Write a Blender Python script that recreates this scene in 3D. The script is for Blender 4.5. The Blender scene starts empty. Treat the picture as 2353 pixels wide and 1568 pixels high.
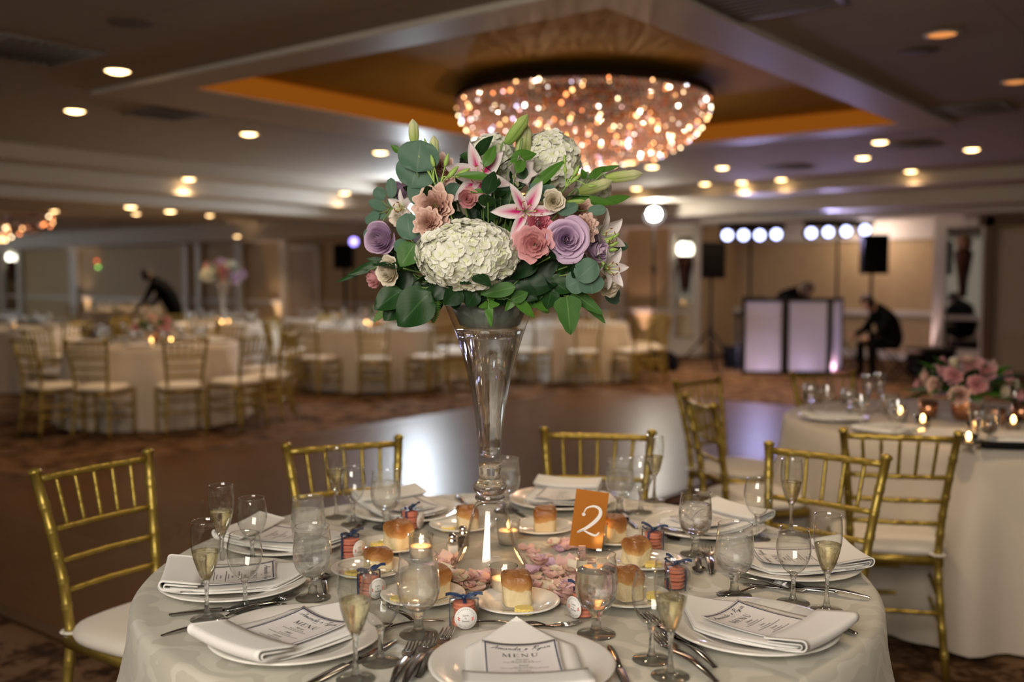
import bpy, bmesh, math, random
from math import sin, cos, pi, radians, sqrt, atan2, exp
from mathutils import Vector, Matrix, Euler
R = random.Random(11)
SC = bpy.context.scene
COL = SC.collection
FPX = 2288.0
CAMZ = 1.40
PIT = math.atan(144.0 / FPX)
YAW = radians(37.8)
CYW, SYW = cos(YAW), sin(YAW)
def CW(X, Y, z=0.0):
    return Vector((X * CYW - Y * SYW, X * SYW + Y * CYW, z))
def _dir(px, py):
    a = (px - 1176.5) / FPX; b = (784 - py) / FPX
    return a, cos(PIT) + sin(PIT) * b, -sin(PIT) + cos(PIT) * b
def P(px, py, z):
    a, f, u = _dir(px, py); t = (z - CAMZ) / u
    return CW(a * t, f * t, z)
def PD(px, py, Y):
    a, f, u = _dir(px, py); t = Y / f
    return CW(a * t, Y, CAMZ + u * t)
RIGHT = CW(1, 0); FWD = CW(0, 1); UP = Vector((0, 0, 1))
def cd(a, b, c):
    return (RIGHT * a + UP * b - FWD * c).normalized()
def ang(deg):            # heading in the camera's ground frame, 0 = to the right, 90 = away
    return CW(cos(radians(deg)), sin(radians(deg)))
def basis(y, z, loc=(0, 0, 0), s=1.0):
    y = Vector(y).normalized(); z = Vector(z)
    x = y.cross(z)
    if x.length < 1e-5: x = y.orthogonal()
    x.normalize(); z = x.cross(y)
    M = Matrix((x, y, z)).transposed().to_4x4()
    return Matrix.Translation(loc) @ M @ Matrix.Scale(s, 4)
def rotz_to(d):          # z-rotation that turns local +Y onto direction d
    return atan2(-d.x, d.y)
# ---------------------------------------------------------------- materials
MATS = {}
def nn(nt, t, **kw):
    n = nt.nodes.new(t)
    for k, v in kw.items():
        if k in n.inputs: n.inputs[k].default_value = v
        else: setattr(n, k, v)
    return n
def new(name):
    m = bpy.data.materials.new(name); m.use_nodes = True
    nt = m.node_tree; nt.nodes.clear()
    out = nt.nodes.new('ShaderNodeOutputMaterial')
    MATS[name] = m
    return m, nt, out
def c4(c): return (c[0], c[1], c[2], 1.0)
def pr(name, col, rough=.5, metal=0.0, spec=.5, noise=0, col2=None, scale=20, sheen=0, bump=0, bscale=80, sss=0, coat=0, trans=0, ior=1.45, stretch=None, coord='Object'):
    m, nt, out = new(name)
    b = nn(nt, 'ShaderNodeBsdfPrincipled')
    b.inputs['Base Color'].default_value = c4(col)
    b.inputs['Roughness'].default_value = rough
    b.inputs['Metallic'].default_value = metal
    b.inputs['Specular IOR Level'].default_value = spec
    b.inputs['IOR'].default_value = ior
    b.inputs['Transmission Weight'].default_value = trans
    b.inputs['Coat Weight'].default_value = coat
    b.inputs['Sheen Weight'].default_value = sheen
    if sss:
        b.inputs['Subsurface Weight'].default_value = sss
        b.inputs['Subsurface Radius'].default_value = (.01, .006, .004)
        b.inputs['Subsurface Scale'].default_value = .5
    nt.links.new(b.outputs[0], out.inputs[0])
    if col2 is not None or bump:
        tc = nn(nt, 'ShaderNodeTexCoord')
        mp = nn(nt, 'ShaderNodeMapping')
        if stretch: mp.inputs['Scale'].default_value = stretch
        nt.links.new(tc.outputs[coord], mp.inputs[0])
    if col2 is not None:
        no = nn(nt, 'ShaderNodeTexNoise'); no.inputs['Scale'].default_value = scale; no.inputs['Detail'].default_value = 4
        rp = nn(nt, 'ShaderNodeValToRGB')
        rp.color_ramp.elements[0].position = .35; rp.color_ramp.elements[1].position = .65
        rp.color_ramp.elements[0].color = c4(col); rp.color_ramp.elements[1].color = c4(col2)
        nt.links.new(mp.outputs[0], no.inputs['Vector']); nt.links.new(no.outputs[0], rp.inputs[0]); nt.links.new(rp.outputs[0], b.inputs['Base Color'])
    if bump:
        n2 = nn(nt, 'ShaderNodeTexNoise'); n2.inputs['Scale'].default_value = bscale; n2.inputs['Detail'].default_value = 3
        bp = nn(nt, 'ShaderNodeBump'); bp.inputs['Strength'].default_value = bump; bp.inputs['Distance'].default_value = .01
        nt.links.new(mp.outputs[0], n2.inputs['Vector']); nt.links.new(n2.outputs[0], bp.inputs['Height']); nt.links.new(bp.outputs[0], b.inputs['Normal'])
    return m
def emi(name, col, s):
    m, nt, out = new(name)
    e = nn(nt, 'ShaderNodeEmission'); e.inputs[0].default_value = c4(col); e.inputs[1].default_value = s
    nt.links.new(e.outputs[0], out.inputs[0])
    if not ('dazzling' in name or 'window' in name): m.cycles.emission_sampling = 'NONE'     # tiny bulbs and glints: found by the paths that hit them
    return m
def thin(name, tint=(.97, .98, .97), rough=.015, haze=0.0, hcol=(.8, .8, .8), ior=1.5, gain=1.0):
    m, nt, out = new(name)        # thin glass wall: clear straight through, mirror at grazing angles
    tr = nn(nt, 'ShaderNodeBsdfTransparent')
    lw = nn(nt, 'ShaderNodeLayerWeight'); lw.inputs[0].default_value = .30        # a longer way through the wall at its edges: a little darker
    te = nn(nt, 'ShaderNodeMixRGB'); te.inputs[1].default_value = c4(tint); te.inputs[2].default_value = c4([x * .45 for x in tint])
    pw_ = nn(nt, 'ShaderNodeMath'); pw_.operation = 'POWER'; pw_.inputs[1].default_value = 3.2
    nt.links.new(lw.outputs['Facing'], pw_.inputs[0]); nt.links.new(pw_.outputs[0], te.inputs[0]); nt.links.new(te.outputs[0], tr.inputs[0])
    gl = nn(nt, 'ShaderNodeBsdfGlossy'); gl.inputs['Roughness'].default_value = rough
    fr = nn(nt, 'ShaderNodeFresnel'); ge = nn(nt, 'ShaderNodeNewGeometry')
    io = nn(nt, 'ShaderNodeMapRange'); io.inputs[3].default_value = ior; io.inputs[4].default_value = 1 / ior      # same reflectance from either side of the wall
    nt.links.new(ge.outputs['Backfacing'], io.inputs[0]); nt.links.new(io.outputs[0], fr.inputs[0])
    mul = nn(nt, 'ShaderNodeMath'); mul.operation = 'MULTIPLY'; mul.inputs[1].default_value = gain
    mul.use_clamp = True
    nt.links.new(fr.outputs[0], mul.inputs[0])
    mx = nn(nt, 'ShaderNodeMixShader')
    nt.links.new(mul.outputs[0], mx.inputs[0]); nt.links.new(tr.outputs[0], mx.inputs[1]); nt.links.new(gl.outputs[0], mx.inputs[2])
    last = mx
    if haze:
        df = nn(nt, 'ShaderNodeBsdfTranslucent'); df.inputs[0].default_value = c4(hcol)
        d2 = nn(nt, 'ShaderNodeBsdfDiffuse'); d2.inputs[0].default_value = c4(hcol)
        m2 = nn(nt, 'ShaderNodeMixShader'); m2.inputs[0].default_value = .5
        nt.links.new(df.outputs[0], m2.inputs[1]); nt.links.new(d2.outputs[0], m2.inputs[2])
        m3 = nn(nt, 'ShaderNodeMixShader')
        tc = nn(nt, 'ShaderNodeTexCoord'); no = nn(nt, 'ShaderNodeTexNoise'); no.inputs['Scale'].default_value = 90; no.inputs['Detail'].default_value = 3
        mr = nn(nt, 'ShaderNodeMapRange'); mr.inputs[1].default_value = .3; mr.inputs[2].default_value = .7; mr.inputs[3].default_value = haze * .55; mr.inputs[4].default_value = haze * 1.3
        nt.links.new(tc.outputs['Object'], no.inputs['Vector']); nt.links.new(no.outputs[0], mr.inputs[0]); nt.links.new(mr.outputs[0], m3.inputs[0])
        nt.links.new(mx.outputs[0], m3.inputs[1]); nt.links.new(m2.outputs[0], m3.inputs[2])
        last = m3
    nt.links.new(last.outputs[0], out.inputs[0]); return m
def solid_glass(name, tint=(1, 1, 1), ior=1.45, rough=0.0, clear=.25):
    m, nt, out = new(name)
    g = nn(nt, 'ShaderNodeBsdfGlass'); g.inputs['Color'].default_value = c4(tint); g.inputs['IOR'].default_value = ior; g.inputs['Roughness'].default_value = rough
    t = nn(nt, 'ShaderNodeBsdfTransparent'); t.inputs[0].default_value = c4(tint)
    mx = nn(nt, 'ShaderNodeMixShader'); mx.inputs[0].default_value = clear
    nt.links.new(g.outputs[0], mx.inputs[1]); nt.links.new(t.outputs[0], mx.inputs[2]); nt.links.new(mx.outputs[0], out.inputs[0]); return m
def leafmat(name, c1, c2, rough=.4, vein=(.2, .35, .12), vs=.5, trans=.12):
    m, nt, out = new(name)        # midrib and side veins follow the leaf's own UV
    b = nn(nt, 'ShaderNodeBsdfPrincipled'); b.inputs['Roughness'].default_value = rough; b.inputs['Specular IOR Level'].default_value = .24
    uv = nn(nt, 'ShaderNodeUVMap'); sp = nn(nt, 'ShaderNodeSeparateXYZ'); nt.links.new(uv.outputs[0], sp.inputs[0])
    tc = nn(nt, 'ShaderNodeTexCoord'); no = nn(nt, 'ShaderNodeTexNoise'); no.inputs['Scale'].default_value = 14
    nt.links.new(tc.outputs['Object'], no.inputs['Vector'])
    mx = nn(nt, 'ShaderNodeMixRGB'); mx.inputs[1].default_value = c4(c1); mx.inputs[2].default_value = c4(c2); nt.links.new(no.outputs[0], mx.inputs[0])
    a = nn(nt, 'ShaderNodeMath'); a.operation = 'SUBTRACT'; a.inputs[1].default_value = .5; nt.links.new(sp.outputs[0], a.inputs[0])
    a2 = nn(nt, 'ShaderNodeMath'); a2.operation = 'ABSOLUTE'; nt.links.new(a.outputs[0], a2.inputs[0])
    lt = nn(nt, 'ShaderNodeMath'); lt.operation = 'LESS_THAN'; lt.inputs[1].default_value = .025; nt.links.new(a2.outputs[0], lt.inputs[0])
    # side veins
    sv = nn(nt, 'ShaderNodeMath'); sv.operation = 'SUBTRACT'; nt.links.new(sp.outputs[1], sv.inputs[0]); nt.links.new(a2.outputs[0], sv.inputs[1])
    s2 = nn(nt, 'ShaderNodeMath'); s2.operation = 'MULTIPLY'; s2.inputs[1].default_value = 9; nt.links.new(sv.outputs[0], s2.inputs[0])
    fr = nn(nt, 'ShaderNodeMath'); fr.operation = 'FRACT'; nt.links.new(s2.outputs[0], fr.inputs[0])
    l2 = nn(nt, 'ShaderNodeMath'); l2.operation = 'LESS_THAN'; l2.inputs[1].default_value = .09; nt.links.new(fr.outputs[0], l2.inputs[0])
    h = nn(nt, 'ShaderNodeMath'); h.operation = 'MULTIPLY'; h.inputs[1].default_value = .4; nt.links.new(l2.outputs[0], h.inputs[0])
    mxm = nn(nt, 'ShaderNodeMath'); mxm.operation = 'MAXIMUM'; nt.links.new(lt.outputs[0], mxm.inputs[0]); nt.links.new(h.outputs[0], mxm.inputs[1])
    sc_ = nn(nt, 'ShaderNodeMath'); sc_.operation = 'MULTIPLY'; sc_.inputs[1].default_value = vs; nt.links.new(mxm.outputs[0], sc_.inputs[0])
    m2 = nn(nt, 'ShaderNodeMixRGB'); m2.inputs[2].default_value = c4(vein); nt.links.new(sc_.outputs[0], m2.inputs[0]); nt.links.new(mx.outputs[0], m2.inputs[1])
    nt.links.new(m2.outputs[0], b.inputs['Base Color'])
    tl = nn(nt, 'ShaderNodeBsdfTranslucent'); nt.links.new(m2.outputs[0], tl.inputs[0])
    ms = nn(nt, 'ShaderNodeMixShader'); ms.inputs[0].default_value = trans
    nt.links.new(b.outputs[0], ms.inputs[1]); nt.links.new(tl.outputs[0], ms.inputs[2]); nt.links.new(ms.outputs[0], out.inputs[0])
    return m
def petalmat(name, base, tip, mid=None, midw=.2, trans=.25, v0=.1, v1=.9, rough=.55, midv=(.05, .75)):
    """petal: colour from base to tip, optional coloured stripe along the middle that fades towards the tip"""
    m, nt, out = new(name)
    b = nn(nt, 'ShaderNodeBsdfPrincipled'); b.inputs['Roughness'].default_value = rough; b.inputs['Specular IOR Level'].default_value = .25
    uv = nn(nt, 'ShaderNodeUVMap'); sp = nn(nt, 'ShaderNodeSeparateXYZ'); nt.links.new(uv.outputs[0], sp.inputs[0])
    mr = nn(nt, 'ShaderNodeMapRange'); mr.inputs[1].default_value = v0; mr.inputs[2].default_value = v1; nt.links.new(sp.outputs[1], mr.inputs[0])
    mx = nn(nt, 'ShaderNodeMixRGB'); mx.inputs[1].default_value = c4(base); mx.inputs[2].default_value = c4(tip); nt.links.new(mr.outputs[0], mx.inputs[0])
    last = mx
    if mid:
        a = nn(nt, 'ShaderNodeMath'); a.operation = 'SUBTRACT'; a.inputs[1].default_value = .5; nt.links.new(sp.outputs[0], a.inputs[0])
        a2 = nn(nt, 'ShaderNodeMath'); a2.operation = 'ABSOLUTE'; nt.links.new(a.outputs[0], a2.inputs[0])
        m1 = nn(nt, 'ShaderNodeMapRange'); m1.inputs[1].default_value = 0; m1.inputs[2].default_value = midw; m1.inputs[3].default_value = 1; m1.inputs[4].default_value = 0
        nt.links.new(a2.outputs[0], m1.inputs[0])
        m2 = nn(nt, 'ShaderNodeMapRange'); m2.inputs[1].default_value = midv[0]; m2.inputs[2].default_value = midv[1]; m2.inputs[3].default_value = 1.3; m2.inputs[4].default_value = 0
        nt.links.new(sp.outputs[1], m2.inputs[0])
        mu = nn(nt, 'ShaderNodeMath'); mu.operation = 'MULTIPLY'; mu.use_clamp = True; nt.links.new(m1.outputs[0], mu.inputs[0]); nt.links.new(m2.outputs[0], mu.inputs[1])
        m3 = nn(nt, 'ShaderNodeMixRGB'); m3.inputs[2].default_value = c4(mid); nt.links.new(mu.outputs[0], m3.inputs[0]); nt.links.new(mx.outputs[0], m3.inputs[1])
        last = m3
    nt.links.new(last.outputs[0], b.inputs['Base Color'])
    tl = nn(nt, 'ShaderNodeBsdfTranslucent'); nt.links.new(last.outputs[0], tl.inputs[0])
    ms = nn(nt, 'ShaderNodeMixShader'); ms.inputs[0].default_value = trans
    nt.links.new(b.outputs[0], ms.inputs[1]); nt.links.new(tl.outputs[0], ms.inputs[2]); nt.links.new(ms.outputs[0], out.inputs[0])
    return m
# ---------------------------------------------------------------- mesh helpers
def BM(): return bmesh.new()
def obj(name, bm, mat=None, parent=None, smooth=True, loc=None, rotz=None):
    me = bpy.data.meshes.new(name)
    if isinstance(bm, bmesh.types.BMesh):
        bm.normal_update(); bm.to_mesh(me); bm.free()
    else:
        me = bm
    if mat is not None and not me.materials:
        for q in (mat if isinstance(mat, (list, tuple)) else [mat]): me.materials.append(q)
    if smooth:
        me.polygons.foreach_set('use_smooth', [True] * len(me.polygons))
    o = bpy.data.objects.new(name, me); COL.objects.link(o)
    if parent: o.parent = parent
    if loc is not None: o.location = loc
    if rotz is not None: o.rotation_euler = (0, 0, rotz)
    return o
def tag(o, label, cat, group=None, kind=None):
    if label: o['label'] = label
    if cat: o['category'] = cat
    if group: o['group'] = group
    if kind: o['kind'] = kind
    return o
def thing(name, label, cat, loc=(0, 0, 0), rotz=0.0, group=None):
    o = bpy.data.objects.new(name, None); COL.objects.link(o)
    o.location = loc; o.rotation_euler = (0, 0, rotz); o.empty_display_size = .05
    return tag(o, label, cat, group)
def struct(name, bm, mat, smooth=False):
    o = obj(name, bm, mat, smooth=smooth); o['kind'] = 'structure'; return o
def dup(root, loc=None, rotz=None, label=None, group=None, scale=None, M=None):
    r = root.copy(); COL.objects.link(r)
    if M is not None: r.matrix_world = M
    else:
        if loc is not None: r.location = loc
        if rotz is not None: r.rotation_euler = (0, 0, rotz)
        if scale is not None: r.scale = (scale, scale, scale) if not hasattr(scale, '__len__') else scale
    if label: r['label'] = label
    if group: r['group'] = group
    for ch in list(root.children):
        c = ch.copy(); COL.objects.link(c); c.parent = r
        for g in ch.children:
            d = g.copy(); COL.objects.link(d); d.parent = c
    return r
class Proto:
    """first use moves the original, later uses copy it with all its parts"""
    def __init__(s, root): s.root = root; s.used = False
    def put(s, loc=None, rotz=None, label=None, group=None, scale=None, M=None):
        if s.used: return dup(s.root, loc, rotz, label, group, scale, M)
        s.used = True; r = s.root
        if M is not None: r.matrix_world = M
        else:
            if loc is not None: r.location = loc
            if rotz is not None: r.rotation_euler = (0, 0, rotz)
            if scale is not None: r.scale = (scale, scale, scale) if not hasattr(scale, '__len__') else scale
        if label: r['label'] = label
        if group: r['group'] = group
        return r
def box(bm, c, s, bevel=0, M=None):
    r = bmesh.ops.create_cube(bm, size=1.0)
    vs = r['verts']
    mt = Matrix.Translation(c) @ Matrix.Diagonal((s[0], s[1], s[2], 1))
    if M is not None: mt = M @ mt
    bmesh.ops.transform(bm, matrix=mt, verts=vs)
    if bevel:
        es = list({e for v in vs for e in v.link_edges})
        bmesh.ops.bevel(bm, geom=es, offset=bevel, segments=2, profile=.6, affect='EDGES')
    return vs
def lathe(bm, prof, seg=24, M=None, cap=False):
    rings = []
    for r, z in prof:
        if r < 1e-6:
            p = Vector((0, 0, z)); rings.append([bm.verts.new(M @ p if M is not None else p)])
        else:
            ring = []
            for k in range(seg):
                a = 2 * pi * k / seg; p = Vector((r * cos(a), r * sin(a), z))
                ring.append(bm.verts.new(M @ p if M is not None else p))
            rings.append(ring)
    for A, B in zip(rings, rings[1:]):
        for k in range(seg):
            k2 = (k + 1) % seg
            if len(A) == 1 and len(B) == 1: break
            if len(A) == 1: bm.faces.new((A[0], B[k2], B[k]))
            elif len(B) == 1: bm.faces.new((A[k], A[k2], B[0]))
            else: bm.faces.new((A[k], A[k2], B[k2], B[k]))
    if cap:
        for ring, flip in ((rings[0], True), (rings[-1], False)):
            if len(ring) > 2: bm.faces.new(ring[::-1] if flip else ring)
    return rings
def tube(bm, pts, rad, seg=8, cap=True, flat=None):
    pts = [Vector(p) for p in pts]; n = len(pts)
    if not hasattr(rad, '__len__'): rad = [rad] * n
    rings = []; prev = None
    for i, p in enumerate(pts):
        t = (pts[min(i + 1, n - 1)] - pts[max(i - 1, 0)]).normalized()
        if prev is None: x = t.orthogonal().normalized() if abs(t.z) > .9 else t.cross(UP).normalized()
        else:
            x = prev - t * prev.dot(t)
            x = x.normalized() if x.length > 1e-6 else t.orthogonal().normalized()
        prev = x; y = t.cross(x)
        rings.append([bm.verts.new(p + (x * cos(2 * pi * k / seg) + y * sin(2 * pi * k / seg) * (flat or 1)) * rad[i]) for k in range(seg)])
    for A, B in zip(rings, rings[1:]):
        for k in range(seg):
            bm.faces.new((A[k], A[(k + 1) % seg], B[(k + 1) % seg], B[k]))
    if cap:
        bm.faces.new(rings[0][::-1]); bm.faces.new(rings[-1])
    return rings
def grid(bm, f, nu, nv, M=None, mi=0):
    uvl = bm.loops.layers.uv.verify(); V = []
    for j in range(nv + 1):
        row = []
        for i in range(nu + 1):
            p = Vector(f(i / nu, j / nv)); row.append(bm.verts.new(M @ p if M is not None else p))
        V.append(row)
    for j in range(nv):
        for i in range(nu):
            fc = bm.faces.new((V[j][i], V[j][i + 1], V[j + 1][i + 1], V[j + 1][i])); fc.material_index = mi
            for lp, (a, b) in zip(fc.loops, ((i, j), (i + 1, j), (i + 1, j + 1), (i, j + 1))): lp[uvl].uv = (a / nu, b / nv)
    return V
def sheet(bm, path, x0, x1, th, nx=10, zf=None):
    """a cloth layer: a (y,z) path swept from x0 to x1 with a thickness"""
    n = len(path); off = []
    for i, (y, z) in enumerate(path):
        a = path[max(i - 1, 0)]; b = path[min(i + 1, n - 1)]
        dy, dz = b[0] - a[0], b[1] - a[1]; l = sqrt(dy * dy + dz * dz) or 1
        off.append((-dz / l * th, dy / l * th))
    loop = [(y, z) for y, z in path] + [(y + o[0], z + o[1]) for (y, z), o in zip(path[::-1], off[::-1])]
    rows = []
    for i in range(nx + 1):
        x = x0 + (x1 - x0) * i / nx
        rows.append([bm.verts.new((x, y, z + (zf(x, y) if zf else 0))) for y, z in loop])
    m = len(loop)
    for A, B in zip(rows, rows[1:]):
        for k in range(m): bm.faces.new((A[k], A[(k + 1) % m], B[(k + 1) % m], B[k]))
    for row in (rows[0], rows[-1]):
        for k in range(n - 1):
            a, b, c, d = row[k], row[k + 1], row[m - 2 - k], row[m - 1 - k]
            bm.faces.new((a, b, c, d))
def poly_prism(bm, pts, z0, z1, M=None):
    a = [bm.verts.new((M @ Vector((x, y, z0))) if M is not None else (x, y, z0)) for x, y in pts]
    b = [bm.verts.new((M @ Vector((x, y, z1))) if M is not None else (x, y, z1)) for x, y in pts]
    bm.faces.new(a[::-1]); bm.faces.new(b)
    for k in range(len(pts)):
        bm.faces.new((a[k], a[(k + 1) % len(pts)], b[(k + 1) % len(pts)], b[k]))
def ribbon(bm, pts, w, z=0.0, f=None, nrm=None):
    """flat pen stroke: polyline in xy with per-point widths, mapped through f"""
    n = len(pts)
    if not hasattr(w, '__len__'): w = [w] * n
    L = []; Q = []
    for i, p in enumerate(pts):
        a = Vector(pts[max(i - 1, 0)]); b = Vector(pts[min(i + 1, n - 1)]); d = (b - a)
        d = d.normalized() if d.length > 1e-9 else Vector((1, 0))
        q = Vector((-d.y, d.x)) * w[i] * .5; p = Vector(p)
        for lst, pt in ((L, p + q), (Q, p - q)):
            v = (pt.x, pt.y, z)
            lst.append(bm.verts.new(f(*v) if f else v))
    for i in range(n - 1): bm.faces.new((L[i], Q[i], Q[i + 1], L[i + 1]))
def smooth_path(pts, k=6):
    pts = [Vector(p) for p in pts]; out = []
    for i in range(len(pts) - 1):
        p0 = pts[max(i - 1, 0)]; p1 = pts[i]; p2 = pts[i + 1]; p3 = pts[min(i + 2, len(pts) - 1)]
        for j in range(k):
            t = j / k
            out.append(.5 * ((2 * p1) + (p2 - p0) * t + (2 * p0 - 5 * p1 + 4 * p2 - p3) * t * t + (3 * p1 - p0 - 3 * p2 + p3) * t ** 3))
    out.append(pts[-1]); return out
def text_bm(bm, s, size, x, y, z, f=None, shear=0.0, rot=0.0, align='CENTER', space=1.0):
    cu = bpy.data.curves.new('lettering', 'FONT'); cu.body = s; cu.size = size; cu.align_x = align; cu.shear = shear; cu.resolution_u = 3; cu.space_character = space
    o = bpy.data.objects.new('lettering', cu); COL.objects.link(o)
    dg = bpy.context.evaluated_depsgraph_get(); me = o.evaluated_get(dg).to_mesh()
    vs = []
    for v in me.vertices:
        a, b = v.co.x, v.co.y
        a, b = a * cos(rot) - b * sin(rot) + x, a * sin(rot) + b * cos(rot) + y
        vs.append(bm.verts.new(f(a, b, z) if f else (a, b, z)))
    for p in me.polygons:
        try: bm.faces.new([vs[i] for i in p.vertices])
        except ValueError: pass
    o.evaluated_get(dg).to_mesh_clear(); bpy.data.objects.remove(o); bpy.data.curves.remove(cu)
LM = 2.6
def lamp(kind, loc, power, col, size=.05, **kw):
    l = bpy.data.lights.new('lamp_light', kind); l.energy = power * LM; l.color = col
    if kind == 'AREA': l.size = size
    else: l.shadow_soft_size = size
    o = bpy.data.objects.new('lamp_light', l); COL.objects.link(o); o.location = loc
    for k, v in kw.items():
        if k == 'to': o.rotation_euler = (Vector(v) - Vector(loc)).to_track_quat('-Z', 'Y').to_euler()
        else: setattr(l, k, v)
    return o
# ---------------------------------------------------------------- camera, world, colour
cam = bpy.data.cameras.new('camera'); co = bpy.data.objects.new('camera', cam); COL.objects.link(co)
co.location = (0, 0, CAMZ); co.rotation_euler = (pi / 2 - PIT, 0, YAW)
cam.sensor_width = 36; cam.lens = FPX / 2353 * 36; cam.clip_start = .05; cam.clip_end = 200
cam.dof.use_dof = True; cam.dof.focus_distance = 1.95; cam.dof.aperture_fstop = 2.0; cam.dof.aperture_blades = 0
SC.camera = co
w = bpy.data.worlds.new('world'); SC.world = w; w.use_nodes = True
w.node_tree.nodes['Background'].inputs[0].default_value = (1.0, .86, .70, 1); w.node_tree.nodes['Background'].inputs[1].default_value = .21
vs_ = SC.view_settings; vs_.view_transform = 'Standard'; vs_.look = 'None'; vs_.gamma = 1; vs_.use_curve_mapping = False; vs_.exposure = 0.0
cy_ = SC.cycles
cy_.max_bounces = 7; cy_.diffuse_bounces = 2; cy_.glossy_bounces = 3; cy_.transmission_bounces = 6; cy_.transparent_max_bounces = 12
cy_.use_adaptive_sampling = True; cy_.adaptive_threshold = .05; cy_.adaptive_min_samples = 24
cy_.sample_clamp_indirect = 3.0; cy_.blur_glossy = .6; cy_.caustics_reflective = False; cy_.caustics_refractive = True
# ---------------------------------------------------------------- common materials
M_gold = pr('gold_paint', (.37, .265, .050), .38, .7, .5, col2=(.44, .32, .075), scale=30)
M_cushion = pr('ivory_cushion', (.80, .74, .64), .8, sheen=.2, bump=.05, bscale=300)
M_napkin = pr('white_napkin_linen', (.83, .81, .77), .85, sheen=.2, bump=.06, bscale=500)
M_china = pr('white_china', (.85, .82, .75), .12, spec=.6, coat=.3)
M_paper = pr('menu_paper', (.80, .77, .76), .7)
M_navy = pr('navy_ink', (.018, .035, .10), .6)
M_ink = pr('black_ink', (.03, .03, .035), .6)
M_steel = pr('polished_steel', (.44, .44, .44), .15, 1.0)
M_chrome = pr('chrome', (.8, .8, .8), .06, 1.0)
M_bowl = thin('thin_glass', ior=1.5, gain=2.6)
M_bowlf = thin('dewy_glass', haze=.09, hcol=(1, 1, .98), rough=.03, gain=2.0)
M_stem = solid_glass('stem_glass', (.98, .99, .985), 1.5, 0, .22)
M_water = solid_glass('water', (.985, .99, .995), 1.33, 0, .3)
M_waterf = solid_glass('iced_water', (.985, .99, .985), 1.28, .07, .60)
M_wine = solid_glass('champagne', (.985, .95, .80), 1.34, 0, .35)
M_clear = thin('clear_acrylic', ior=1.45, gain=1.0)
M_black = pr('black_plastic', (.006, .006, .007), .65, spec=.1)
M_blackcloth = pr('black_suit_cloth', (.006, .006, .007), .95, spec=.05)
M_skin = pr('skin', (.45, .26, .18), .5)
M_white = pr('white_trim_paint', (.72, .66, .56), .45)
M_ribbon = pr('navy_satin_ribbon', (.025, .05, .12), .35, spec=.6)
M_wax = pr('candle_wax', (.85, .66, .47), .5, sss=.3)
M_flame = emi('candle_flame', (1.0, .52, .16), 14)
M_stemgreen = pr('green_stem', (.16, .26, .07), .5)
# ================================================================ ROOM (world axes = the hall's own axes; x along the long wall, y across)
CEIL = 2.78
def carpet_mat():
    m, nt, out = new('patterned_carpet')
    b = nn(nt, 'ShaderNodeBsdfPrincipled'); b.inputs['Roughness'].default_value = .95; b.inputs['Specular IOR Level'].default_value = .1
    tc = nn(nt, 'ShaderNodeTexCoord')
    vo = nn(nt, 'ShaderNodeTexVoronoi'); vo.inputs['Scale'].default_value = 7.0; vo.feature = 'SMOOTH_F1'
    no = nn(nt, 'ShaderNodeTexNoise'); no.inputs['Scale'].default_value = 26.0; no.inputs['Detail'].default_value = 4
    nt.links.new(tc.outputs['Object'], vo.inputs['Vector']); nt.links.new(tc.outputs['Object'], no.inputs['Vector'])
    ad = nn(nt, 'ShaderNodeMath'); ad.operation = 'ADD'; nt.links.new(vo.outputs[0], ad.inputs[0]); nt.links.new(no.outputs[0], ad.inputs[1])
    rp = nn(nt, 'ShaderNodeValToRGB'); e = rp.color_ramp.elements
    e[0].position = .62; e[0].color = (.030, .016, .008, 1); e[1].position = 1.05; e[1].color = (.17, .10, .055, 1)
    x = e.new(.85); x.color = (.080, .041, .020, 1)
    nt.links.new(ad.outputs[0], rp.inputs[0]); nt.links.new(rp.outputs[0], b.inputs['Base Color']); nt.links.new(b.outputs[0], out.inputs[0]); return m
def parquet_mat():
    m, nt, out = new('dance_floor_parquet')
    b = nn(nt, 'ShaderNodeBsdfPrincipled'); b.inputs['Roughness'].default_value = .32; b.inputs['Specular IOR Level'].default_value = .34
    tc = nn(nt, 'ShaderNodeTexCoord')
    br = nn(nt, 'ShaderNodeTexBrick'); br.offset = 0; br.inputs['Scale'].default_value = 1.0
    br.inputs['Brick Width'].default_value = .92; br.inputs['Row Height'].default_value = .92; br.inputs['Mortar Size'].default_value = .006
    br.inputs['Color1'].default_value = (.125, .046, .008, 1); br.inputs['Color2'].default_value = (.10, .037, .006, 1); br.inputs['Mortar'].default_value = (.17, .12, .075, 1)
    no = nn(nt, 'ShaderNodeTexNoise'); no.inputs['Scale'].default_value = 5; no.inputs['Detail'].default_value = 6
    mp = nn(nt, 'ShaderNodeMapping'); mp.inputs['Scale'].default_value = (1, 9, 1)
    nt.links.new(tc.outputs['Object'], br.inputs['Vector']); nt.links.new(tc.outputs['Object'], mp.inputs[0]); nt.links.new(mp.outputs[0], no.inputs['Vector'])
    mx = nn(nt, 'ShaderNodeMixRGB'); mx.blend_type = 'MULTIPLY'; mx.inputs[0].default_value = .55
    rp = nn(nt, 'ShaderNodeValToRGB'); rp.color_ramp.elements[0].color = (.45, .42, .4, 1); rp.color_ramp.elements[0].position = .3; rp.color_ramp.elements[1].position = .7
    nt.links.new(no.outputs[0], rp.inputs[0]); nt.links.new(br.outputs[0], mx.inputs[1]); nt.links.new(rp.outputs[0], mx.inputs[2])
    nt.links.new(mx.outputs[0], b.inputs['Base Color']); nt.links.new(b.outputs[0], out.inputs[0]); return m
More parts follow.
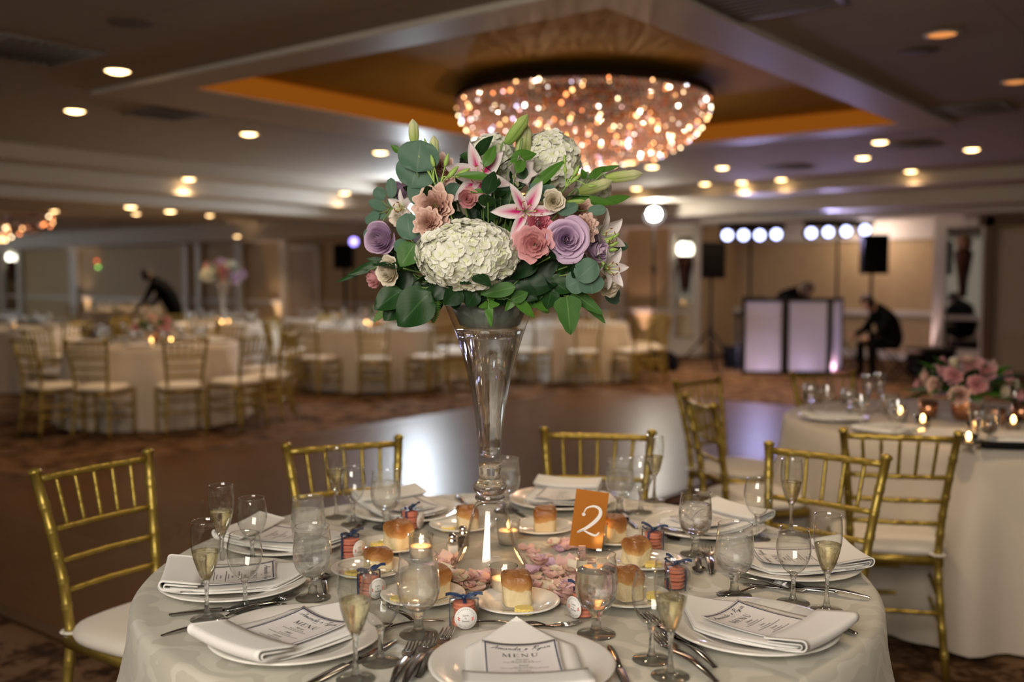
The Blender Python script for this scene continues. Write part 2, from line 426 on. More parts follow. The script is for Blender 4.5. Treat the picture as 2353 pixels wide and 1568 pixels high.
def ceiling_mat():
    m, nt, out = new('ceiling_tiles')
    b = nn(nt, 'ShaderNodeBsdfPrincipled'); b.inputs['Roughness'].default_value = .8
    tc = nn(nt, 'ShaderNodeTexCoord')
    br = nn(nt, 'ShaderNodeTexBrick'); br.offset = 0; br.inputs['Scale'].default_value = 1.0
    br.inputs['Brick Width'].default_value = 1.22; br.inputs['Row Height'].default_value = .61; br.inputs['Mortar Size'].default_value = .008
    br.inputs['Color1'].default_value = (.46, .40, .335, 1); br.inputs['Color2'].default_value = (.48, .42, .35, 1); br.inputs['Mortar'].default_value = (.40, .34, .28, 1)
    nt.links.new(tc.outputs['Object'], br.inputs['Vector']); nt.links.new(br.outputs[0], b.inputs['Base Color']); nt.links.new(b.outputs[0], out.inputs[0]); return m
M_carpet = carpet_mat(); M_parquet = parquet_mat(); M_ceil = ceiling_mat()
M_soffit = pr('soffit_paint', (.60, .54, .45), .6)
M_wall = pr('tan_wallcovering', (.50, .36, .185), .6, col2=(.54, .39, .20), scale=6)
M_goldceil = pr('gold_tray_paint', (.42, .27, .045), .7, spec=.2)
M_cove = emi('orange_cove_light', (.55, .15, .012), .42)  # orange glow on the tray's inner faces, put in as emission
M_door = pr('beige_door_paint', (.45, .35, .25), .5)
M_dbrown = pr('brown_door_frame', (.14, .075, .03), .5)
M_mirror = pr('mirror_glass', (.80, .80, .74), .04, 1.0)
M_vent = pr('vent_dark_metal', (.03, .028, .025), .6)
M_ventf = pr('vent_frame', (.22, .19, .155), .6)
VB = 16.3         # the long back wall
bm = BM(); box(bm, (-14, 6.5, -.06), (50, 26, .10)); floor = struct('floor', bm, M_carpet)
DX0, DX1, DY0, DY1 = -6.83, -3.13, 1.97, 10.4
bm = BM(); box(bm, ((DX0 + DX1) / 2, (DY0 + DY1) / 2, -.004), (DX1 - DX0, DY1 - DY0, .018)); struct('floor_dance', bm, M_parquet)
bm = BM()
for x in (DX0 - .03, DX1 + .03): box(bm, (x, (DY0 + DY1) / 2, -.003), (.06, DY1 - DY0 + .12, .015))
for y in (DY0 - .03, DY1 + .03): box(bm, ((DX0 + DX1) / 2, y, -.003), (DX1 - DX0, .06, .015))
struct('trim_1', bm, pr('dance_floor_edge', (.07, .035, .015), .4))
# tray ceiling
TX0, TX1, TY0, TY1 = -6.18, -2.72, 4.28, 9.03
FX0, FX1, FY0, FY1 = -7.0, -2.36, 3.97, 9.45
FZ = 2.745
bm = BM()
L0, L1, B0, B1 = -10.3, 6.0, -4.0, 13.5
for (x0, x1, y0, y1) in ((L0, FX0, B0, B1), (FX1, L1, B0, B1), (FX0, FX1, B0, FY0), (FX0, FX1, FY1, B1)):
    box(bm, ((x0 + x1) / 2, (y0 + y1) / 2, CEIL + .06), (x1 - x0, y1 - y0, .12))
struct('ceiling', bm, M_ceil)
bm = BM()
for (x0, x1, y0, y1) in ((FX0, TX0, FY0, FY1), (TX1, FX1, FY0, FY1), (TX0, TX1, FY0, TY0), (TX0, TX1, TY1, FY1)):
    box(bm, ((x0 + x1) / 2, (y0 + y1) / 2, FZ + .055), (x1 - x0, y1 - y0, .11))
struct('trim_2', bm, pr('tray_frame_paint', (.60, .53, .45), .5))
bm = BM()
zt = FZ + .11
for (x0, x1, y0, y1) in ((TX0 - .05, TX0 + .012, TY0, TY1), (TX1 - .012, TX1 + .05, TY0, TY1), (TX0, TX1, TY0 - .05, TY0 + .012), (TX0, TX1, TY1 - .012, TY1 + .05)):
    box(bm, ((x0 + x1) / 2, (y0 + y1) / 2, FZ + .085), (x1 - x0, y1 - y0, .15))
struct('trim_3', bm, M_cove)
bm = BM(); box(bm, ((TX0 + TX1) / 2, (TY0 + TY1) / 2, FZ + .23), (TX1 - TX0 + .1, TY1 - TY0 + .1, .12)); struct('ceiling_tray', bm, M_goldceil)
# stepped soffits and the far section of the hall
bm = BM()
box(bm, (-10.55, 4.75, CEIL - .02), (.5, 17.5, .28)); box(bm, (-11.05, 5.6, CEIL - .11), (.5, 19.2, .46)); box(bm, (-11.6, 6.1, CEIL - .17), (.6, 20.2, .60))
struct('ceiling_beam', bm, M_soffit)
bm = BM()
box(bm, (-2.2, 14.0, CEIL - .02), (16.4, 1.0, .28)); box(bm, (-2.2, 14.9, CEIL - .12), (17.0, .8, .5))
box(bm, (-15, 15.8, CEIL - .15), (42.4, 1.0, .60)); struct('ceiling_soffit', bm, M_soffit)
bm = BM(); box(bm, (-23.9, 5.6, CEIL + .05), (24.2, 19.4, .12)); struct('ceiling_far', bm, pr('grey_ceiling_paint', (.60, .59, .56), .7))  # cooler grey stands in for the cool light on this ceiling
# back wall with the alcove behind the booth
AX0, AX1 = -8.35, -4.15
DA = 1.5
bm = BM()
box(bm, ((-36 + AX0) / 2, VB + .08, 1.45), (AX0 + 36, .16, 2.92)); box(bm, ((AX1 + 6) / 2, VB + .08, 1.45), (6 - AX1, .16, 2.92))
box(bm, ((AX0 + AX1) / 2, VB + .08, 2.66), (AX1 - AX0, .16, .50))
box(bm, ((AX0 + AX1) / 2, VB + DA, 1.45), (AX1 - AX0 + .6, .16, 2.92))
for x in (AX0 - .08, AX1 + .08): box(bm, (x, VB + DA / 2 + .04, 1.45), (.16, DA - .1, 2.92))
struct('wall_back', bm, M_wall)
bm = BM(); box(bm, ((AX0 + AX1) / 2, VB + DA / 2, 2.47), (AX1 - AX0, DA - .18, .1)); struct('ceiling_alcove', bm, M_soffit)
bm = BM(); box(bm, ((AX0 + AX1) / 2, VB + DA - .12, 2.24), (AX1 - AX0, .09, .34)); box(bm, (AX1 - .04, VB + DA / 2, 2.24), (.08, DA - .2, .34)); struct('trim_4', bm, M_white)
bm = BM()   # chair rails
for (x0, x1, y) in ((-36, AX0, VB - .015), (AX0, AX1, VB + DA - .10), (AX1, 6, VB - .015)):
    box(bm, ((x0 + x1) / 2, y, .80), (x1 - x0, .06, .09), .008)
box(bm, (AX1 - .03, VB + DA / 2, .80), (.06, DA - .2, .09)); struct('trim_5', bm, M_white)
bm = BM()
for (x0, x1, y) in ((-36, AX0, VB - .01), (AX0, AX1, VB + DA - .09), (AX1, 6, VB - .01)):
    box(bm, ((x0 + x1) / 2, y, .07), (x1 - x0, .04, .14))
struct('baseboard_back', bm, M_white)
# end wall of the hall, with unseen glowing windows added as cool fill
bm = BM(); box(bm, (-36.08, 5.6, 1.45), (.16, 21.6, 2.92)); struct('wall_left', bm, M_wall)
for k, yw in enumerate((6.2, 10.4)):
    bm = BM(); box(bm, (-35.97, yw, 1.45), (.03, 2.4, 1.7)); wn = struct('window_%d' % (k + 1), bm, emi('window_daylight_%d' % k, (.90, .94, 1.0), 8.0))
    bm = BM()
    for y_ in (yw - 1.25, yw, yw + 1.25): box(bm, (-35.96, y_, 1.45), (.08, .1, 1.9))
    for z_ in (.55, 2.35): box(bm, (-35.96, yw, z_), (.08, 2.6, .1))
    struct('window_frame', bm, M_white).parent = wn
def onwall(px, off=0.0, v=VB):      # x of the pixel column on the plane y = v
    a, f, u = _dir(px, 640); d = CW(a, f); return d.x / d.y * (v - off)
# white pilasters and mirrored pillars along the wall
n = 6
def pilaster(px, w_, mirror=False, depth=.10):
    global n
    x = onwall(px); bm = BM(); h = 2.36
    if not mirror:
        box(bm, (x, VB - depth / 2, h / 2), (w_, depth, h), .01); box(bm, (x, VB - depth / 2, .1), (w_ + .08, depth + .06, .2), .01); box(bm, (x, VB - depth / 2, h - .06), (w_ + .08, depth + .06, .12), .01)
        struct('trim_%d' % n, bm, M_white); n += 1; return x
    fw = w_ * .2
    for s in (-1, 1): box(bm, (x + s * (w_ - fw) / 2, VB - depth / 2, h / 2), (fw, depth, h), .01)
    box(bm, (x, VB - depth / 2, h - .09), (w_ - 2 * fw, depth, .18)); box(bm, (x, VB - depth / 2, .16), (w_ - 2 * fw, depth, .32)); box(bm, (x, VB - depth / 2, .08), (w_ + .1, depth + .08, .16), .01)
    struct('trim_%d' % n, bm, M_white); n += 1
    bm = BM(); box(bm, (x, VB - depth * .3, h / 2 + .07), (w_ - 2 * fw, .03, h - .48)); o = struct('trim_%d' % n, bm, M_mirror); n += 1
    return x
for px, w_ in ((175, .45), (432, .22), (462, .25), (555, .28), (657, .22), (1410, .5)): pilaster(px, w_)
MX = [pilaster(px, w_, True) for px, w_ in ((30, 1.5), (1577, .62), (2215, .85))]
x = onwall(700); bm = BM(); box(bm, (x, VB - .03, 1.06), (1.0, .06, 2.12), .01)
dd = struct('door_1', bm, M_door)
bm = BM(); box(bm, (x + .38, VB - .09, 1.0), (.03, .06, .2), .01); struct('door_handle', bm, M_chrome).parent = dd
bm = BM()
for s in (-1, 1): box(bm, (x + s * .55, VB - .04, 1.09), (.1, .08, 2.18))
box(bm, (x, VB - .04, 2.16), (1.2, .08, .1)); struct('trim_%d' % n, bm, M_white); n += 1
x = onwall(2352); bm = BM(); box(bm, (x + .12, VB - .03, 1.06), (1.0, .06, 2.12), .01); struct('door_2', bm, M_door)
bm = BM(); box(bm, (x - .45, VB - .06, 1.15), (.14, .12, 2.34)); box(bm, (x + .72, VB - .06, 1.15), (.14, .12, 2.34)); box(bm, (x + .14, VB - .06, 2.26), (1.5, .12, .16)); struct('trim_%d' % n, bm, M_dbrown); n += 1
# ---------------------------------------------------------------- sconces, wall lamps, exit indicator lamps
M_bulb = emi('warm_bulb', (1.0, .62, .26), 16)
M_bulbw = emi('white_bulb', (1.0, .95, .80), 6)
M_bronze = pr('dark_bronze', (.09, .03, .018), .4, .6)
def sconce(x, label, lit, z=1.75):
    t = thing('wall_sconce', label, 'wall lamp', (x, VB - .09, z))
    bm = BM(); lathe(bm, [(0, -.62), (.03, -.60), (.05, -.35), (.09, -.10), (.12, .05), (.10, .10), (.0, .10)], 14, Matrix.Translation((0, -.06, 0))); obj('torch_body', bm, M_bronze, t)
    bm = BM(); box(bm, (0, .0, -.25), (.10, .03, .55), .01); obj('back_plate', bm, M_bronze, t)
    bm = BM(); lathe(bm, [(0, .10), (.06, .10), (.09, .16), (.09, .26), (.05, .32), (0, .33)], 14, Matrix.Translation((0, -.06, 0))); obj('lamp_shade', bm, M_bulbw if lit else M_bulb if lit is None else pr('unlit_sconce_glass', (.4, .2, .12), .3), t)
    return t
sconce(MX[1], 'lit wall sconce on the mirrored pillar beside the black speaker stand', True, 1.72)
sconce(MX[2], 'dark red unlit torch sconce on the mirrored pillar by the brown door', False, 1.72)
sconce(MX[0] + .1, 'lit wall sconce on the mirrored pillar at the far end of the wall', True, 1.9)
for i, (px, py, c, lb) in enumerate(((222, 600, (1, .16, .04), 'small red indicator lamp on the tan wall above the green one'), (225, 614, (.35, .9, .15), 'small green indicator lamp on the tan wall below the red one'))):
    bm = BM(); lathe(bm, [(0, -.03), (.035, -.02), (.05, 0), (.035, .02), (0, .03)], 10)
    a, f, u = _dir(px, py); d = CW(a, f); k = (VB - .03) / d.y
    tag(obj('indicator_lamp', bm, emi('indicator_%d' % i, c, 3.0), loc=(d.x * k, VB - .03, CAMZ + u * k)), lb, 'lamp')
# ---------------------------------------------------------------- recessed ceiling lights
t = thing('ceiling_light', 'recessed ceiling light', 'ceiling light')
bm = BM(); lathe(bm, [(.078, -.004), (.098, -.006), (.100, .0), (.078, .004)], 24); obj('trim_ring', bm, M_white, t)
bm = BM(); lathe(bm, [(0, -.018), (.045, -.015), (.078, 0)], 24); obj('lens', bm, emi('downlight_lens', (1.0, .62, .27), 13), t)
PL = Proto(t)
t = thing('ceiling_light', 'recessed ceiling light', 'ceiling light')
bm = BM(); lathe(bm, [(.078, -.004), (.098, -.006), (.100, .0), (.078, .004)], 24); obj('trim_ring', bm, M_white, t)
bm = BM(); lathe(bm, [(0, -.010), (.045, -.008), (.078, 0)], 24); obj('lens', bm, emi('dim_downlight_lens', (1.0, .36, .10), .9), t)
PLD = Proto(t)
def ceil_z(x, y):
    if y > 15.3: return 2.475
    if y > 14.5: return CEIL - .37
    if y > 13.5: return CEIL - .16
    if -12.0 < x < -10.3: return CEIL - .16 if x > -10.8 else CEIL - .34 if x > -11.3 else CEIL - .47
    if x <= -12: return CEIL - .01
    return CEIL
LP = [(270, 162), (172, 254), (572, 307), (874, 350), (434, 411), (792, 443), (125, 485), (300, 475), (313, 491), (391, 485), (482, 495), (198, 543), (405, 546), (545, 543), (672, 531),
      (2165, 78), (2335, 187), (2233, 343), (2093, 393), (2022, 326), (1983, 362), (1795, 412), (1660, 385), (1620, 422), (1450, 372), (1462, 433), (1498, 383), (1708, 483), (1995, 470), (1480, 494)]
spots = []
for px, py in LP:
    cand = [q for q in (P(px, py, zz) for zz in (2.31, 2.41, 2.44, 2.475, 2.62, CEIL - .01, CEIL)) if abs(ceil_z(q.x, q.y) - q.z) < .002]
    if cand: p = min(cand, key=lambda q: q.xy.length)
    else:
        p = P(px, py, CEIL); p.x = max(p.x, -10.2); p.y = min(p.y, 13.4)
    if p.y > VB - .1: p = P(px, py, 2.475); p.y = min(p.y, VB - .15)
    spots.append((p, px))
CH = Vector(((TX0 + TX1) / 2, (TY0 + TY1) / 2, 0))
order = sorted(range(len(spots)), key=lambda i: (Vector((spots[i][0].x, spots[i][0].y, 0)) - CH).length)
NUM = 'first second third fourth fifth sixth seventh eighth ninth tenth eleventh twelfth thirteenth fourteenth fifteenth sixteenth seventeenth eighteenth nineteenth twentieth twenty-first twenty-second twenty-third twenty-fourth twenty-fifth twenty-sixth twenty-seventh twenty-eighth twenty-ninth thirtieth thirty-first'.split()
for rank, i in enumerate(order):
    p, px = spots[i]; dim = px in (2165, 2335)
    hue = 'dim orange' if dim else 'warm glowing'
    o = (PLD if dim else PL).put((p.x, p.y, p.z - .004), 0, '%s recessed ceiling light, %s outward from the crystal chandelier' % (hue, NUM[rank]), 'recessed ceiling lights')
    if not dim:
        s = lamp('SPOT', (p.x, p.y, p.z - .03), 26 if p.y < VB - .6 else 60, (1.0, .66, .36), .05, spot_size=radians(125), spot_blend=.8); s.rotation_euler = (0, 0, 0)
# speakers and air vents in the ceiling
for px, py, r, lb in ((300, 55, .11, 'round ceiling speaker grille beside the square air vent'), (2112, 118, .11, 'round dark ceiling speaker grille below the dim orange light')):
    p = P(px, py, CEIL - .004); bm = BM(); lathe(bm, [(0, 0), (r, 0), (r + .012, .004)], 28); tag(obj('ceiling_speaker', bm, pr('speaker_grille_%d' % px, (.20, .17, .14), .7), loc=p), lb, 'speaker')
def vent(px, py, s, lb):
    p = P(px, py, CEIL - .006); t = thing('air_vent', lb, 'vent', p)
    bm = BM()
    for k in range(4):
        a = k * pi / 2; box(bm, (cos(a) * s * .47, sin(a) * s * .47, 0), (s * .07 if k % 2 == 0 else s, s if k % 2 == 0 else s * .07, .014))
    obj('vent_frame', bm, M_ventf, t)
    bm = BM()
    for k in range(9): box(bm, (0, (k - 4) * s * .1, -.002), (s * .88, s * .03, .02), 0, Matrix.Rotation(.0, 4, 'X'))
    obj('vent_louvers', bm, M_ventf, t)
    bm = BM(); box(bm, (0, 0, .004), (s * .9, s * .9, .004)); obj('vent_backing', bm, M_vent, t)
vent(70, 118, .62, 'square ceiling air vent beside the round speaker grille')
vent(1760, -2, .62, 'square ceiling air vent in front of the tray frame')
vent(2235, 250, .55, 'square dark ceiling vent near the pair of dim orange lights')
vent(2085, 333, .55, 'square dark ceiling vent above the purple lit patch')
vent(1815, 384, .55, 'square dark ceiling vent behind the chandelier in purple light')
vent(380, 262, .50, 'dark ceiling vent beside the corner of the tray frame')
# ---------------------------------------------------------------- chandelier
CC = Vector((CH.x, CH.y, 0)); RZ = 2.80
t = thing('crystal_chandelier', 'wide round crystal bowl chandelier glittering under the gold tray ceiling', 'chandelier', (CC.x, CC.y, RZ))
RC = .985
bm = BM(); lathe(bm, [(RC - .05, .0), (RC + .015, -.005), (RC + .03, .02), (RC + .02, .05), (RC - .05, .06), (0, .06)], 64); obj('rim_band', bm, pr('chandelier_band', (.035, .02, .012), .9, spec=.1), t)
bm = BM(); lathe(bm, [(0, .06), (.5, .06), (.55, .11), (0, .115)], 40); obj('ceiling_plate', bm, MATS['chandelier_band'], t)
M_cr = [thin('crystal_clear', (.97, .95, .95), .04, .22, (.88, .76, .68), 1.9, 3.0), thin('crystal_amber', (.95, .72, .5), .04, .34, (.9, .50, .30), 1.9, 3.0), thin('crystal_rose', (.93, .72, .75), .04, .28, (.80, .58, .58), 1.9, 3.0)]
prof = []
for k in range(20):
    a = k / 19 * radians(62); prof.append((RC * cos(a * .95) ** .8 if k else RC, -.43 * sin(a) / sin(radians(62))))
prof = [(r, z) for r, z in prof]
rl = prof[-1][0]
for k in range(1, 5): prof.append((.30 * (1 - k / 4.6), -.44 - .085 * k / 4 ** 1.0 - .03))
def octa(bm, p, s, mi):
    rm = Euler((R.uniform(-.7, .7), R.uniform(-.7, .7), R.uniform(0, 6.3))).to_matrix()
    vs = [bm.verts.new(p + rm @ Vector(q)) for q in ((s, 0, 0), (0, s, 0), (-s, 0, 0), (0, -s, 0), (0, 0, s * 1.35), (0, 0, -s * 1.35))]
    for a, b in ((0, 1), (1, 2), (2, 3), (3, 0)):
        bm.faces.new((vs[a], vs[b], vs[4])).material_index = mi; bm.faces.new((vs[b], vs[a], vs[5])).material_index = mi
pts = []
for i, (r, z) in enumerate(prof):
    N = max(6, int(2 * pi * r / .036))
    for k in range(N):
        a = 2 * pi * (k + .5 * (i % 2)) / N
        pts.append(Vector((r * cos(a), r * sin(a), z + R.uniform(-.006, .006))))
camv = Vector((0, 0, CAMZ)) - Vector((CC.x, CC.y, RZ))
pts.sort(key=lambda p: (p - camv).length)
one = []
for k in range(3):
    bm = BM(); octa(bm, Vector(), .0150, 0); me = bpy.data.meshes.new('crystal'); bm.to_mesh(me); bm.free(); me.materials.append(M_cr[k]); one.append(me)
for p in pts[:90]:
    o = obj('crystal', R.choice(one), None, t, smooth=False); o.location = p; o.rotation_euler = (R.uniform(-.7, .7), R.uniform(-.7, .7), R.uniform(0, 6.3))
bm = BM()
for p in pts[90:]: octa(bm, p,   .0150, R.choice((0, 0, 1, 2)))
o = o_str = obj('crystal_strands', bm, M_cr, t, smooth=False); o['kind'] = 'stuff'
bl = []  # sparkles of the crystals, put in as tiny glowing beads
for k, (c, s) in enumerate((((1, .50, .20), 9), ((1, .72, .40), 12), ((1, .30, .10), 8), ((1, .55, .50), 8), ((.78, .70, 1), 8), ((1, .95, .85), 14))):
    bm = BM(); lathe(bm, [(0, -.011), (.007, -.006), (.0085, 0), (.006, .008), (0, .012)], 8); me = bpy.data.meshes.new('bulb'); bm.to_mesh(me); bm.free(); me.materials.append(emi('chandelier_bulb_%d' % k, c, s)); bl.append(me)
for k in range(400):
    a = R.uniform(0, 2 * pi); q = sqrt(R.random()); i = min(len(prof) - 1, int(R.random() ** .8 * len(prof)))
    r, z = prof[i]; o = obj('bulb', bl[R.choice((0, 0, 0, 1, 1, 2, 2, 3, 4, 5))], None, t); o.location = ((r + .022) * cos(a), (r + .022) * sin(a), z - .012); o.scale = (R.choice((.4, .5, .6, .8, 1.1)),) * 3
for k in range(14):
    a = 2 * pi * k / 14; lamp('POINT', (CC.x + (.45 + .3 * (k % 2)) * cos(a), CC.y + (.45 + .3 * (k % 2)) * sin(a), RZ - (.20 if k % 2 else .30)), 1.5, (1, .62, .38), .006)

t2 = thing('crystal_chandelier', 'second crystal chandelier far away at the end of the hall', 'chandelier', PD(4, 476, 21) * 1.0)
t2.location.z = CEIL - .02
o = obj('crystal_strands', o_str.data, None, t2, smooth=False); o['kind'] = 'stuff'
bm = BM(); lathe(bm, [(RC - .05, .0), (RC + .015, -.005), (RC + .03, .01), (RC - .05, .02), (0, .02)], 48); obj('rim_band', bm, MATS['chandelier_band'], t2)
for k in range(40):
    a = R.uniform(0, 2 * pi); r, z = R.choice(prof); o = obj('bulb', bl[R.choice((0, 0, 1, 2))], None, t2); o.location = ((r + .022) * cos(a), (r + .022) * sin(a), z - .012); o.scale = (2.2,) * 3
# ================================================================ CHIAVARI CHAIRS
def post_pts(x, front):
    if front: return [(x, .175, z) for z in (0, .2, .43)]
    return [(x * 1.0, -.235, 0), (x * .90, -.205, .22), (x * .82, -.19, .44), (x * .87, -.205, .60), (x * .955, -.235, .76), (x * 1.05, -.268, .905)]
def bamboo(bm, pts, r, rings, seg=8, cap_top=False):
    pts = [Vector(p) for p in pts]; cum = [0]
    for a, b in zip(pts, pts[1:]): cum.append(cum[-1] + (b - a).length)
    L = cum[-1]; ts = set([0, 1])
    for k in rings:
        for d in (-.011, -.005, 0, .005, .011): ts.add(min(1, max(0, k + d / L)))
    for k in range(1, 8): ts.add(k / 8)
    ts = sorted(ts); P_, rr = [], []
    for t in ts:
        s = t * L; i = 0
        while i < len(cum) - 2 and cum[i + 1] < s: i += 1
        f = (s - cum[i]) / (cum[i + 1] - cum[i]); P_.append(pts[i].lerp(pts[i + 1], min(1, f)))
        q = r
        for k in rings:
            d = abs(t - k) * L
            if d < .0065: q = r * 1.16 if d < .002 or True else r
            if .0025 < d < .0062: q = r * 1.18
            elif d <= .0025: q = r * 1.0
        rr.append(q)
    if cap_top:
        e = P_[-1]; d = (P_[-1] - P_[-2]).normalized()
        for off, q in ((.001, 1.25), (.007, 1.30), (.012, 1.1), (.016, .7), (.018, .2)): P_.append(e + d * off); rr.append(r * q)
    tube(bm, P_, rr, seg)
def back_at(z):
    P_ = post_pts(1, False)
    for a, b in zip(P_, P_[1:]):
        if a[2] <= z <= b[2]:
            f = (z - a[2]) / (b[2] - a[2]); return a[0] + (b[0] - a[0]) * f, a[1] + (b[1] - a[1]) * f
    return P_[-1][0], P_[-1][1]
HW = .186
chair = thing('chiavari_chair', 'gold chiavari chair', 'chair')
for s in (-1, 1):
    bm = BM(); bamboo(bm, post_pts(s * HW, False), .0145, (.10, .20, .30, .40, .50, .58, .66, .74, .82, .90), 10, True); obj('leg', bm, M_gold, chair)
for s in (-1, 1):
    bm = BM(); bamboo(bm, post_pts(s * .19, True), .0145, (.2, .55, .85), 10); obj('leg', bm, M_gold, chair)
rails = [(.890, .011), (.745, .009), (.655, .009), (.570, .009)]
for k, (z, r) in enumerate(rails):
    w_, y = back_at(z); bm = BM(); bamboo(bm, [(-w_ * HW, y, z), (0, y - .012, z), (w_ * HW, y, z)], r, (.17, .33, .5, .67, .83), 8); obj('back_rail', bm, M_gold, chair)
w0, y0 = back_at(.745); w1, y1 = back_at(.888)
for k in range(5):
    f = (k - 2) / 3; bm = BM(); bamboo(bm, [(f * w0 * HW, y0 - .011 * (1 - f * f), .745), (f * w1 * HW, y1 - .011 * (1 - f * f), .888)], .0062, (.25, .5, .75), 8); obj('spindle', bm, M_gold, chair)
bm = BM(); poly_prism(bm, [(-.172, -.197), (.172, -.197), (.202, .190), (-.202, .190)], .413, .443); obj('seat_frame', bm, M_gold, chair)
bm = BM()
def cush(u, v):
    a = 2 * pi * u; n4 = 3.4
    c, s = cos(a), sin(a); k = (abs(c) ** n4 + abs(s) ** n4) ** (-1 / n4)
    prof_ = [(.0, .050), (.55, .050), (.85, .046), (.96, .036), (1.0, .020), (.97, .004), (.9, 0), (0, 0)]
    i = v * (len(prof_) - 1); j = min(int(i), len(prof_) - 2); f = i - j
    r = prof_[j][0] * (1 - f) + prof_[j + 1][0] * f; z = prof_[j][1] * (1 - f) + prof_[j + 1][1] * f
    return (c * k * r * .205, s * k * r * .198 - .002, .443 + z)
grid(bm, cush, 40, 14); bmesh.ops.remove_doubles(bm, verts=bm.verts, dist=.0004); obj('seat_cushion', bm, M_cushion, chair)
for s in (-1, 1):
    bm = BM(); tube(bm, [(s * HW * .82 + .021 * cos(a), -.19 + .021 * sin(a), .455) for a in [k * pi / 6 for k in range(13)]], [.010] * 13, 6, flat=.35)
    for v in bm.verts: v.co.z = .455 + (v.co.z - .455) * 1.2
    box(bm, (s * (HW * .82 - .02), -.170, .462), (.03, .02, .012), .002); obj('cushion_tie', bm, M_cushion, chair)
for (z, pts) in ((.19, ((-.19, .175), (.19, .175))), (.30, ((-.19, .175), (.19, .175))), (.20, ((-HW * .89, -.206), (-.19, .175))), (.20, ((HW * .89, -.206), (.19, .175))), (.29, ((-HW * .87, -.20), (-.19, .175))), (.29, ((HW * .87, -.20), (.19, .175))), (.24, ((-HW * .88, -.204), (HW * .88, -.204)))):
    bm = BM(); bamboo(bm, [(pts[0][0], pts[0][1], z), (pts[1][0], pts[1][1], z)], .0085, (.25, .5, .75), 6); obj('stretcher', bm, M_gold, chair)
CHAIR = Proto(chair)
def chair_by_tops(a, b, label, group, z=.878):
    """stand a chair so that its two back posts end at the two points seen in the photograph"""
    pa, pb = P(a[0], a[1], z), P(b[0], b[1], z); m = (pa + pb) / 2
    d = (pb - pa); d.z = 0; d.normalize()          # local +x
    fy = Vector((-d.y, d.x, 0))
    rz = rotz_to(fy); loc = m - fy * (-.268); loc.z = floor_z(loc)
    return CHAIR.put(loc, rz, label, group, scale=(.955, 1.0, .968))
def floor_z(p):
    return .0052 if DX0 < p.x < DX1 and DY0 < p.y < DY1 else -.0098 + .0
# carpet top
floor.location.z = 0.0
def floor_z(p): return .0055 if (DX0 < p.x < DX1 and DY0 < p.y < DY1) else -.0095
# ================================================================ MAIN TABLE
TZ = .76
SEATPX = {'six': (1199, 1542), 'seven': (682, 1473), 'nine': (540, 1347), 'ten': (660, 1252), 'eleven': (937, 1182), 'twelve': (1288, 1156), 'two': (1618, 1217), 'three': (1817, 1305), 'four': (1729, 1455)}
SEAT = {k: P(x, y, .765) for k, (x, y) in SEATPX.items()}
TC = sum(SEAT.values(), Vector()) / len(SEAT); TC.z = 0
TR = .775
print('table centre', TC, [round((s - TC).xy.length, 3) for s in SEAT.values()])
def cloth_mat():
    m, nt, out = new('ivory_damask')
    b = nn(nt, 'ShaderNodeBsdfPrincipled'); b.inputs['Sheen Weight'].default_value = .15
    tc = nn(nt, 'ShaderNodeTexCoord'); no = nn(nt, 'ShaderNodeTexNoise'); no.inputs['Scale'].default_value = 6; no.inputs['Detail'].default_value = 1; no.inputs['Distortion'].default_value = 3.2
    wv = nn(nt, 'ShaderNodeTexWave'); wv.wave_type = 'RINGS'; wv.inputs['Scale'].default_value = 5; wv.inputs['Distortion'].default_value = 14; wv.inputs['Detail'].default_value = 1.2; wv.inputs['Detail Scale'].default_value = 1.6
    nt.links.new(tc.outputs['Object'], wv.inputs['Vector']); nt.links.new(tc.outputs['Object'], no.inputs['Vector'])
    mul = nn(nt, 'ShaderNodeMath'); mul.operation = 'MULTIPLY'; nt.links.new(wv.outputs[1], mul.inputs[0]); nt.links.new(no.outputs[0], mul.inputs[1])
    rp = nn(nt, 'ShaderNodeValToRGB'); rp.color_ramp.elements[0].position = .22; rp.color_ramp.elements[1].position = .30
    rp.color_ramp.elements[0].color = (0, 0, 0, 1); rp.color_ramp.elements[1].color = (1, 1, 1, 1)
    nt.links.new(mul.outputs[0], rp.inputs[0])
    mx = nn(nt, 'ShaderNodeMixRGB'); mx.inputs[1].default_value = (.50, .475, .39, 1); mx.inputs[2].default_value = (.61, .585, .49, 1)
    nt.links.new(rp.outputs[0], mx.inputs[0]); nt.links.new(mx.outputs[0], b.inputs['Base Color'])
    mr = nn(nt, 'ShaderNodeMapRange'); mr.inputs[3].default_value = .62; mr.inputs[4].default_value = .38; nt.links.new(rp.outputs[0], mr.inputs[0]); nt.links.new(mr.outputs[0], b.inputs['Roughness'])
    n2 = nn(nt, 'ShaderNodeTexNoise'); n2.inputs['Scale'].default_value = 9; n2.inputs['Detail'].default_value = 2
    bp = nn(nt, 'ShaderNodeBump'); bp.inputs['Strength'].default_value = .35; bp.inputs['Distance'].default_value = .012
    nt.links.new(tc.outputs['Object'], n2.inputs['Vector']); nt.links.new(n2.outputs[0], bp.inputs['Height']); nt.links.new(bp.outputs[0], b.inputs['Normal'])
    nt.links.new(b.outputs[0], out.inputs[0]); return m
M_damask = cloth_mat()
M_bgcloth = pr('ivory_table_linen', (.60, .53, .44), .7, sheen=.15)
M_tabletop = pr('plywood_tabletop', (.30, .19, .10), .6); M_tleg = pr('grey_folding_leg', (.25, .25, .25), .4, .8)
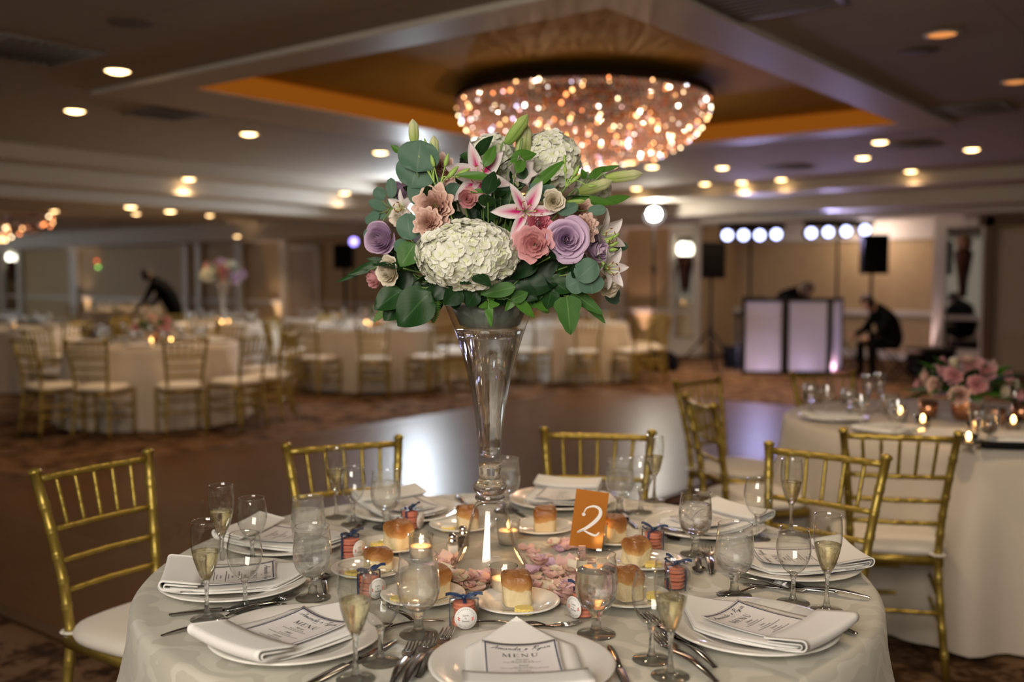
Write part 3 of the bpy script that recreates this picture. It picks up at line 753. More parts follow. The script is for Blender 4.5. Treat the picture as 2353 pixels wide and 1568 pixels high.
def table_parts(name, label, cat, loc, r):
    t = thing(name, label, cat, loc, 0)
    bm = BM(); lathe(bm, [(0, TZ - .030), (r - .004, TZ - .030), (r, TZ - .026), (r, TZ - .006), (r - .004, TZ - .002), (0, TZ - .002)], 48); obj('tabletop', bm, M_tabletop, t)
    for k in range(4):
        a = k * pi / 2 + pi / 4; bm = BM(); tube(bm, [(.42 * cos(a), .42 * sin(a), -.008), (.40 * cos(a), .40 * sin(a), TZ - .028)], .014, 8); obj('leg', bm, M_tleg, t)
    return t
def cloth_mesh(bm, r, folds, seed, z0=.012, seg=192, flare=.10, amp=.055):
    q = random.Random(seed); ph = [q.uniform(0, 6.28) for _ in range(4)]
    def fold(a): return .5 + .5 * (.62 * cos(folds * a + ph[0] + .7 * sin(3 * a + ph[1])) + .38 * cos((folds * 2 + 3) * a + ph[2] + sin(2 * a + ph[3])))
    rad = [0, .15, .3, .45, .58, .68, r - .05, r - .02, r - .006]
    prof_ = [(x, 0, TZ + .0015) for x in rad if x <= r - .005]
    prof_ += [(r, 0, TZ - .003), (r + .005, 0.03, TZ - .012)]
    for k in range(1, 13):
        f = k / 12; prof_.append((r + .006, f, TZ - .012 - f * (TZ - .012 - z0)))
    rings = []
    for (x, f, z) in prof_:
        ring = []
        if x == 0: rings.append([bm.verts.new((0, 0, z))]); continue
        for k in range(seg):
            a = 2 * pi * k / seg; g = fold(a)
            rr = x + (f ** .8) * (flare * .45 + amp * 2.0 * g * min(1, f * 3.6))
            zz = z + (q.uniform(-.0006, .0006) if z > TZ and x > .1 else 0)
            ring.append(bm.verts.new((rr * cos(a), rr * sin(a), zz)))
        rings.append(ring)
    for A, B in zip(rings, rings[1:]):
        for k in range(seg):
            k2 = (k + 1) % seg
            if len(A) == 1: bm.faces.new((A[0], B[k], B[k2]))
            else: bm.faces.new((A[k], B[k], B[k2], A[k2]))
table_parts('banquet_table', 'round banquet table under the white damask cloth holding the tall glass vase', 'table', (TC.x, TC.y, 0), TR - .012)
bm = BM(); cloth_mesh(bm, TR, 13, 5, amp=.055, flare=.07); tag(obj('tablecloth', bm, M_damask, loc=(TC.x, TC.y, 0)), 'ivory damask tablecloth draped over the table with the tall vase and menus', 'tablecloth')
CZ = TZ + .0022       # cloth surface
# ---------------------------------------------------------------- plates
plate = thing('dinner_plate', '', 'plate')
bm = BM(); lathe(bm, [(0, .006), (.088, .006), (.098, .010), (.108, .0150), (.146, .0205), (.1505, .0205), (.1520, .0190), (.1490, .0165), (.110, .0105), (.096, .003), (.090, 0), (0, 0)], 64); obj('plate_body', bm, M_china, plate)
for ch in list(plate.children):   # a plate is one piece of china
    me = ch.data; bpy.data.objects.remove(ch)
bpy.data.objects.remove(plate)
me.name = 'dinner_plate'
def plate_at(loc, label, group, mesh, name='dinner_plate', s=1):
    o = bpy.data.objects.new(name, mesh); COL.objects.link(o); o.location = loc; o.scale = (s, s, s)
    return tag(o, label, 'plate', group)
PLATE = me
bm = BM(); lathe(bm, [(0, .005), (.045, .005), (.052, .008), (.060, .0125), (.080, .0165), (.0835, .0165), (.0845, .0150), (.082, .013), (.060, .009), (.050, .002), (.046, 0), (0, 0)], 56)
SPLATE = bpy.data.meshes.new('bread_plate'); bm.normal_update(); bm.to_mesh(SPLATE); bm.free(); SPLATE.materials.append(M_china)
SPLATE.polygons.foreach_set('use_smooth', [True] * len(SPLATE.polygons))
CLK = {'six': "six o'clock", 'seven': "seven o'clock", 'nine': "nine o'clock", 'ten': "ten o'clock", 'eleven': "eleven o'clock", 'twelve': "twelve o'clock", 'two': "two o'clock", 'three': "three o'clock", 'four': "four o'clock"}
def seat_rot(k):
    d = TC - SEAT[k]; d.z = 0; return rotz_to(d.normalized())
for k, p in SEAT.items():
    plate_at((p.x, p.y, CZ), "round white dinner plate under the napkin at %s on the vase table" % CLK[k], 'dinner plates on the vase table', PLATE)
# ---------------------------------------------------------------- folded napkins with menu cards tucked under their cuffs
def sag(x, y):
    r = sqrt(x * x + y * y); return .0085 + .0145 * min(1.25, (r / .15)) ** 2
nap = thing('folded_napkin', '', 'napkin')
bm = BM()
def half_w(y): return .093 if y <= .058 else max(.0012, .093 * (1 - (y - .058) / .092))
def layer(z0, th, y0, y1, shrink):
    nv, nu = 26, 12
    top = []; bot = []
    for j in range(nv + 1):
        y = y0 + (y1 - y0) * j / nv; hw = half_w(y) * shrink; A, B = [], []
        for i in range(nu + 1):
            x = -hw + 2 * hw * i / nu; lift = .010 * max(0, (y - .05) / .09) ** 1.5
            e = abs(2 * i / nu - 1) ** 6 * .0012
            z = sag(x, y) + z0 + lift + .0012 * sin(23 * x + 31 * y + z0 * 900)
            A.append(bm.verts.new((x, y, z + th - e))); B.append(bm.verts.new((x, y, z)))
        top.append(A); bot.append(B)
    for j in range(nv):
        for i in range(nu):
            bm.faces.new((top[j][i], top[j][i + 1], top[j + 1][i + 1], top[j + 1][i])); bm.faces.new((bot[j][i], bot[j + 1][i], bot[j + 1][i + 1], bot[j][i + 1]))
        for i, fl in ((0, 1), (nu, 0)):
            q = (top[j][i], top[j + 1][i], bot[j + 1][i], bot[j][i]); bm.faces.new(q if fl else q[::-1])
    for j, fl in ((0, 0), (nv, 1)):
        for i in range(nu):
            q = (top[j][i], top[j][i + 1], bot[j][i + 1], bot[j][i]); bm.faces.new(q if not fl else q[::-1])
for z0, sh, y1 in ((.0, .985, .146), (.0032, .97, .150), (.0064, .985, .143)): layer(z0, .0028, -.140, y1, sh)
obj('napkin_body', bm, M_napkin, nap)
bm = BM()
zc = lambda x, y: sag(x, y) - .0085
arc = [(-.150 - .0105 * sin(a), .0205 + .0105 * cos(a)) for a in [pi * k / 8 for k in range(9)]]
sheet(bm, [(-.082, .0300), (-.10, .0305), (-.12, .0312)] + arc + [(-.12, .0098)], -.097, .097, .0030, 16, zc)
arc2 = [(-.146 - .0055 * sin(a), .0185 + .0055 * cos(a)) for a in [pi * k / 6 for k in range(7)]]
sheet(bm, [(-.088, .0240), (-.12, .0242)] + arc2 + [(-.10, .0130)], -.096, .096, .0022, 16, zc)
obj('napkin_cuff', bm, M_napkin, nap)
NAP = Proto(nap)
def mz(x, y): return sag(x, y) + .0118 + .010 * max(0, (y - .04) / .08) ** 1.4 + .006 * (abs(x) / .063) ** 2.2 * max(0, (y + .09) / .15)
def mcurve(x, y, z): return (x, y, mz(x, y) + z)
card = thing('menu_card', '', 'menu')
bm = BM()
grid(bm, lambda u, v: mcurve(-.0635 + .127 * u, -.110 + .172 * v, .0004), 14, 14)
r = bmesh.ops.extrude_face_region(bm, geom=bm.faces[:]); bmesh.ops.translate(bm, verts=[g for g in r['geom'] if isinstance(g, bmesh.types.BMVert)], vec=(0, 0, .0006))
obj('paper', bm, M_paper, card)
bm = BM()
bw = .0021; x1 = .0580; y1 = .0570
for k in range(24):
    pass
def strip(pts, wd, zz=.0015, ff=mcurve):
    ribbon(bm, pts, wd, zz, ff)
strip([(-x1 + 2 * x1 * k / 24, y1) for k in range(25)], bw); strip([(-x1, y1 + bw / 2 - (y1 + .104) * k / 20) for k in range(21)], bw); strip([(x1, y1 + bw / 2 - (y1 + .104) * k / 20) for k in range(21)], bw)
obj('navy_border', bm, M_navy, card)['label'] = 'navy printed border line'
bm = BM()
# handwriting-like names: polylines on a 1-unit em, slanted
GL = {'A': [[(0, 0), (.25, .35), (.55, 1.0), (.58, .5), (.6, 0)], [(.08, .32), (.35, .40), (.75, .42)]],
      'R': [[(.12, 0), (.22, .5), (.35, .98)], [(.05, .8), (.3, 1.0), (.62, .95), (.6, .7), (.3, .52), (.45, .25), (.8, 0)]],
      'm': [[(0, .4), (.1, .45), (.12, 0), (.2, .35), (.32, .45), (.34, 0), (.42, .35), (.54, .45), (.56, .05), (.66, .1)]],
      'a': [[(.36, .4), (.2, .46), (.04, .25), (.12, .02), (.3, .12), (.38, .42), (.36, .06), (.5, .1)]],
      'n': [[(0, .4), (.1, .45), (.12, 0), (.22, .36), (.34, .45), (.36, .05), (.48, .1)]],
      'd': [[(.36, .4), (.2, .46), (.04, .25), (.12, .02), (.3, .12), (.42, .98), (.36, .06), (.5, .1)]],
      'y': [[(0, .42), (.06, .12), (.2, .08), (.34, .42), (.26, -.2), (.1, -.42), (.02, -.25), (.4, .08)]],
      '+': [[(.1, .25), (.22, .45), (.3, .35), (.1, .1), (.2, .0), (.42, .25)]], ' ': []}
ADV = {'A': .72, 'R': .75, 'm': .68, 'a': .5, 'n': .5, 'd': .52, 'y': .46, '+': .5, ' ': .35}
def script(bm, s, size, cx, y, z, f, wd):
    tot = sum(ADV[c] for c in s) * size; x = cx - tot / 2
    for c in s:
        for st in GL[c]:
            pts = smooth_path([(x + (px + .32 * py) * size, y + py * size * .8, 0) for px, py in st], 4)
            ribbon(bm, [(p.x, p.y) for p in pts], [wd * (.6 + .8 * abs(sin(i * .55))) for i in range(len(pts))], z, f)
        x += ADV[c] * size
script(bm, 'Amanda + Ryan', .0145, 0, .0395, .0016, mcurve, .0009)
obj('names_lettering', bm, M_ink, card)
bm = BM()
# serif capitals M E N U
def serif(bm, ch, x, y, h, z, f):
    t, th = h * .05, h * .15
    def bar(a, b, wd): ribbon(bm, [(x + (a[0] + (b[0] - a[0]) * k / 3) * h, y + (a[1] + (b[1] - a[1]) * k / 3) * h) for k in range(4)], wd, z, f)
    def sf(cx, cy, wd=.26): bar((cx - wd / 2, cy), (cx + wd / 2, cy), t)
    if ch == 'M':
        bar((.12, 0), (.16, 1), t * 1.2); bar((.16, 1), (.56, .05), th); bar((.56, .05), (.96, 1), t); bar((.96, 1), (1.0, 0), th); sf(.12, 0); sf(1.0, 0, .34); sf(.1, 1, .2); sf(1.02, 1, .2); return 1.3
    if ch == 'E':
        bar((.14, 0), (.14, 1), th); bar((.04, 1), (.66, 1), t); bar((.04, 0), (.70, 0), t); bar((.14, .52), (.52, .52), t); bar((.66, 1), (.67, .78), t); bar((.70, 0), (.72, .24), t); bar((.52, .42), (.52, .62), t); return .92
    if ch == 'N':
        bar((.14, 0), (.14, 1), t * 1.2); bar((.12, 1), (.86, 0), th); bar((.86, 0), (.86, 1), t * 1.2); sf(.14, 0); sf(.08, 1, .22); sf(.86, 1); return 1.18
    if ch == 'U':
        pts = [(.16, 1), (.16, .35), (.22, .1), (.42, -.02), (.64, .06), (.74, .3), (.75, 1)]
        ribbon(bm, [(x + a * h, y + b * h) for a, b in pts], [th, th, th, th * .8, t * 1.3, t * 1.2, t * 1.2], z, f); sf(.16, 1, .32); sf(.75, 1, .28); return 1.05
x = -.0315
for c in 'MENU': x += serif(bm, c, x, .0115, .0125, .0016, mcurve) * .0125 * 1.12
obj('menu_lettering', bm, M_ink, card)
bm = BM()
text_bm(bm, '7.19.19', .0036, 0, .0325, .0016, mcurve)
for s, y in (('Starter', -.001), ('Salad', -.0265), ('Entree', -.050)): text_bm(bm, s, .0078, 0, y, .0016, mcurve, shear=.45)
for ws, y in (((.034, .062), -.0065), ((.03, .072), -.0325), ((.032, .06), -.056)):
    for q, wd in enumerate(ws):
        x = -wd / 2; rr = random.Random(int(wd * 1e4))
        while x < wd / 2:
            l = rr.uniform(.003, .008); ribbon(bm, [(x, y - .0055 * q), (x + l * .5, y - .0055 * q + .0002), (x + l, y - .0055 * q)], .0013, .0016, mcurve); x += l + .0012
obj('dish_lettering', bm, M_ink, card)
CARD = Proto(card)
for k, p in SEAT.items():
    rz = seat_rot(k) + R.uniform(-.05, .05); inn = (TC - p).xy.normalized() * {'six': -.004, 'nine': .020, 'ten': .018, 'three': .012}.get(k, .006); l = (p.x + inn.x, p.y + inn.y, CZ + .0005)
    NAP.put(l, rz, "white folded napkin with rolled cuff at %s on the vase table" % CLK[k], 'napkins on the vase table')
    CARD.put(l, rz, "navy bordered menu card tucked in the napkin at %s of the vase table" % CLK[k], 'menu cards on the vase table')
# ---------------------------------------------------------------- glasses
def glass(name, bowl, stem, foot, liquid, lname, bmat, lmat, cat='glass'):
    t = thing(name, '', cat)
    bm = BM(); lathe(bm, bowl, 40); obj('bowl', bm, bmat, t)
    bm = BM(); lathe(bm, stem, 20); obj('stem', bm, M_stem, t)
    bm = BM(); lathe(bm, foot, 36); obj('foot', bm, M_stem, t)
    if liquid: bm = BM(); lathe(bm, liquid, 40); obj(lname, bm, lmat, t)
    return t
def rimmed(pr_):  # bowl wall with a rounded lip
    r, z = pr_[-1]; return pr_ + [(r + .0010, z + .0007), (r + .0002, z + .0017), (r - .0010, z + .0015), (r - .0016, z + .0004), (r - .0009, z - .0006)]
gb = [(.009, .0455), (.018, .0475), (.027, .0540), (.0335, .064), (.0375, .078), (.0385, .090), (.0380, .105), (.0362, .122), (.0345, .138), (.0338, .1465)]
gs = [(0, .006), (.0105, .007), (.0105, .012), (.0085, .018), (.0082, .030), (.0095, .036), (.0120, .040), (.0105, .0440), (.0125, .0465), (0, .0470)]
gf = [(0, .0005), (.0335, .0005), (.0350, .0018), (.0340, .0032), (.022, .0055), (.0140, .0080), (.0108, .0105), (0, .0105)]
gl_ = [(0, .0480), (.012, .0485), (.0260, .0548), (.0324, .0645), (.0364, .078), (.0374, .090), (.0369, .105), (.0354, .1175), (.0350, .1185), (0, .1183)]
GOB = Proto(glass('water_goblet', rimmed(gb), gs, gf, gl_, 'iced_water', M_bowlf, M_waterf))
GOBC = Proto(glass('water_goblet', rimmed(gb), gs, gf, gl_, 'clear_water', M_bowl, M_water))
wb = [(.006, .0605), (.013, .063), (.0205, .070), (.0265, .0800), (.0315, .093), (.0338, .106), (.0335, .118), (.0315, .132), (.0288, .1440), (.0280, .1485)]
ws = [(0, .005), (.0080, .006), (.0080, .010), (.0060, .014), (.0046, .022), (.0040, .034), (.0046, .046), (.0062, .0545), (.0080, .0590), (.0095, .0615), (0, .0618)]
wf = [(0, .0005), (.0312, .0005), (.0325, .0016), (.0316, .0028), (.020, .0045), (.0115, .0065), (.0082, .0085), (0, .0085)]
WIN = Proto(glass('wine_glass', rimmed(wb), ws, wf, None, '', M_bowl, None))
fb = [(.0050, .0735), (.0085, .076), (.0130, .0845), (.0180, .098), (.0228, .115), (.0260, .132), (.0272, .148), (.0270, .163), (.0258, .178), (.0250, .1860)]
fs = [(0, .005), (.0075, .006), (.0070, .012), (.0055, .018), (.0040, .030), (.0034, .046), (.0040, .060), (.0054, .069), (.0070, .0745), (0, .0755)]
ff_ = [(0, .0005), (.0300, .0005), (.0312, .0016), (.0304, .0027), (.019, .0044), (.0105, .0066), (.0074, .009), (0, .009)]
fl = [(0, .0762), (.0070, .0768), (.0122, .0848), (.0172, .098), (.0219, .115), (.0248, .1295), (.0245, .1305), (0, .1303)]
FLU = Proto(glass('champagne_flute', rimmed(fb), fs, ff_, fl, 'champagne', M_bowl, M_wine))
GP = [('six', 1370, 1459, 1), ('seven', 962, 1460, 0), ('nine', 719, 1376, 0), ('ten', 709, 1292, 0), ('eleven', 887, 1214, 0), ('twelve', 1163, 1176, 0), ('two', 1424, 1180, 0), ('two b', 1597, 1275, 1), ('three', 1687, 1370, 0)]
gw = {'six': "at six o'clock, left of the flute and roll", 'seven': '', }
for k, x, y, clear in GP:
    p = P(x, y, CZ); wh = {'six': "water goblet of clear water at six o'clock between favor box and flute", 'seven': "dewy iced water goblet between the seven and six o'clock places", 'nine': "dewy iced water goblet by the nine o'clock plate", 'ten': "dewy iced water goblet by the ten o'clock plate",
        'eleven': "dewy iced water goblet by the eleven o'clock plate", 'twelve': "dewy iced water goblet behind the stem of the tall vase", 'two': "dewy iced water goblet behind the orange number card", 'two b': "water goblet of clear water by the two o'clock plate", 'three': "dewy iced water goblet by the three o'clock plate"}[k]
    (GOBC if clear else GOB).put(p, R.uniform(0, 6), wh, 'water goblets on the vase table')
for k, x, y in (('seven', 875, 1523), ('six', 1497, 1518), ('nine', 564, 1402), ('ten', 580, 1296), ('eleven', 812, 1206), ('two', 1472, 1178), ('two plate', 1740, 1240), ('three', 1822, 1387)):
    lb = {'seven': "empty wine glass beside the flute by the seven o'clock plate", 'six': "empty wine glass in front of the roll by the four o'clock plate", 'nine': "empty wine glass over the nine o'clock menu card", 'ten': "empty wine glass over the ten o'clock menu card",
          'eleven': "empty wine glass by the eleven o'clock plate before a gold chair", 'two': "empty wine glass behind the orange number card beside the dewy goblet", 'two plate': "empty wine glass by the two o'clock plate", 'three': "empty wine glass over the three o'clock menu card"}[k]
    WIN.put(P(x, y, CZ), R.uniform(0, 6), lb, 'wine glasses on the vase table')
for k, x, y in (('seven', 817, 1563), ('six', 1540, 1556), ('nine', 476, 1424), ('ten', 511, 1308), ('eleven', 773, 1190), ('two', 1503, 1152), ('two plate', 1817, 1226), ('three', 1899, 1404)):
    lb = {'seven': "half full champagne flute by the seven o'clock plate", 'six': "half full champagne flute by the forks of the four o'clock place", 'nine': "half full champagne flute by the nine o'clock plate", 'ten': "half full champagne flute by the ten o'clock plate",
          'eleven': "half full champagne flute by the eleven o'clock plate", 'two': "half full champagne flute at the table edge behind the number card", 'two plate': "half full champagne flute in front of the gold chair by two o'clock", 'three': "half full champagne flute by the three o'clock plate"}[k]
    FLU.put(P(x, y, CZ), R.uniform(0, 6), lb, 'champagne flutes on the vase table')
# ---------------------------------------------------------------- cutlery (lies along +y, tip at y = 1 length)
def handle(bm, L0, L1, w0, w1, th=.0032, lift=.0):
    def f(u, v):
        y = L0 + (L1 - L0) * v; wd = w0 + (w1 - w0) * (1 - sin(pi * min(1, max(0, v)) ** .7 / 2)) if v > .04 else w0 * .6
        a = 2 * pi * u; return (cos(a) * wd * .5, y, .0022 + th * .5 + lift * sin(pi * v) + sin(a) * th * .5 * (1.0 if v > .03 else .4))
    grid(bm, f, 10, 24)
def mk_fork():
    bm = BM(); handle(bm, 0, .125, .0175, .0062, .0034, .006)
    W_ = .024
    def head(u, v):
        y = .120 + .028 * v; wd = .0058 + (W_ - .0058) * sin(pi / 2 * min(1, v * 1.1)); x = (u - .5) * wd
        return (x, y, .0045 + .0015 * v - .004 * (1 - (2 * u - 1) ** 2) * v * .5)
    for dz in (0, .0016): grid(bm, (lambda u, v, dz=dz: (head(u, v)[0], head(u, v)[1], head(u, v)[2] + dz)), 8, 8)
    for k in range(4):
        x = (k - 1.5) * W_ * .268; tube(bm, [(x, .145, .0055), (x, .165, .0052), (x * .97, .182, .0075), (x * .95, .192, .0105)], [.0021, .0019, .0016, .0007], 6)
    return bm
def mk_knife():
    bm = BM(); handle(bm, 0, .105, .0185, .0110, .0060, .001)
    pts = [(-.0062, .100), (.0062, .100), (.0085, .125), (.0098, .165), (.0092, .205), (.0062, .228), (.0010, .236), (-.0030, .228), (-.0062, .20), (-.0062, .14)]
    poly_prism(bm, pts, .0020, .0036); return bm
def mk_spoon():
    bm = BM(); handle(bm, 0, .125, .0165, .0058, .0032, .006)
    def bowl(u, v):
        wd = .034 * sin(pi * min(1, max(.04, v)) ** .85) + .004 * (1 - v); x = (u - .5) * wd
        return (x, .120 + .058 * v, .0055 - .0065 * sin(pi * v) * (1 - (2 * u - 1) ** 2))
    for dz in (0, .0012): grid(bm, (lambda u, v, dz=dz: (bowl(u, v)[0], bowl(u, v)[1], bowl(u, v)[2] + .006 * .3 + dz)), 10, 12)
    return bm
CUT = {}
for nme, fn, L in (('fork', mk_fork, .192), ('knife', mk_knife, .236), ('spoon', mk_spoon, .178)):
    bm = fn(); m_ = bpy.data.meshes.new(nme); bm.normal_update(); bm.to_mesh(m_); bm.free(); m_.materials.append(M_steel); m_.polygons.foreach_set('use_smooth', [True] * len(m_.polygons)); CUT[nme] = (m_, L)
def cut(kind, tip, end, label, dz=0.0):
    a, b = P(tip[0], tip[1], CZ), P(end[0], end[1], CZ); d = a - b; m_, L = CUT[kind]
    o = bpy.data.objects.new(kind, m_); COL.objects.link(o); s = max(.8, min(1.12, d.length / L))
    b = a - d.normalized() * L * s
    o.location = (b.x, b.y, CZ + dz); o.rotation_euler = (0, 0, rotz_to(d.normalized())); o.scale = (s, s, s)
    tag(o, label, kind, 'cutlery on the vase table')
cut('fork', (951, 1484), (898, 1582), "fork left of the six o'clock plate, outermost of the three", 0)
cut('fork', (993, 1475), (925, 1590), "fork left of the six o'clock plate, middle of the three", .003)
cut('fork', (1033, 1455), (958, 1566), "fork partly hidden by the six o'clock plate rim, innermost of the three", .001)
cut('knife', (911, 1475), (690, 1592), "knife with a dark blade between the seven and six o'clock plates")
cut('knife', (1397, 1486), (1448, 1600), "knife beside the rim of the six o'clock plate below the clear goblet")
cut('fork', (1336, 1438), (1150, 1452), "small fork above the six o'clock plate with tines towards the goblet")
cut('spoon', (1255, 1446), (1120, 1439), "small spoon above the six o'clock plate behind the napkin tip", .002)
cut('fork', (880, 1388), (956, 1438), "small fork between the seven o'clock plate and the dewy goblet")
cut('spoon', (845, 1450), (935, 1441), "small spoon beside the seven o'clock plate under the wine glass", .001)
cut('knife', (658, 1390), (388, 1419), "knife in front of the nine o'clock plate under the glasses")
cut('fork', (684, 1373), (520, 1424), "fork above the seven o'clock plate with tines by the goblet foot", .003)
cut('spoon', (548, 1428), (452, 1448), "spoon half hidden under the rim of the seven o'clock plate")
cut('spoon', (742, 1322), (748, 1368), "spoon beside the foot of the nine o'clock goblet")
cut('fork', (1476, 1420), (1633, 1525), "fork beside the four o'clock plate, innermost of the three", .003)
cut('fork', (1512, 1440), (1661, 1555), "fork beside the four o'clock plate, middle of the three", .001)
cut('fork', (1503, 1466), (1668, 1590), "fork beside the four o'clock plate, outermost of the three")
cut('knife', (1800, 1391), (1968, 1462), "knife coming out from under the rim of the four o'clock plate")
cut('fork', (1648, 1374), (1770, 1352), "small fork by the dewy goblet above the four o'clock plate")
cut('fork', (1768, 1345), (1998, 1380), "fork in front of the three o'clock plate, handle towards the table edge", .002)
cut('fork', (1852, 1372), (1702, 1337), "fork in front of the three o'clock plate lying the other way", .005)
cut('knife', (1706, 1345), (1924, 1366), "knife in front of the three o'clock plate under the forks")
cut('fork', (1624, 1262), (1638, 1336), "fork standing out on the cloth beside the two o'clock goblet")
cut('spoon', (1607, 1322), (1603, 1278), "spoon beside the fork by the two o'clock goblet")
cut('knife', (1466, 1217), (1436, 1191), "knife beside the two o'clock plate behind the roll")
cut('spoon', (1560, 1248), (1526, 1232), "spoon below the two o'clock plate by the favor box")
cut('knife', (1212, 1193), (1166, 1168), "knife between the vase and the twelve o'clock plate")
cut('fork', (1075, 1168), (1048, 1142), "fork beside the eleven o'clock plate near the vase")
cut('fork', (806, 1230), (826, 1212), "fork beside the eleven o'clock plate under the glasses")
cut('spoon', (1650, 1250), (1600, 1234), "spoon at the rim of the two o'clock plate")
# ================================================================ BREAD, BUTTER, FAVORS, CANDLES
def bread_mat():
    m, nt, out = new('dinner_roll_crust')
    b = nn(nt, 'ShaderNodeBsdfPrincipled'); b.inputs['Subsurface Weight'].default_value = .15; b.inputs['Subsurface Radius'].default_value = (.01, .006, .003); b.inputs['Subsurface Scale'].default_value = .4
    at = nn(nt, 'ShaderNodeUVMap'); sp = nn(nt, 'ShaderNodeSeparateXYZ'); nt.links.new(at.outputs[0], sp.inputs[0])
    tc = nn(nt, 'ShaderNodeTexCoord'); no = nn(nt, 'ShaderNodeTexNoise'); no.inputs['Scale'].default_value = 60; no.inputs['Detail'].default_value = 5
    nt.links.new(tc.outputs['Object'], no.inputs['Vector'])
    ad = nn(nt, 'ShaderNodeMath'); ad.operation = 'MULTIPLY_ADD'; ad.inputs[1].default_value = .22; nt.links.new(no.outputs[0], ad.inputs[0]); nt.links.new(sp.outputs[1], ad.inputs[2])
    rp = nn(nt, 'ShaderNodeValToRGB'); e = rp.color_ramp.elements
    e[0].position = .57; e[0].color = (.76, .63, .38, 1); e[1].position = 1.0; e[1].color = (.27, .10, .024, 1)
    x = e.new(.625); x.color = (.60, .34, .115, 1); x = e.new(.78); x.color = (.42, .19, .052, 1)
    nt.links.new(ad.outputs[0], rp.inputs[0])
    n2 = nn(nt, 'ShaderNodeTexNoise'); n2.inputs['Scale'].default_value = 140; n2.inputs['Detail'].default_value = 2
    nt.links.new(tc.outputs['Object'], n2.inputs['Vector'])
    gt = nn(nt, 'ShaderNodeMapRange'); gt.inputs[1].default_value = .62; gt.inputs[2].default_value = .72; gt.inputs[4].default_value = .55; nt.links.new(n2.outputs[0], gt.inputs[0])
    up = nn(nt, 'ShaderNodeMapRange'); up.inputs[1].default_value = .80; up.inputs[2].default_value = .95; nt.links.new(sp.outputs[1], up.inputs[0])
    mu = nn(nt, 'ShaderNodeMath'); mu.operation = 'MULTIPLY'; nt.links.new(gt.outputs[0], mu.inputs[0]); nt.links.new(up.outputs[0], mu.inputs[1])
    mx = nn(nt, 'ShaderNodeMixRGB'); mx.inputs[2].default_value = (.82, .72, .58, 1); nt.links.new(mu.outputs[0], mx.inputs[0]); nt.links.new(rp.outputs[0], mx.inputs[1]); nt.links.new(mx.outputs[0], b.inputs['Base Color'])
    rr = nn(nt, 'ShaderNodeMapRange'); rr.inputs[1].default_value = .65; rr.inputs[2].default_value = .9; rr.inputs[3].default_value = .85; rr.inputs[4].default_value = .38; nt.links.new(ad.outputs[0], rr.inputs[0]); nt.links.new(rr.outputs[0], b.inputs['Roughness'])
    bp = nn(nt, 'ShaderNodeBump'); bp.inputs['Strength'].default_value = .8; bp.inputs['Distance'].default_value = .006; nt.links.new(no.outputs[0], bp.inputs['Height']); nt.links.new(bp.outputs[0], b.inputs['Normal'])
    nt.links.new(b.outputs[0], out.inputs[0]); return m
M_bread = bread_mat()
def roll_mesh(seed):
    q = random.Random(seed); bm = BM(); ph = [q.uniform(0, 6) for _ in range(6)]
    def f(u, v):
        a = 2 * pi * u; c, s = cos(a), sin(a); n4 = 4.2; k = (abs(c) ** n4 + abs(s) ** n4) ** (-1 / n4)
        prof_ = [(0, 0), (.90, 0), (.985, .03), (1.0, .10), (.985, .25), (.975, .40), (.985, .50), (1.02, .58), (1.045, .66), (1.035, .75), (.97, .85), (.82, .93), (.55, .975), (.25, .995), (0, 1.0)]
        i = v * (len(prof_) - 1); j = min(int(i), len(prof_) - 2); t = i - j
        r = prof_[j][0] * (1 - t) + prof_[j + 1][0] * t; z = prof_[j][1] * (1 - t) + prof_[j + 1][1] * t
        w_ = 1 + .022 * sin(3 * a + ph[0] + 5 * z) + .02 * sin(5 * a + ph[1] + 9 * z)
        sag_ = .05 * (c * c - .5) if z > .55 else 0
        x, y = c * k * r * .0265 * w_, s * k * r * .0280 * w_
        return (x + .002 * sin(ph[2]) * z, y, z * .060 * (1 + (sag_ + .02 * sin(2 * a + ph[3])) * min(1, r * 1.6)))
    V = grid(bm, f, 48, 42)
    uvl = bm.loops.layers.uv.verify()
    for fc in bm.faces:
        for lp in fc.loops:
            z = lp.vert.co.z / .060; a = atan2(lp.vert.co.y, lp.vert.co.x)
            lp[uvl].uv = (0, z + .09 * sin(2 * a + ph[4]) + .05 * sin(4 * a + ph[5]))
    bmesh.ops.remove_doubles(bm, verts=bm.verts, dist=.0003)
    me = bpy.data.meshes.new('bread_roll'); bm.normal_update(); bm.to_mesh(me); bm.free(); me.materials.append(M_bread); me.polygons.foreach_set('use_smooth', [True] * len(me.polygons)); return me
ROLLS = [roll_mesh(s) for s in (1, 2, 3, 4)]
BP = [  # plate px, roll px, butter px, words
    ((1188, 1396), (1188, 1386), (1207, 1416), "in front of the pink petals, nearest the six o'clock napkin"),
    ((972, 1380), (1002, 1368), (900, 1392), "behind the dewy goblet of the seven o'clock place"),
    ((850, 1318), (868, 1310), (806, 1330), "behind the seven o'clock flute and wine glass"),
    ((905, 1262), (915, 1258), (868, 1258), "beside the lit candle nearest the ten o'clock goblet"),
    ((1062, 1216), (1076, 1216), (1028, 1222), "behind the salt and pepper shakers"),
    ((1246, 1221), (1252, 1220), None, "between the vase and the orange number card"),
    ((1412, 1246), (1408, 1242), None, "standing behind the orange number card"),
    ((1482, 1300), (1461, 1296), (1500, 1306), "beside the favor box at the two o'clock place"),
    ((1444, 1382), (1442, 1374), (1506, 1378), "behind the empty wine glass of the four o'clock place"),
]
M_butter = pr('butter', (.86, .68, .20), .35, sss=.2)
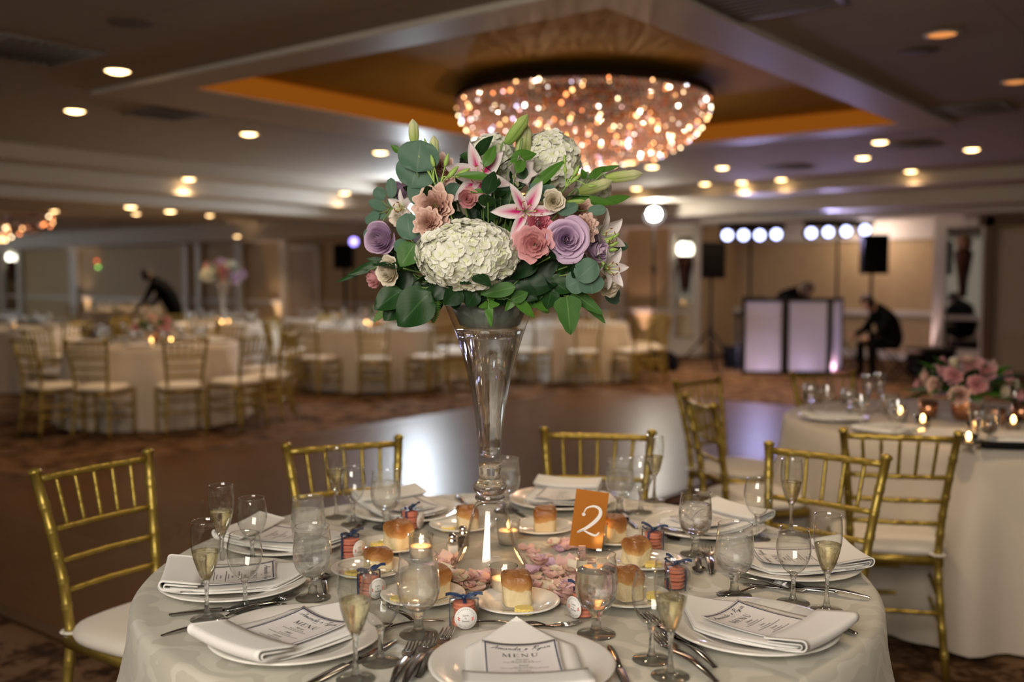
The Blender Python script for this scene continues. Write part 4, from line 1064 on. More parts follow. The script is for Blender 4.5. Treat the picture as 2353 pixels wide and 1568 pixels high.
bm = BM(); poly_prism(bm, [(.0165 * (1 + .09 * cos(12 * a)) * (abs(cos(a)) ** 3 + abs(sin(a)) ** 3) ** (-1 / 3) * cos(a), .0140 * (1 + .09 * cos(12 * a)) * (abs(cos(a)) ** 3 + abs(sin(a)) ** 3) ** (-1 / 3) * sin(a)) for a in [2 * pi * k / 48 for k in range(48)]], 0, .0105)
bmesh.ops.bevel(bm, geom=[e for e in bm.edges if abs(e.verts[0].co.z - .0105) < 1e-6 and abs(e.verts[1].co.z - .0105) < 1e-6], offset=.002, segments=2, affect='EDGES')
BUT = bpy.data.meshes.new('butter_pat'); bm.normal_update(); bm.to_mesh(BUT); bm.free(); BUT.materials.append(M_butter)
for i, (pp, rp_, bp_, wd) in enumerate(BP):
    p = P(pp[0], pp[1], CZ); plate_at(p, 'small white bread plate %s' % wd, 'bread plates', SPLATE, 'bread_plate')
    q = P(rp_[0], rp_[1], CZ + .006); d = (q - p).xy
    if d.length > .026: d = d.normalized() * .026
    o = bpy.data.objects.new('bread_roll', ROLLS[i % 4]); COL.objects.link(o); o.location = (p.x + d.x, p.y + d.y, CZ + .0055); o.rotation_euler = (0, 0, YAW + (0.12, .7, .5, .9, .2, -.1, .35, .6, .4)[i]); s = (1.06, 1, 1.04, 1.08, 1, 1.05, 1.04, 1.0, 1.04)[i]; o.scale = (s, s, s * (1.04 if i != 2 else .8))
    tag(o, 'browned square bread roll %s' % wd, 'bread roll', 'bread rolls')
    if bp_:
        q = P(bp_[0], bp_[1], CZ + .006); e = (q - p).xy
        dm = e - d
        if dm.length < .048: e = d + dm.normalized() * .048
        if e.length > .058: e = e.normalized() * .058
        o = bpy.data.objects.new('butter_pat', BUT); COL.objects.link(o); o.location = (p.x + e.x, p.y + e.y, CZ + .0082); o.rotation_euler = (0, 0, YAW + R.uniform(-.2, .2))
        tag(o, 'yellow butter pat %s' % wd, 'butter', 'butter pats')
# ---------------------------------------------------------------- favor boxes with macarons
BX, BH = .052, .050
fav = thing('favor_box', '', 'favor box')
bm = BM(); box(bm, (0, 0, BH / 2), (BX, BX, BH), .0012); obj('clear_box', bm, M_clear, fav, smooth=False)
bm = BM()
wr = .0052
for (c, s) in (((0, 0, BH + .0006), (wr, BX + .002, .0007)), ((0, -BX / 2 - .0006, BH / 2), (wr, .0007, BH)), ((0, BX / 2 + .0006, BH / 2), (wr, .0007, BH)), ((0, 0, BH + .0008), (BX + .002, wr, .0007)), ((-BX / 2 - .0006, 0, BH / 2), (.0007, wr, BH)), ((BX / 2 + .0006, 0, BH / 2), (.0007, wr, BH))):
    if s[0] == wr and c[1] < -.01: continue       # front stays clear for the sticker
    box(bm, c, s)
obj('ribbon', bm, M_ribbon, fav, smooth=False)
bm = BM()
for s in (-1, 1):
    loop = smooth_path([(0, 0, BH + .004), (s * .012, .001, BH + .010), (s * .022, .002, BH + .011), (s * .024, .003, BH + .006), (s * .013, .001, BH + .0025), (0, 0, BH + .004)], 5)
    for a, b in zip(loop, loop[1:]):
        q = [a + Vector((0, -.004, 0)), a + Vector((0, .004, 0)), b + Vector((0, .004, 0)), b + Vector((0, -.004, 0))]; bm.faces.new([bm.verts.new(v) for v in q])
    tail = smooth_path([(0, 0, BH + .004), (s * .010, -.006, BH + .008), (s * .024, -.008, BH + .013), (s * .034, -.010, BH + .012)], 4)
    for a, b in zip(tail, tail[1:]):
        q = [a + Vector((0, 0, -.003)), a + Vector((0, 0, .003)), b + Vector((0, 0, .003)), b + Vector((0, 0, -.003))]; bm.faces.new([bm.verts.new(v) for v in q])
bmesh.ops.remove_doubles(bm, verts=bm.verts, dist=1e-5)
bmesh.ops.create_uvsphere(bm, u_segments=10, v_segments=8, radius=.0045, matrix=Matrix.Translation((0, -.001, BH + .004)))
obj('bow', bm, M_ribbon, fav)
bm = BM(); MS = Matrix.Translation((.002, -BX / 2 - .0008, .023)) @ Matrix.Rotation(pi / 2, 4, 'X'); lathe(bm, [(0, .0002), (.0205, .0002), (.0205, -.0002)], 40, MS)
st = obj('sticker', bm, pr('sticker_paper', (.86, .83, .80), .6), fav); st['label'] = 'round white sticker'
fS = lambda x, y, z: MS @ Vector((x, y, z))
bm = BM()
for s, y in (('Love', .0045), ('is', -.0008), ('Sweet', -.0062)): text_bm(bm, s, .0055, 0, y - .0012, .0005, fS)
for k, c in enumerate('AMANDA+RYAN'):
    a = radians(150 - 12 * k); text_bm(bm, c.replace('+', '&'), .0028, .0155 * cos(a), .0155 * sin(a), .0005, fS, rot=a - pi / 2)
for k, c in enumerate('May 25, 2019'):
    a = radians(228 + 7.5 * k); text_bm(bm, c, .0026, .0172 * cos(a), .0172 * sin(a), .0005, fS, rot=a + pi / 2)
obj('sticker_lettering', bm, M_ink, st)
bm = BM()
for s in (-1, 1):
    for k in range(4): lathe(bm, [(0, .0006), (.0013, .0006)], 8, MS @ Matrix.Translation((s * (.0118 + .0016 * (k % 2)), -.0015 + .0017 * k - .002, 0)))
obj('sticker_blossom', bm, pr('sticker_pink', (.75, .16, .14), .6), st)
FAV = Proto(fav)
mac = thing('macaron', '', 'macaron')
M_mac = pr('pink_macaron', (.72, .24, .15), .75, col2=(.66, .20, .13), scale=200)
for s in (0, 1):
    bm = BM(); lathe(bm, [(0, .0), (.0195, .0), (.0205, .0008), (.0200, .0022), (.0206, .003), (.0196, .0052), (.014, .0066), (0, .0072)], 28, Matrix.Translation((0, 0, .0085)) if s else Matrix.Translation((0, 0, .0072)) @ Matrix.Scale(-1, 4, (0, 0, 1))); bmesh.ops.recalc_face_normals(bm, faces=bm.faces); obj('shell', bm, M_mac, mac)
bm = BM(); lathe(bm, [(0, .007), (.0182, .007), (.0188, .008), (.0182, .009), (0, .009)], 24); obj('cream_filling', bm, pr('macaron_cream', (.70, .38, .28), .6), mac)
MAC = Proto(mac)
FP = [((1066, 1438), 0.10, "between the dewy goblet and the six o'clock plate"), ((1341, 1416), -.9, "half hidden behind the clear goblet at six o'clock"), ((848, 1372), .75, "behind the seven o'clock flute and wine glass"),
      ((805, 1282), .95, "beside the nine o'clock goblet"), ((944, 1216), 1.2, "in front of the eleven o'clock plate"), ((1500, 1268), 2.6, "in front of the two o'clock plate"), ((1552, 1352), 2.3, "seen through the four o'clock flute")]
for (x, y), rz, wd in FP:
    p = P(x, y, CZ); FAV.put(p, YAW + rz, 'clear bow tied favor box %s' % wd, 'favor boxes')
    for k, ww in enumerate(('bottom', 'middle', 'top')):
        if k == 2 and False: continue
        MAC.put((p.x + R.uniform(-.002, .002), p.y + R.uniform(-.002, .002), p.z + .0011 + .0156 * k), R.uniform(0, 6), '%s pink macaron in the box %s' % (ww, wd), 'macarons')
# ---------------------------------------------------------------- votive candles
vot = thing('votive_holder', '', 'candle holder')
bm = BM(); lathe(bm, [(0, .001), (.022, .001), (.0245, .003), (.0270, .030), (.0290, .060), (.0297, .0605), (.0285, .0600), (.0255, .020), (.0220, .005), (0, .005)], 32); obj('glass_cup', bm, M_bowl, vot)
VOT = Proto(vot)
can = thing('votive_candle', '', 'candle')
bm = BM(); lathe(bm, [(0, .0055), (.0210, .0055), (.0240, .020), (.0255, .034), (.0240, .0355), (.004, .0345), (0, .0345)], 28); obj('wax', bm, M_wax, can)
bm = BM(); tube(bm, [(0, 0, .034), (.0005, 0, .040)], .0007, 6); obj('wick', bm, M_black, can)
bm = BM(); lathe(bm, [(0, .0385), (.0022, .041), (.0032, .0455), (.0022, .053), (.0008, .060), (0, .0635)], 12); obj('flame', bm, M_flame, can)
CAN = Proto(can)
for (x, y), wd in (((967, 1290), 'beside the nine o\'clock roll'), ((1168, 1252), 'behind the foot of the tall vase'), ((1157, 1368), 'behind the front bread roll'), ((1368, 1262), 'behind the orange number card')):
    p = P(x, y, CZ); VOT.put(p, 0, 'clear glass votive cup %s' % wd, 'votive cups on the vase table'); CAN.put(p, 0, 'lit pale peach votive candle %s' % wd, 'votive candles on the vase table')
    lamp('POINT', (p.x, p.y, p.z + .056), .10, (1.0, .48, .16), .004)
# ---------------------------------------------------------------- salt and pepper
for x, y, nm, colr in ((1040, 1275, 'salt', (.82, .74, .66)), (1064, 1256, 'pepper', (.10, .08, .06))):
    p = P(x, y, CZ); t = thing('%s_shaker' % nm, 'small square glass %s shaker with a chrome top beside the vase foot' % nm, 'shaker', p, YAW + .3)
    bm = BM(); box(bm, (0, 0, .014), (.026, .026, .027), .003); obj('glass_jar', bm, M_clear, t)
    bm = BM(); box(bm, (0, 0, .012), (.0225, .0225, .021), .003); obj('%s_grains' % nm, bm, pr(nm + '_grains', colr, .9), t)
    bm = BM(); lathe(bm, [(.0105, .0272), (.0115, .029), (.0115, .034), (.0095, .036), (.0105, .040), (.0098, .0455), (.006, .0495), (0, .0505)], 20); obj('chrome_top', bm, M_chrome, t)
# ---------------------------------------------------------------- orange table number
p = P(1344, 1292, CZ); t = thing('table_number_sign', 'orange mirrored table number card with a white numeral 2 on a clear stand', 'table number', p, YAW - .10)
M_copper = pr('copper_acrylic', (.72, .26, .04), .10, .55, .6)
MT = Matrix.Translation((0, 0, .024)) @ Matrix.Rotation(radians(7), 4, 'Y') @ Matrix.Rotation(radians(-8), 4, 'X')
bm = BM(); box(bm, (0, 0, .0725), (.074, .003, .128), .0008, MT); obj('card_panel', bm, M_copper, t, smooth=False)
fT = lambda x, y, z: MT @ Vector((x, -.0017 - z, y))
num = smooth_path([(-.016, .087, 0), (-.011, .102, 0), (.005, .109, 0), (.019, .104, 0), (.021, .091, 0), (.012, .076, 0), (-.004, .060, 0), (-.019, .050, 0), (-.024, .0465, 0), (-.012, .052, 0), (.004, .047, 0), (.017, .045, 0), (.024, .053, 0)], 6)
bm = BM(); NW = len(num)
ribbon(bm, [(q.x - .002 + .004, q.y - .006) for q in num], [.0020 + .0062 * max(0, sin(pi * i / NW * 1.25 + .1)) ** 2 * (1 if i < NW * .62 else .75) + (.003 if i > NW * .72 else 0) * max(0, sin(pi * (i / NW - .72) / .28)) for i in range(NW)], .0004, fT)
lathe(bm, [(0, 0), (.0040, 0)], 14, MT @ Matrix.Translation((-.0135, -.0021, .082)) @ Matrix.Rotation(pi / 2, 4, 'X'))
obj('numeral', bm, pr('white_numeral', (.85, .82, .78), .5), t)['label'] = 'white script numeral 2'
bm = BM(); box(bm, (0, 0, .003), (.05, .034, .006), .001); box(bm, (-.006, .0055, .022), (.016, .006, .034), .001); box(bm, (-.006, -.0055, .022), (.016, .005, .034), .001); obj('card_stand', bm, pr('rose_acrylic_stand', (.80, .52, .42), .15, trans=.5), t, smooth=False)
# ================================================================ VASE
VP = P(1126, 1306, CZ); VX = Vector((VP.x, VP.y, CZ))
t = thing('trumpet_vase', 'tall clear glass trumpet vase standing in the middle of the table', 'vase', VX)
M_vase = thin('vase_glass', (.985, .985, .98), .01, 0, ior=1.55, gain=1.5)
bell = [(.0855, .0008), (.0870, .0025), (.083, .008), (.0745, .022), (.0640, .042), (.0545, .068), (.0475, .094), (.0420, .118), (.0370, .136), (.0310, .146), (.0260, .150)]
bm = BM(); lathe(bm, bell + [(.0, .1505)], 56)
lathe(bm, [(.081, .004), (.0715, .020), (.061, .042), (.0515, .068), (.0445, .094), (.0390, .116), (.0340, .132), (.028, .140), (0, .143)], 56); obj('bell_foot', bm, M_vase, t)
bm = BM(); lathe(bm, [(0, .1505), (.027, .151), (.0330, .1555), (.0335, .160), (.0295, .1655), (.0300, .1675), (.0360, .174), (.0375, .181), (.0350, .189), (.0290, .194), (.0255, .1965), (.0245, .203), (.0252, .225), (.0247, .232), (0, .2325)], 40); obj('stem_knop', bm, M_stem, t)
body = [(.0247, .2325), (.0245, .250), (.0255, .270), (.0290, .310), (.0365, .365), (.0465, .420), (.0590, .470), (.0730, .515), (.0860, .552), (.0985, .583), (.1000, .5845), (.0978, .5840)]
bm = BM(); lathe(bm, body, 64); obj('trumpet_bowl', bm, M_vase, t)
bm = BM(); lathe(bm, [(0, .246), (.010, .247), (.0215, .2515), (.0225, .270), (.0262, .310), (.0337, .365), (.0437, .420), (.0560, .470), (.0690, .511), (.0740, .527), (.0735, .5275), (0, .527)], 56); obj('vase_water', bm, solid_glass('vase_water', (.97, .985, .98), 1.33, 0, .30), t)
bm = BM(); lathe(bm, [(0, .531), (.050, .531), (.064, .536), (.070, .548), (.084, .580), (.082, .581), (0, .583)], 40); tag(obj('flower_liner', bm, pr('dark_liner_dish', (.10, .12, .095), .35), None, loc=VX), 'dark green flower liner dish sitting in the mouth of the tall vase', 'dish')
# ================================================================ FLOWERS
FY = (VP - Vector((0, 0, CZ))).dot(FWD)       # depth of the vase axis
MOUTH = VX + Vector((0, 0, .575))
def pet(L, W, cup=.2, curl=0.0, ruf=0.0, ph=0.0, tipw=.75, lean=0.0):
    def f(u, v):
        w_ = W * .5 * (min(1, .32 + v * 1.35) if v < .5 else sqrt(max(0, 1 - ((v - .5) / .505) ** 2.6))); x = (2 * u - 1) * w_
        z = cup * W * ((2 * u - 1) ** 2) * .5 + curl * L * v ** 2.4 * -1 + lean * L * v
        if ruf: z += ruf * W * sin(9 * u + ph) * v ** 2; 
        return (x, v * L * (1 - .25 * abs(curl) * v) + (ruf * L * .25 * sin(13 * u + ph) * v ** 3 if ruf else 0), z)
    return f
def rose_mesh(name, mat, n=26, RR=.034, H=.040, span=64, curl=.5, ruf=0.0, seed=1, core=.08, nv=9):
    """spiral of overlapping cupped petals wrapped round the flower's axis (+z)"""
    q = random.Random(seed); bm = BM()
    for i in range(n):
        t_ = i / (n - 1); a0 = i * 2.39996 + q.uniform(-.2, .2); Ri = RR * (core + (1 - core) * t_ ** 1.15) * q.uniform(.95, 1.05)
        Hi = H * (.92 - .34 * t_ ** 1.3) * q.uniform(.95, 1.06); ph = q.uniform(0, 6.3); sp = radians(span * (1.35 - .45 * t_)) ; cu = curl * t_ ** 1.4
        z0 = H * .04 * (1 - t_); tw = q.uniform(.05, .13)
        def f(u, v, a0=a0, Ri=Ri, Hi=Hi, ph=ph, sp=sp, cu=cu, z0=z0, tw=tw, t_=t_):
            s = 2 * u - 1; top = 1 - .30 * abs(s) ** 2.6; w_ = min(1, .42 + 1.1 * v) ; a = a0 + s * sp * w_
            vv = v * top
            rho = Ri * (.22 + .78 * sin(min(1, vv * 1.18) * pi / 2)) * (1 + tw * s) + cu * RR * .55 * max(0, vv - .62) ** 1.6 * 3
            z = z0 + Hi * vv - cu * H * .9 * max(0, vv - .72) ** 1.8 * 3.2
            if ruf:
                rho *= 1 + ruf * sin(9 * s * sp + ph) * v * v; z += ruf * H * .45 * sin(11 * s * sp + ph * 2) * v ** 3
            return (rho * cos(a), rho * sin(a), z)
        grid(bm, f, 10, nv)
    me = bpy.data.meshes.new(name); bm.normal_update(); bm.to_mesh(me); bm.free(); me.materials.append(mat); me.polygons.foreach_set('use_smooth', [True] * len(me.polygons)); return me
M_lav = petalmat('lavender_petal', (.66, .46, .72), (.72, .54, .72), rough=.6)
M_peach = petalmat('peach_petal', (.80, .42, .34), (.84, .60, .50))
M_pinkp = petalmat('pink_petal', (.82, .42, .40), (.80, .42, .44))
M_hot = petalmat('hot_pink_petal', (.72, .16, .26), (.76, .26, .34))
M_cream = petalmat('cream_petal', (.80, .70, .44), (.86, .78, .64))
M_hyd = petalmat('hydrangea_petal', (.74, .80, .38), (.93, .93, .82), trans=.25, v0=-.1, v1=.45)
M_lily = petalmat('lily_petal', (.84, .50, .60), (.93, .88, .87), (.66, .02, .20), .34, midv=(.25, .95), v0=.0, v1=.45)
M_lilyw = petalmat('pale_lily_petal', (.78, .80, .55), (.88, .82, .80), (.80, .42, .50), .14, v0=.0, v1=.4)
M_bud = petalmat('lily_bud', (.45, .58, .14), (.80, .80, .46), (.36, .50, .12), .12, midv=(.2, 1.3), v0=.1, v1=.8)
M_budg = petalmat('green_lily_bud', (.30, .48, .10), (.52, .64, .20), (.22, .40, .07), .12, midv=(.4, 1.4))
M_euc = leafmat('eucalyptus_leaf', (.070, .140, .095), (.095, .18, .12), .55, (.17, .26, .18), .35, .10)
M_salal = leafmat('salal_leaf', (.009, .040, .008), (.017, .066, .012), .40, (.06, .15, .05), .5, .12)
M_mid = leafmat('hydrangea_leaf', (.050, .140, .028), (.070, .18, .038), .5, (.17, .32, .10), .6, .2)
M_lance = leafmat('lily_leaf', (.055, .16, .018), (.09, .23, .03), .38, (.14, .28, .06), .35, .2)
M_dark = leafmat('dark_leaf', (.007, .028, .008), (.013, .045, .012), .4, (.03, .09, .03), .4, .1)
def leaf_f(L, W, kind='oval', fold=.15, bend=.2, ser=0.0, twist=0.0):
    def f(u, v):
        s = 2 * u - 1
        if kind == 'round': w_ = sqrt(max(0, 1 - (2 * v - 1) ** 2)) ** .95
        elif kind == 'lance': w_ = sin(pi * v ** .8) ** .9
        elif kind == 'heart': w_ = (1 - v) ** .55 * (min(1, v * 6 + .25)) ** .6 * 1.05
        else: w_ = sin(pi * v ** .72) ** .75
        w_ = max(w_, .02 if v > .99 or v < .01 else .02)
        x = s * W * .5 * w_ * (1 + (ser * sin(44 * v) if abs(s) > .8 else 0))
        z = fold * abs(s) * W * .5 * w_ - bend * L * v * v + .03 * W * sin(7 * v + 3 * s)
        if twist: z += twist * s * v * W
        return (x, v * L, z)
    return f
def add_leaf(bm, M, L, W, kind, fold=.15, bend=.2, ser=0.0, twist=0.0):
    grid(bm, leaf_f(L, W, kind, fold, bend, ser, twist), 6, 10, M)
def px_at(px, py, dz): return PD(px, py, FY - dz)
PXM = FPX / (FY * 1.0)
def sz(npx, dz=0.0): return npx * (FY - dz) / FPX
def flower(name, cat, label, mesh, part, px, py, dz, face, size=1.0, stem=True, spin=0.0, group=None):
    """a bloom turned to `face` (camera right, up, towards camera) with its stem running down into the vase mouth"""
    p = px_at(px, py, dz); z = cd(*face); t = thing(name, label, cat, p, 0, group)
    M = basis(UP if abs(z.dot(UP)) < .95 else FWD, z) @ Matrix.Rotation(spin, 4, 'Z') @ Matrix.Scale(size, 4)
    o = obj(part, mesh, None, t); o.matrix_local = M
    if stem:
        e = MOUTH - p; b = -z * .02
        pts = smooth_path([b * .2, b * 1.5, e * .55 + b * 1.0 - z * .01, e + Vector((R.uniform(-.02, .02), R.uniform(-.02, .02), .01))], 6)
        bm = BM(); tube(bm, pts, .0022, 7); obj('stem', bm, M_stemgreen, t)
    return t
# hydrangeas
def hyd_mesh(rx, ry, rz, n, fr, seed, name='bloom'):
    q = random.Random(seed); bm = BM()
    for i in range(n):
        zz = 1 - 2 * (i + .5) / n; a = i * 2.39996; r = sqrt(1 - zz * zz); d = Vector((r * cos(a), r * sin(a), zz))
        nrm = Vector((d.x / rx, d.y / ry, d.z / rz)).normalized(); k = q.uniform(.93, 1.05); p = Vector((d.x * rx, d.y * ry, d.z * rz)) * k
        nrm = (nrm + Vector((q.uniform(-.35, .35), q.uniform(-.35, .35), q.uniform(-.35, .35)))).normalized()
        B = basis(nrm.orthogonal(), nrm, p) @ Matrix.Rotation(q.uniform(0, 6.3), 4, 'Z'); s = fr * q.uniform(.85, 1.15)
        for j in range(4):
            M = B @ Matrix.Rotation(j * pi / 2, 4, 'Z') @ Matrix.Rotation(radians(q.uniform(-4, 24)), 4, 'X')
            grid(bm, lambda u, v, s=s: ((2 * u - 1) * s * .60 * (min(1, .4 + 1.5 * v) if v < .45 else sqrt(max(.02, 1 - ((v - .45) / .56) ** 2.4))), v * s, .14 * s * (2 * u - 1) ** 2 - .16 * s * v * v), 4, 5, M)
    me = bpy.data.meshes.new(name); bm.normal_update(); bm.to_mesh(me); bm.free(); me.materials.append(M_hyd); me.polygons.foreach_set('use_smooth', [True] * len(me.polygons)); return me
H1 = hyd_mesh(.098, .066, .075, 300, .0165, 3)
H2 = hyd_mesh(.066, .062, .062, 200, .0150, 4)
H3 = hyd_mesh(.040, .036, .036, 90, .0135, 5)
flower('hydrangea', 'hydrangea', 'big wide white hydrangea at the front of the bouquet above the vase rim', H1, 'bloom', 1073, 586, .135, (0, .15, 1), 1.0)
flower('hydrangea', 'hydrangea', 'round white hydrangea at the top of the bouquet under the chandelier', H2, 'bloom', 1262, 372, -.03, (.15, .5, .8), .98)
flower('hydrangea', 'hydrangea', 'white hydrangea behind the pink striped lily at the bouquet top', H3, 'bloom', 1133, 358, -.04, (0, .6, .7), 1.15)
flower('hydrangea', 'hydrangea', 'small white hydrangea behind the long sideways lily buds', H3, 'bloom', 1362, 436, -.08, (.5, .4, .6), .95)
flower('hydrangea', 'hydrangea', 'small white hydrangea low in the bouquet behind the round blue green leaves', H3, 'bloom', 1310, 626, -.02, (.5, -.1, .8), .9)
# roses, carnations, lisianthus
RL = rose_mesh('bloom', M_lav, 26, .036, .046, 60, .75, .015, 21); RLs = rose_mesh('bloom', M_lav, 20, .025, .048, 64, .38, .01, 22)
RPe = rose_mesh('bloom', M_peach, 44, .033, .034, 34, .55, .11, 23, .10, 8); RPi = rose_mesh('bloom', M_pinkp, 15, .038, .034, 56, .45, .07, 24, .16); RPc = rose_mesh('bloom', M_pinkp, 9, .024, .038, 66, .22, .05, 25, .2)
RHo = rose_mesh('bloom', M_hot, 34, .026, .030, 34, .5, .12, 26, .12, 8); RCr = rose_mesh('bloom', M_cream, 22, .023, .028, 58, .5, .05, 27)
for a in (
    ('lavender_rose', 'rose', 'open lavender rose beside the pale pink lisianthus', RL, 'bloom', 1299, 552, .135, (.12, .22, 1), 1.12),
    ('lavender_rose', 'rose', 'lavender rose at the outer edge below the eucalyptus sprig', RLs, 'bloom', 888, 552, .05, (-.22, .80, .60), 1.35),
    ('lavender_rose', 'rose', 'small lavender rose half hidden behind the eucalyptus leaves', RLs, 'bloom', 934, 440, -.08, (-.5, .5, .5), .95),
    ('lavender_rose', 'rose', 'pale lavender rose in the shade below the open lavender rose', RLs, 'bloom', 1352, 574, .06, (.6, .0, .8), 1.25),
    ('peach_carnation', 'carnation', 'ruffled peach carnation above the big hydrangea', RPe, 'bloom', 1002, 477, .12, (-.12, .35, .9), 1.22),
    ('peach_carnation', 'carnation', 'small peach carnation touching the top of the big hydrangea', RPe, 'bloom', 987, 514, .145, (-.15, .2, 1), .86),
    ('peach_carnation', 'carnation', 'peach carnation above the open lavender rose', RPe, 'bloom', 1284, 506, .09, (0, .5, .8), .72),
    ('peach_carnation', 'carnation', 'peach carnation beside the drooping white lily', RPe, 'bloom', 1340, 525, .11, (.3, .2, .9), .82),
    ('peach_carnation', 'carnation', 'peach carnation under the oval eucalyptus leaf', RPe, 'bloom', 1335, 492, .07, (.2, .5, .8), .82),
    ('peach_carnation', 'carnation', 'blush carnation behind the lisianthus buds near the striped lily', RPe, 'bloom', 1022, 394, .03, (-.3, .5, .8), .95),
    ('pink_lisianthus', 'lisianthus', 'wide pale pink lisianthus left of the open lavender rose', RPi, 'bloom', 1229, 562, .15, (-.12, .45, .85), 1.04),
    ('pink_lisianthus', 'lisianthus', 'cup shaped pink lisianthus below the upper striped lily', RPc, 'bloom', 1072, 458, .12, (.05, .75, .55), .95),
    ('pink_lisianthus', 'lisianthus', 'pink lisianthus at the outer edge beside the cream carnation', RPc, 'bloom', 874, 640, .02, (-.7, .1, .6), .95),
    ('hot_pink_carnation', 'carnation', 'hot pink carnation tucked under the lower striped lily', RHo, 'bloom', 1238, 514, .12, (.1, .3, .9), .92),
    ('hot_pink_carnation', 'carnation', 'tiny hot pink bloom at the outer edge by the pale lily', RHo, 'bloom', 1377, 560, .05, (.8, .2, .5), .5),
    ('cream_rose', 'rose', 'small cream rose above the open lavender rose', RCr, 'bloom', 1271, 464, .13, (.1, .5, .8), .95),
    ('cream_rose', 'rose', 'cream carnation low on the outer edge above the dark leaves', RCr, 'bloom', 902, 626, .07, (-.55, -.15, .8), 1.3),
    ('cream_rose', 'rose', 'cream rose low beside the overlapping round eucalyptus leaves', RCr, 'bloom', 1385, 652, .06, (.6, -.4, .7), 1.25),
    ('cream_rose', 'rose', 'cream bloom behind the outer lavender rose', RCr, 'bloom', 926, 500, -.01, (-.4, .4, .7), 1.0)): flower(*a, spin=R.uniform(0, 6))
# lilies
def lily(label, px, py, dz, face, L, rolls, spin=0.0, mat=M_lily, W=.40, stam=True, group='stargazer lilies'):
    p = px_at(px, py, dz); z = cd(*face); t = thing('lily', label, 'lily', p, 0, group)
    B = basis(UP if abs(z.dot(UP)) < .9 else FWD, z)
    for k in range(6):
        op, curl = rolls[k] if hasattr(rolls[0], '__len__') else rolls; a = spin + k * pi / 3
        M = B @ Matrix.Rotation(a, 4, 'Z') @ Matrix.Rotation(radians(90 - op), 4, 'X'); w_ = W * (1.12 if k % 2 else .82)
        bm = BM(); grid(bm, (lambda u, v, w_=w_, curl=curl: ((2 * u - 1) * L * w_ * .5 * max(.03, sin(pi * min(1, v * .93 + .07) ** .85) ** .75), v * L * (1 - .22 * curl * v), -(curl * L * v ** 2.2 * .8) + .16 * L * w_ * (2 * u - 1) ** 2 - .05 * L * w_ * (1 - abs(2 * u - 1)) + .012 * L * sin(11 * v + k) * abs(2 * u - 1))), 6, 10, M)
        obj('petal', bm, mat, t)
    if stam:
        for k in range(6):
            a = spin + k * pi / 3 + .4; d = (B.to_3x3() @ Vector((cos(a) * (.30 + .12 * (k % 3)), sin(a) * (.34 + .1 * (k % 2)), 1))).normalized(); e = d * L * .58
            bm = BM(); tube(bm, [Vector(), d * L * .35, e], .0011, 6); an = B.to_3x3() @ Vector((-sin(a), cos(a), 0)); s_ = obj('stamen', bm, pr('lily_filament', (.62, .70, .30), .5) if 'lily_filament' not in MATS else MATS['lily_filament'], t)
            bm = BM(); tube(bm, [e - an * .0042, e, e + an * .0042], [.0007, .0014, .0007], 6); obj('anther', bm, pr('lily_anther', (.28, .09, .02), .8) if 'lily_anther' not in MATS else MATS['lily_anther'], s_)
    e = MOUTH - p; bm = BM(); tube(bm, smooth_path([-z * .002, -z * .03, e * .6 - z * .02, e], 6), [.0034] * 19, 7); obj('stem', bm, M_stemgreen, t)
    return t
lily('pink striped white lily at the upper front of the bouquet', 1102, 408, .06, (-.05, .45, .85), .082, (58, .28), .25, W=.42)
lily('magenta striped lily in the middle of the bouquet right above the pink lisianthus', 1207, 486, .13, (.05, .25, 1), .075, [(52, .3), (66, .4), (60, .4), (84, .55), (70, .5), (60, .4)], .55, W=.36)
lily('drooping pale lily behind the open lavender rose', 1372, 545, .06, (.75, -.05, .65), .070, (40, .45), .2, M_lilyw, W=.46)
lily('drooping cream lily low on the outer edge above the bottom eucalyptus', 1385, 618, .07, (.6, -.55, .6), .060, (38, .40), .6, M_lilyw, W=.48)
lily('small pale lily between the outer lavender rose and the eucalyptus leaf', 930, 478, .0, (-.5, .5, .7), .045, (58, .3), .0, M_lilyw, W=.42)
lily('half open pale lily under the long green bud at the bouquet top', 1195, 400, .06, (.05, .8, .45), .075, (20, .15), .3, M_lilyw, W=.44, stam=False)
# lily buds
def bud(label, px0, py0, px1, py1, dz, wpx, mat=M_bud, cat='lily bud'):
    a, b = px_at(px0, py0, dz), px_at(px1, py1, dz); L = (b - a).length; wd = sz(wpx) * .5; t = thing('lily_bud', label, cat, a, 0, 'lily buds')
    M = basis(FWD, (b - a)); bm = BM(); uvl = bm.loops.layers.uv.verify()
    def f(u, v):
        r = wd * (.45 + .55 * sin(pi * min(1, (v * 1.0)) ** .8) ** .8 if v < .7 else .45 * 0 + (1 - ((v - .7) / .3) ** 1.6) * .98 + .02); r = max(r * (1 + .13 * cos(3 * 2 * pi * u)), .0003)
        return (r * cos(2 * pi * u), r * sin(2 * pi * u), v * L)
    grid(bm, f, 18, 14, M)
    for fc in bm.faces:
        for lp in fc.loops:
            u, v = lp[uvl].uv; lp[uvl].uv = ((u * 3) % 1.0001, v)
    obj('bud_body', bm, mat, t)
    e = MOUTH - a; d = (b - a).normalized(); bm = BM(); tube(bm, smooth_path([(0, 0, 0), -d * .02, e * .5 - d * .015, e], 6), .0022, 7); obj('stem', bm, M_stemgreen, t)
bud('upright pale yellow lily bud behind the big round eucalyptus leaf', 951, 332, 948, 273, -.02, 24)
bud('short cream lily bud beside the big round eucalyptus leaf', 998, 372, 996, 311, -.04, 22)
bud('long green lily bud at the very top of the bouquet', 1163, 330, 1213, 262, .05, 27, M_budg)
bud('pale white lily bud behind the long green bud at the top', 1196, 372, 1206, 280, .02, 36)
bud('long pale lily bud pointing sideways at the bouquet edge', 1392, 409, 1478, 398, .0, 26)
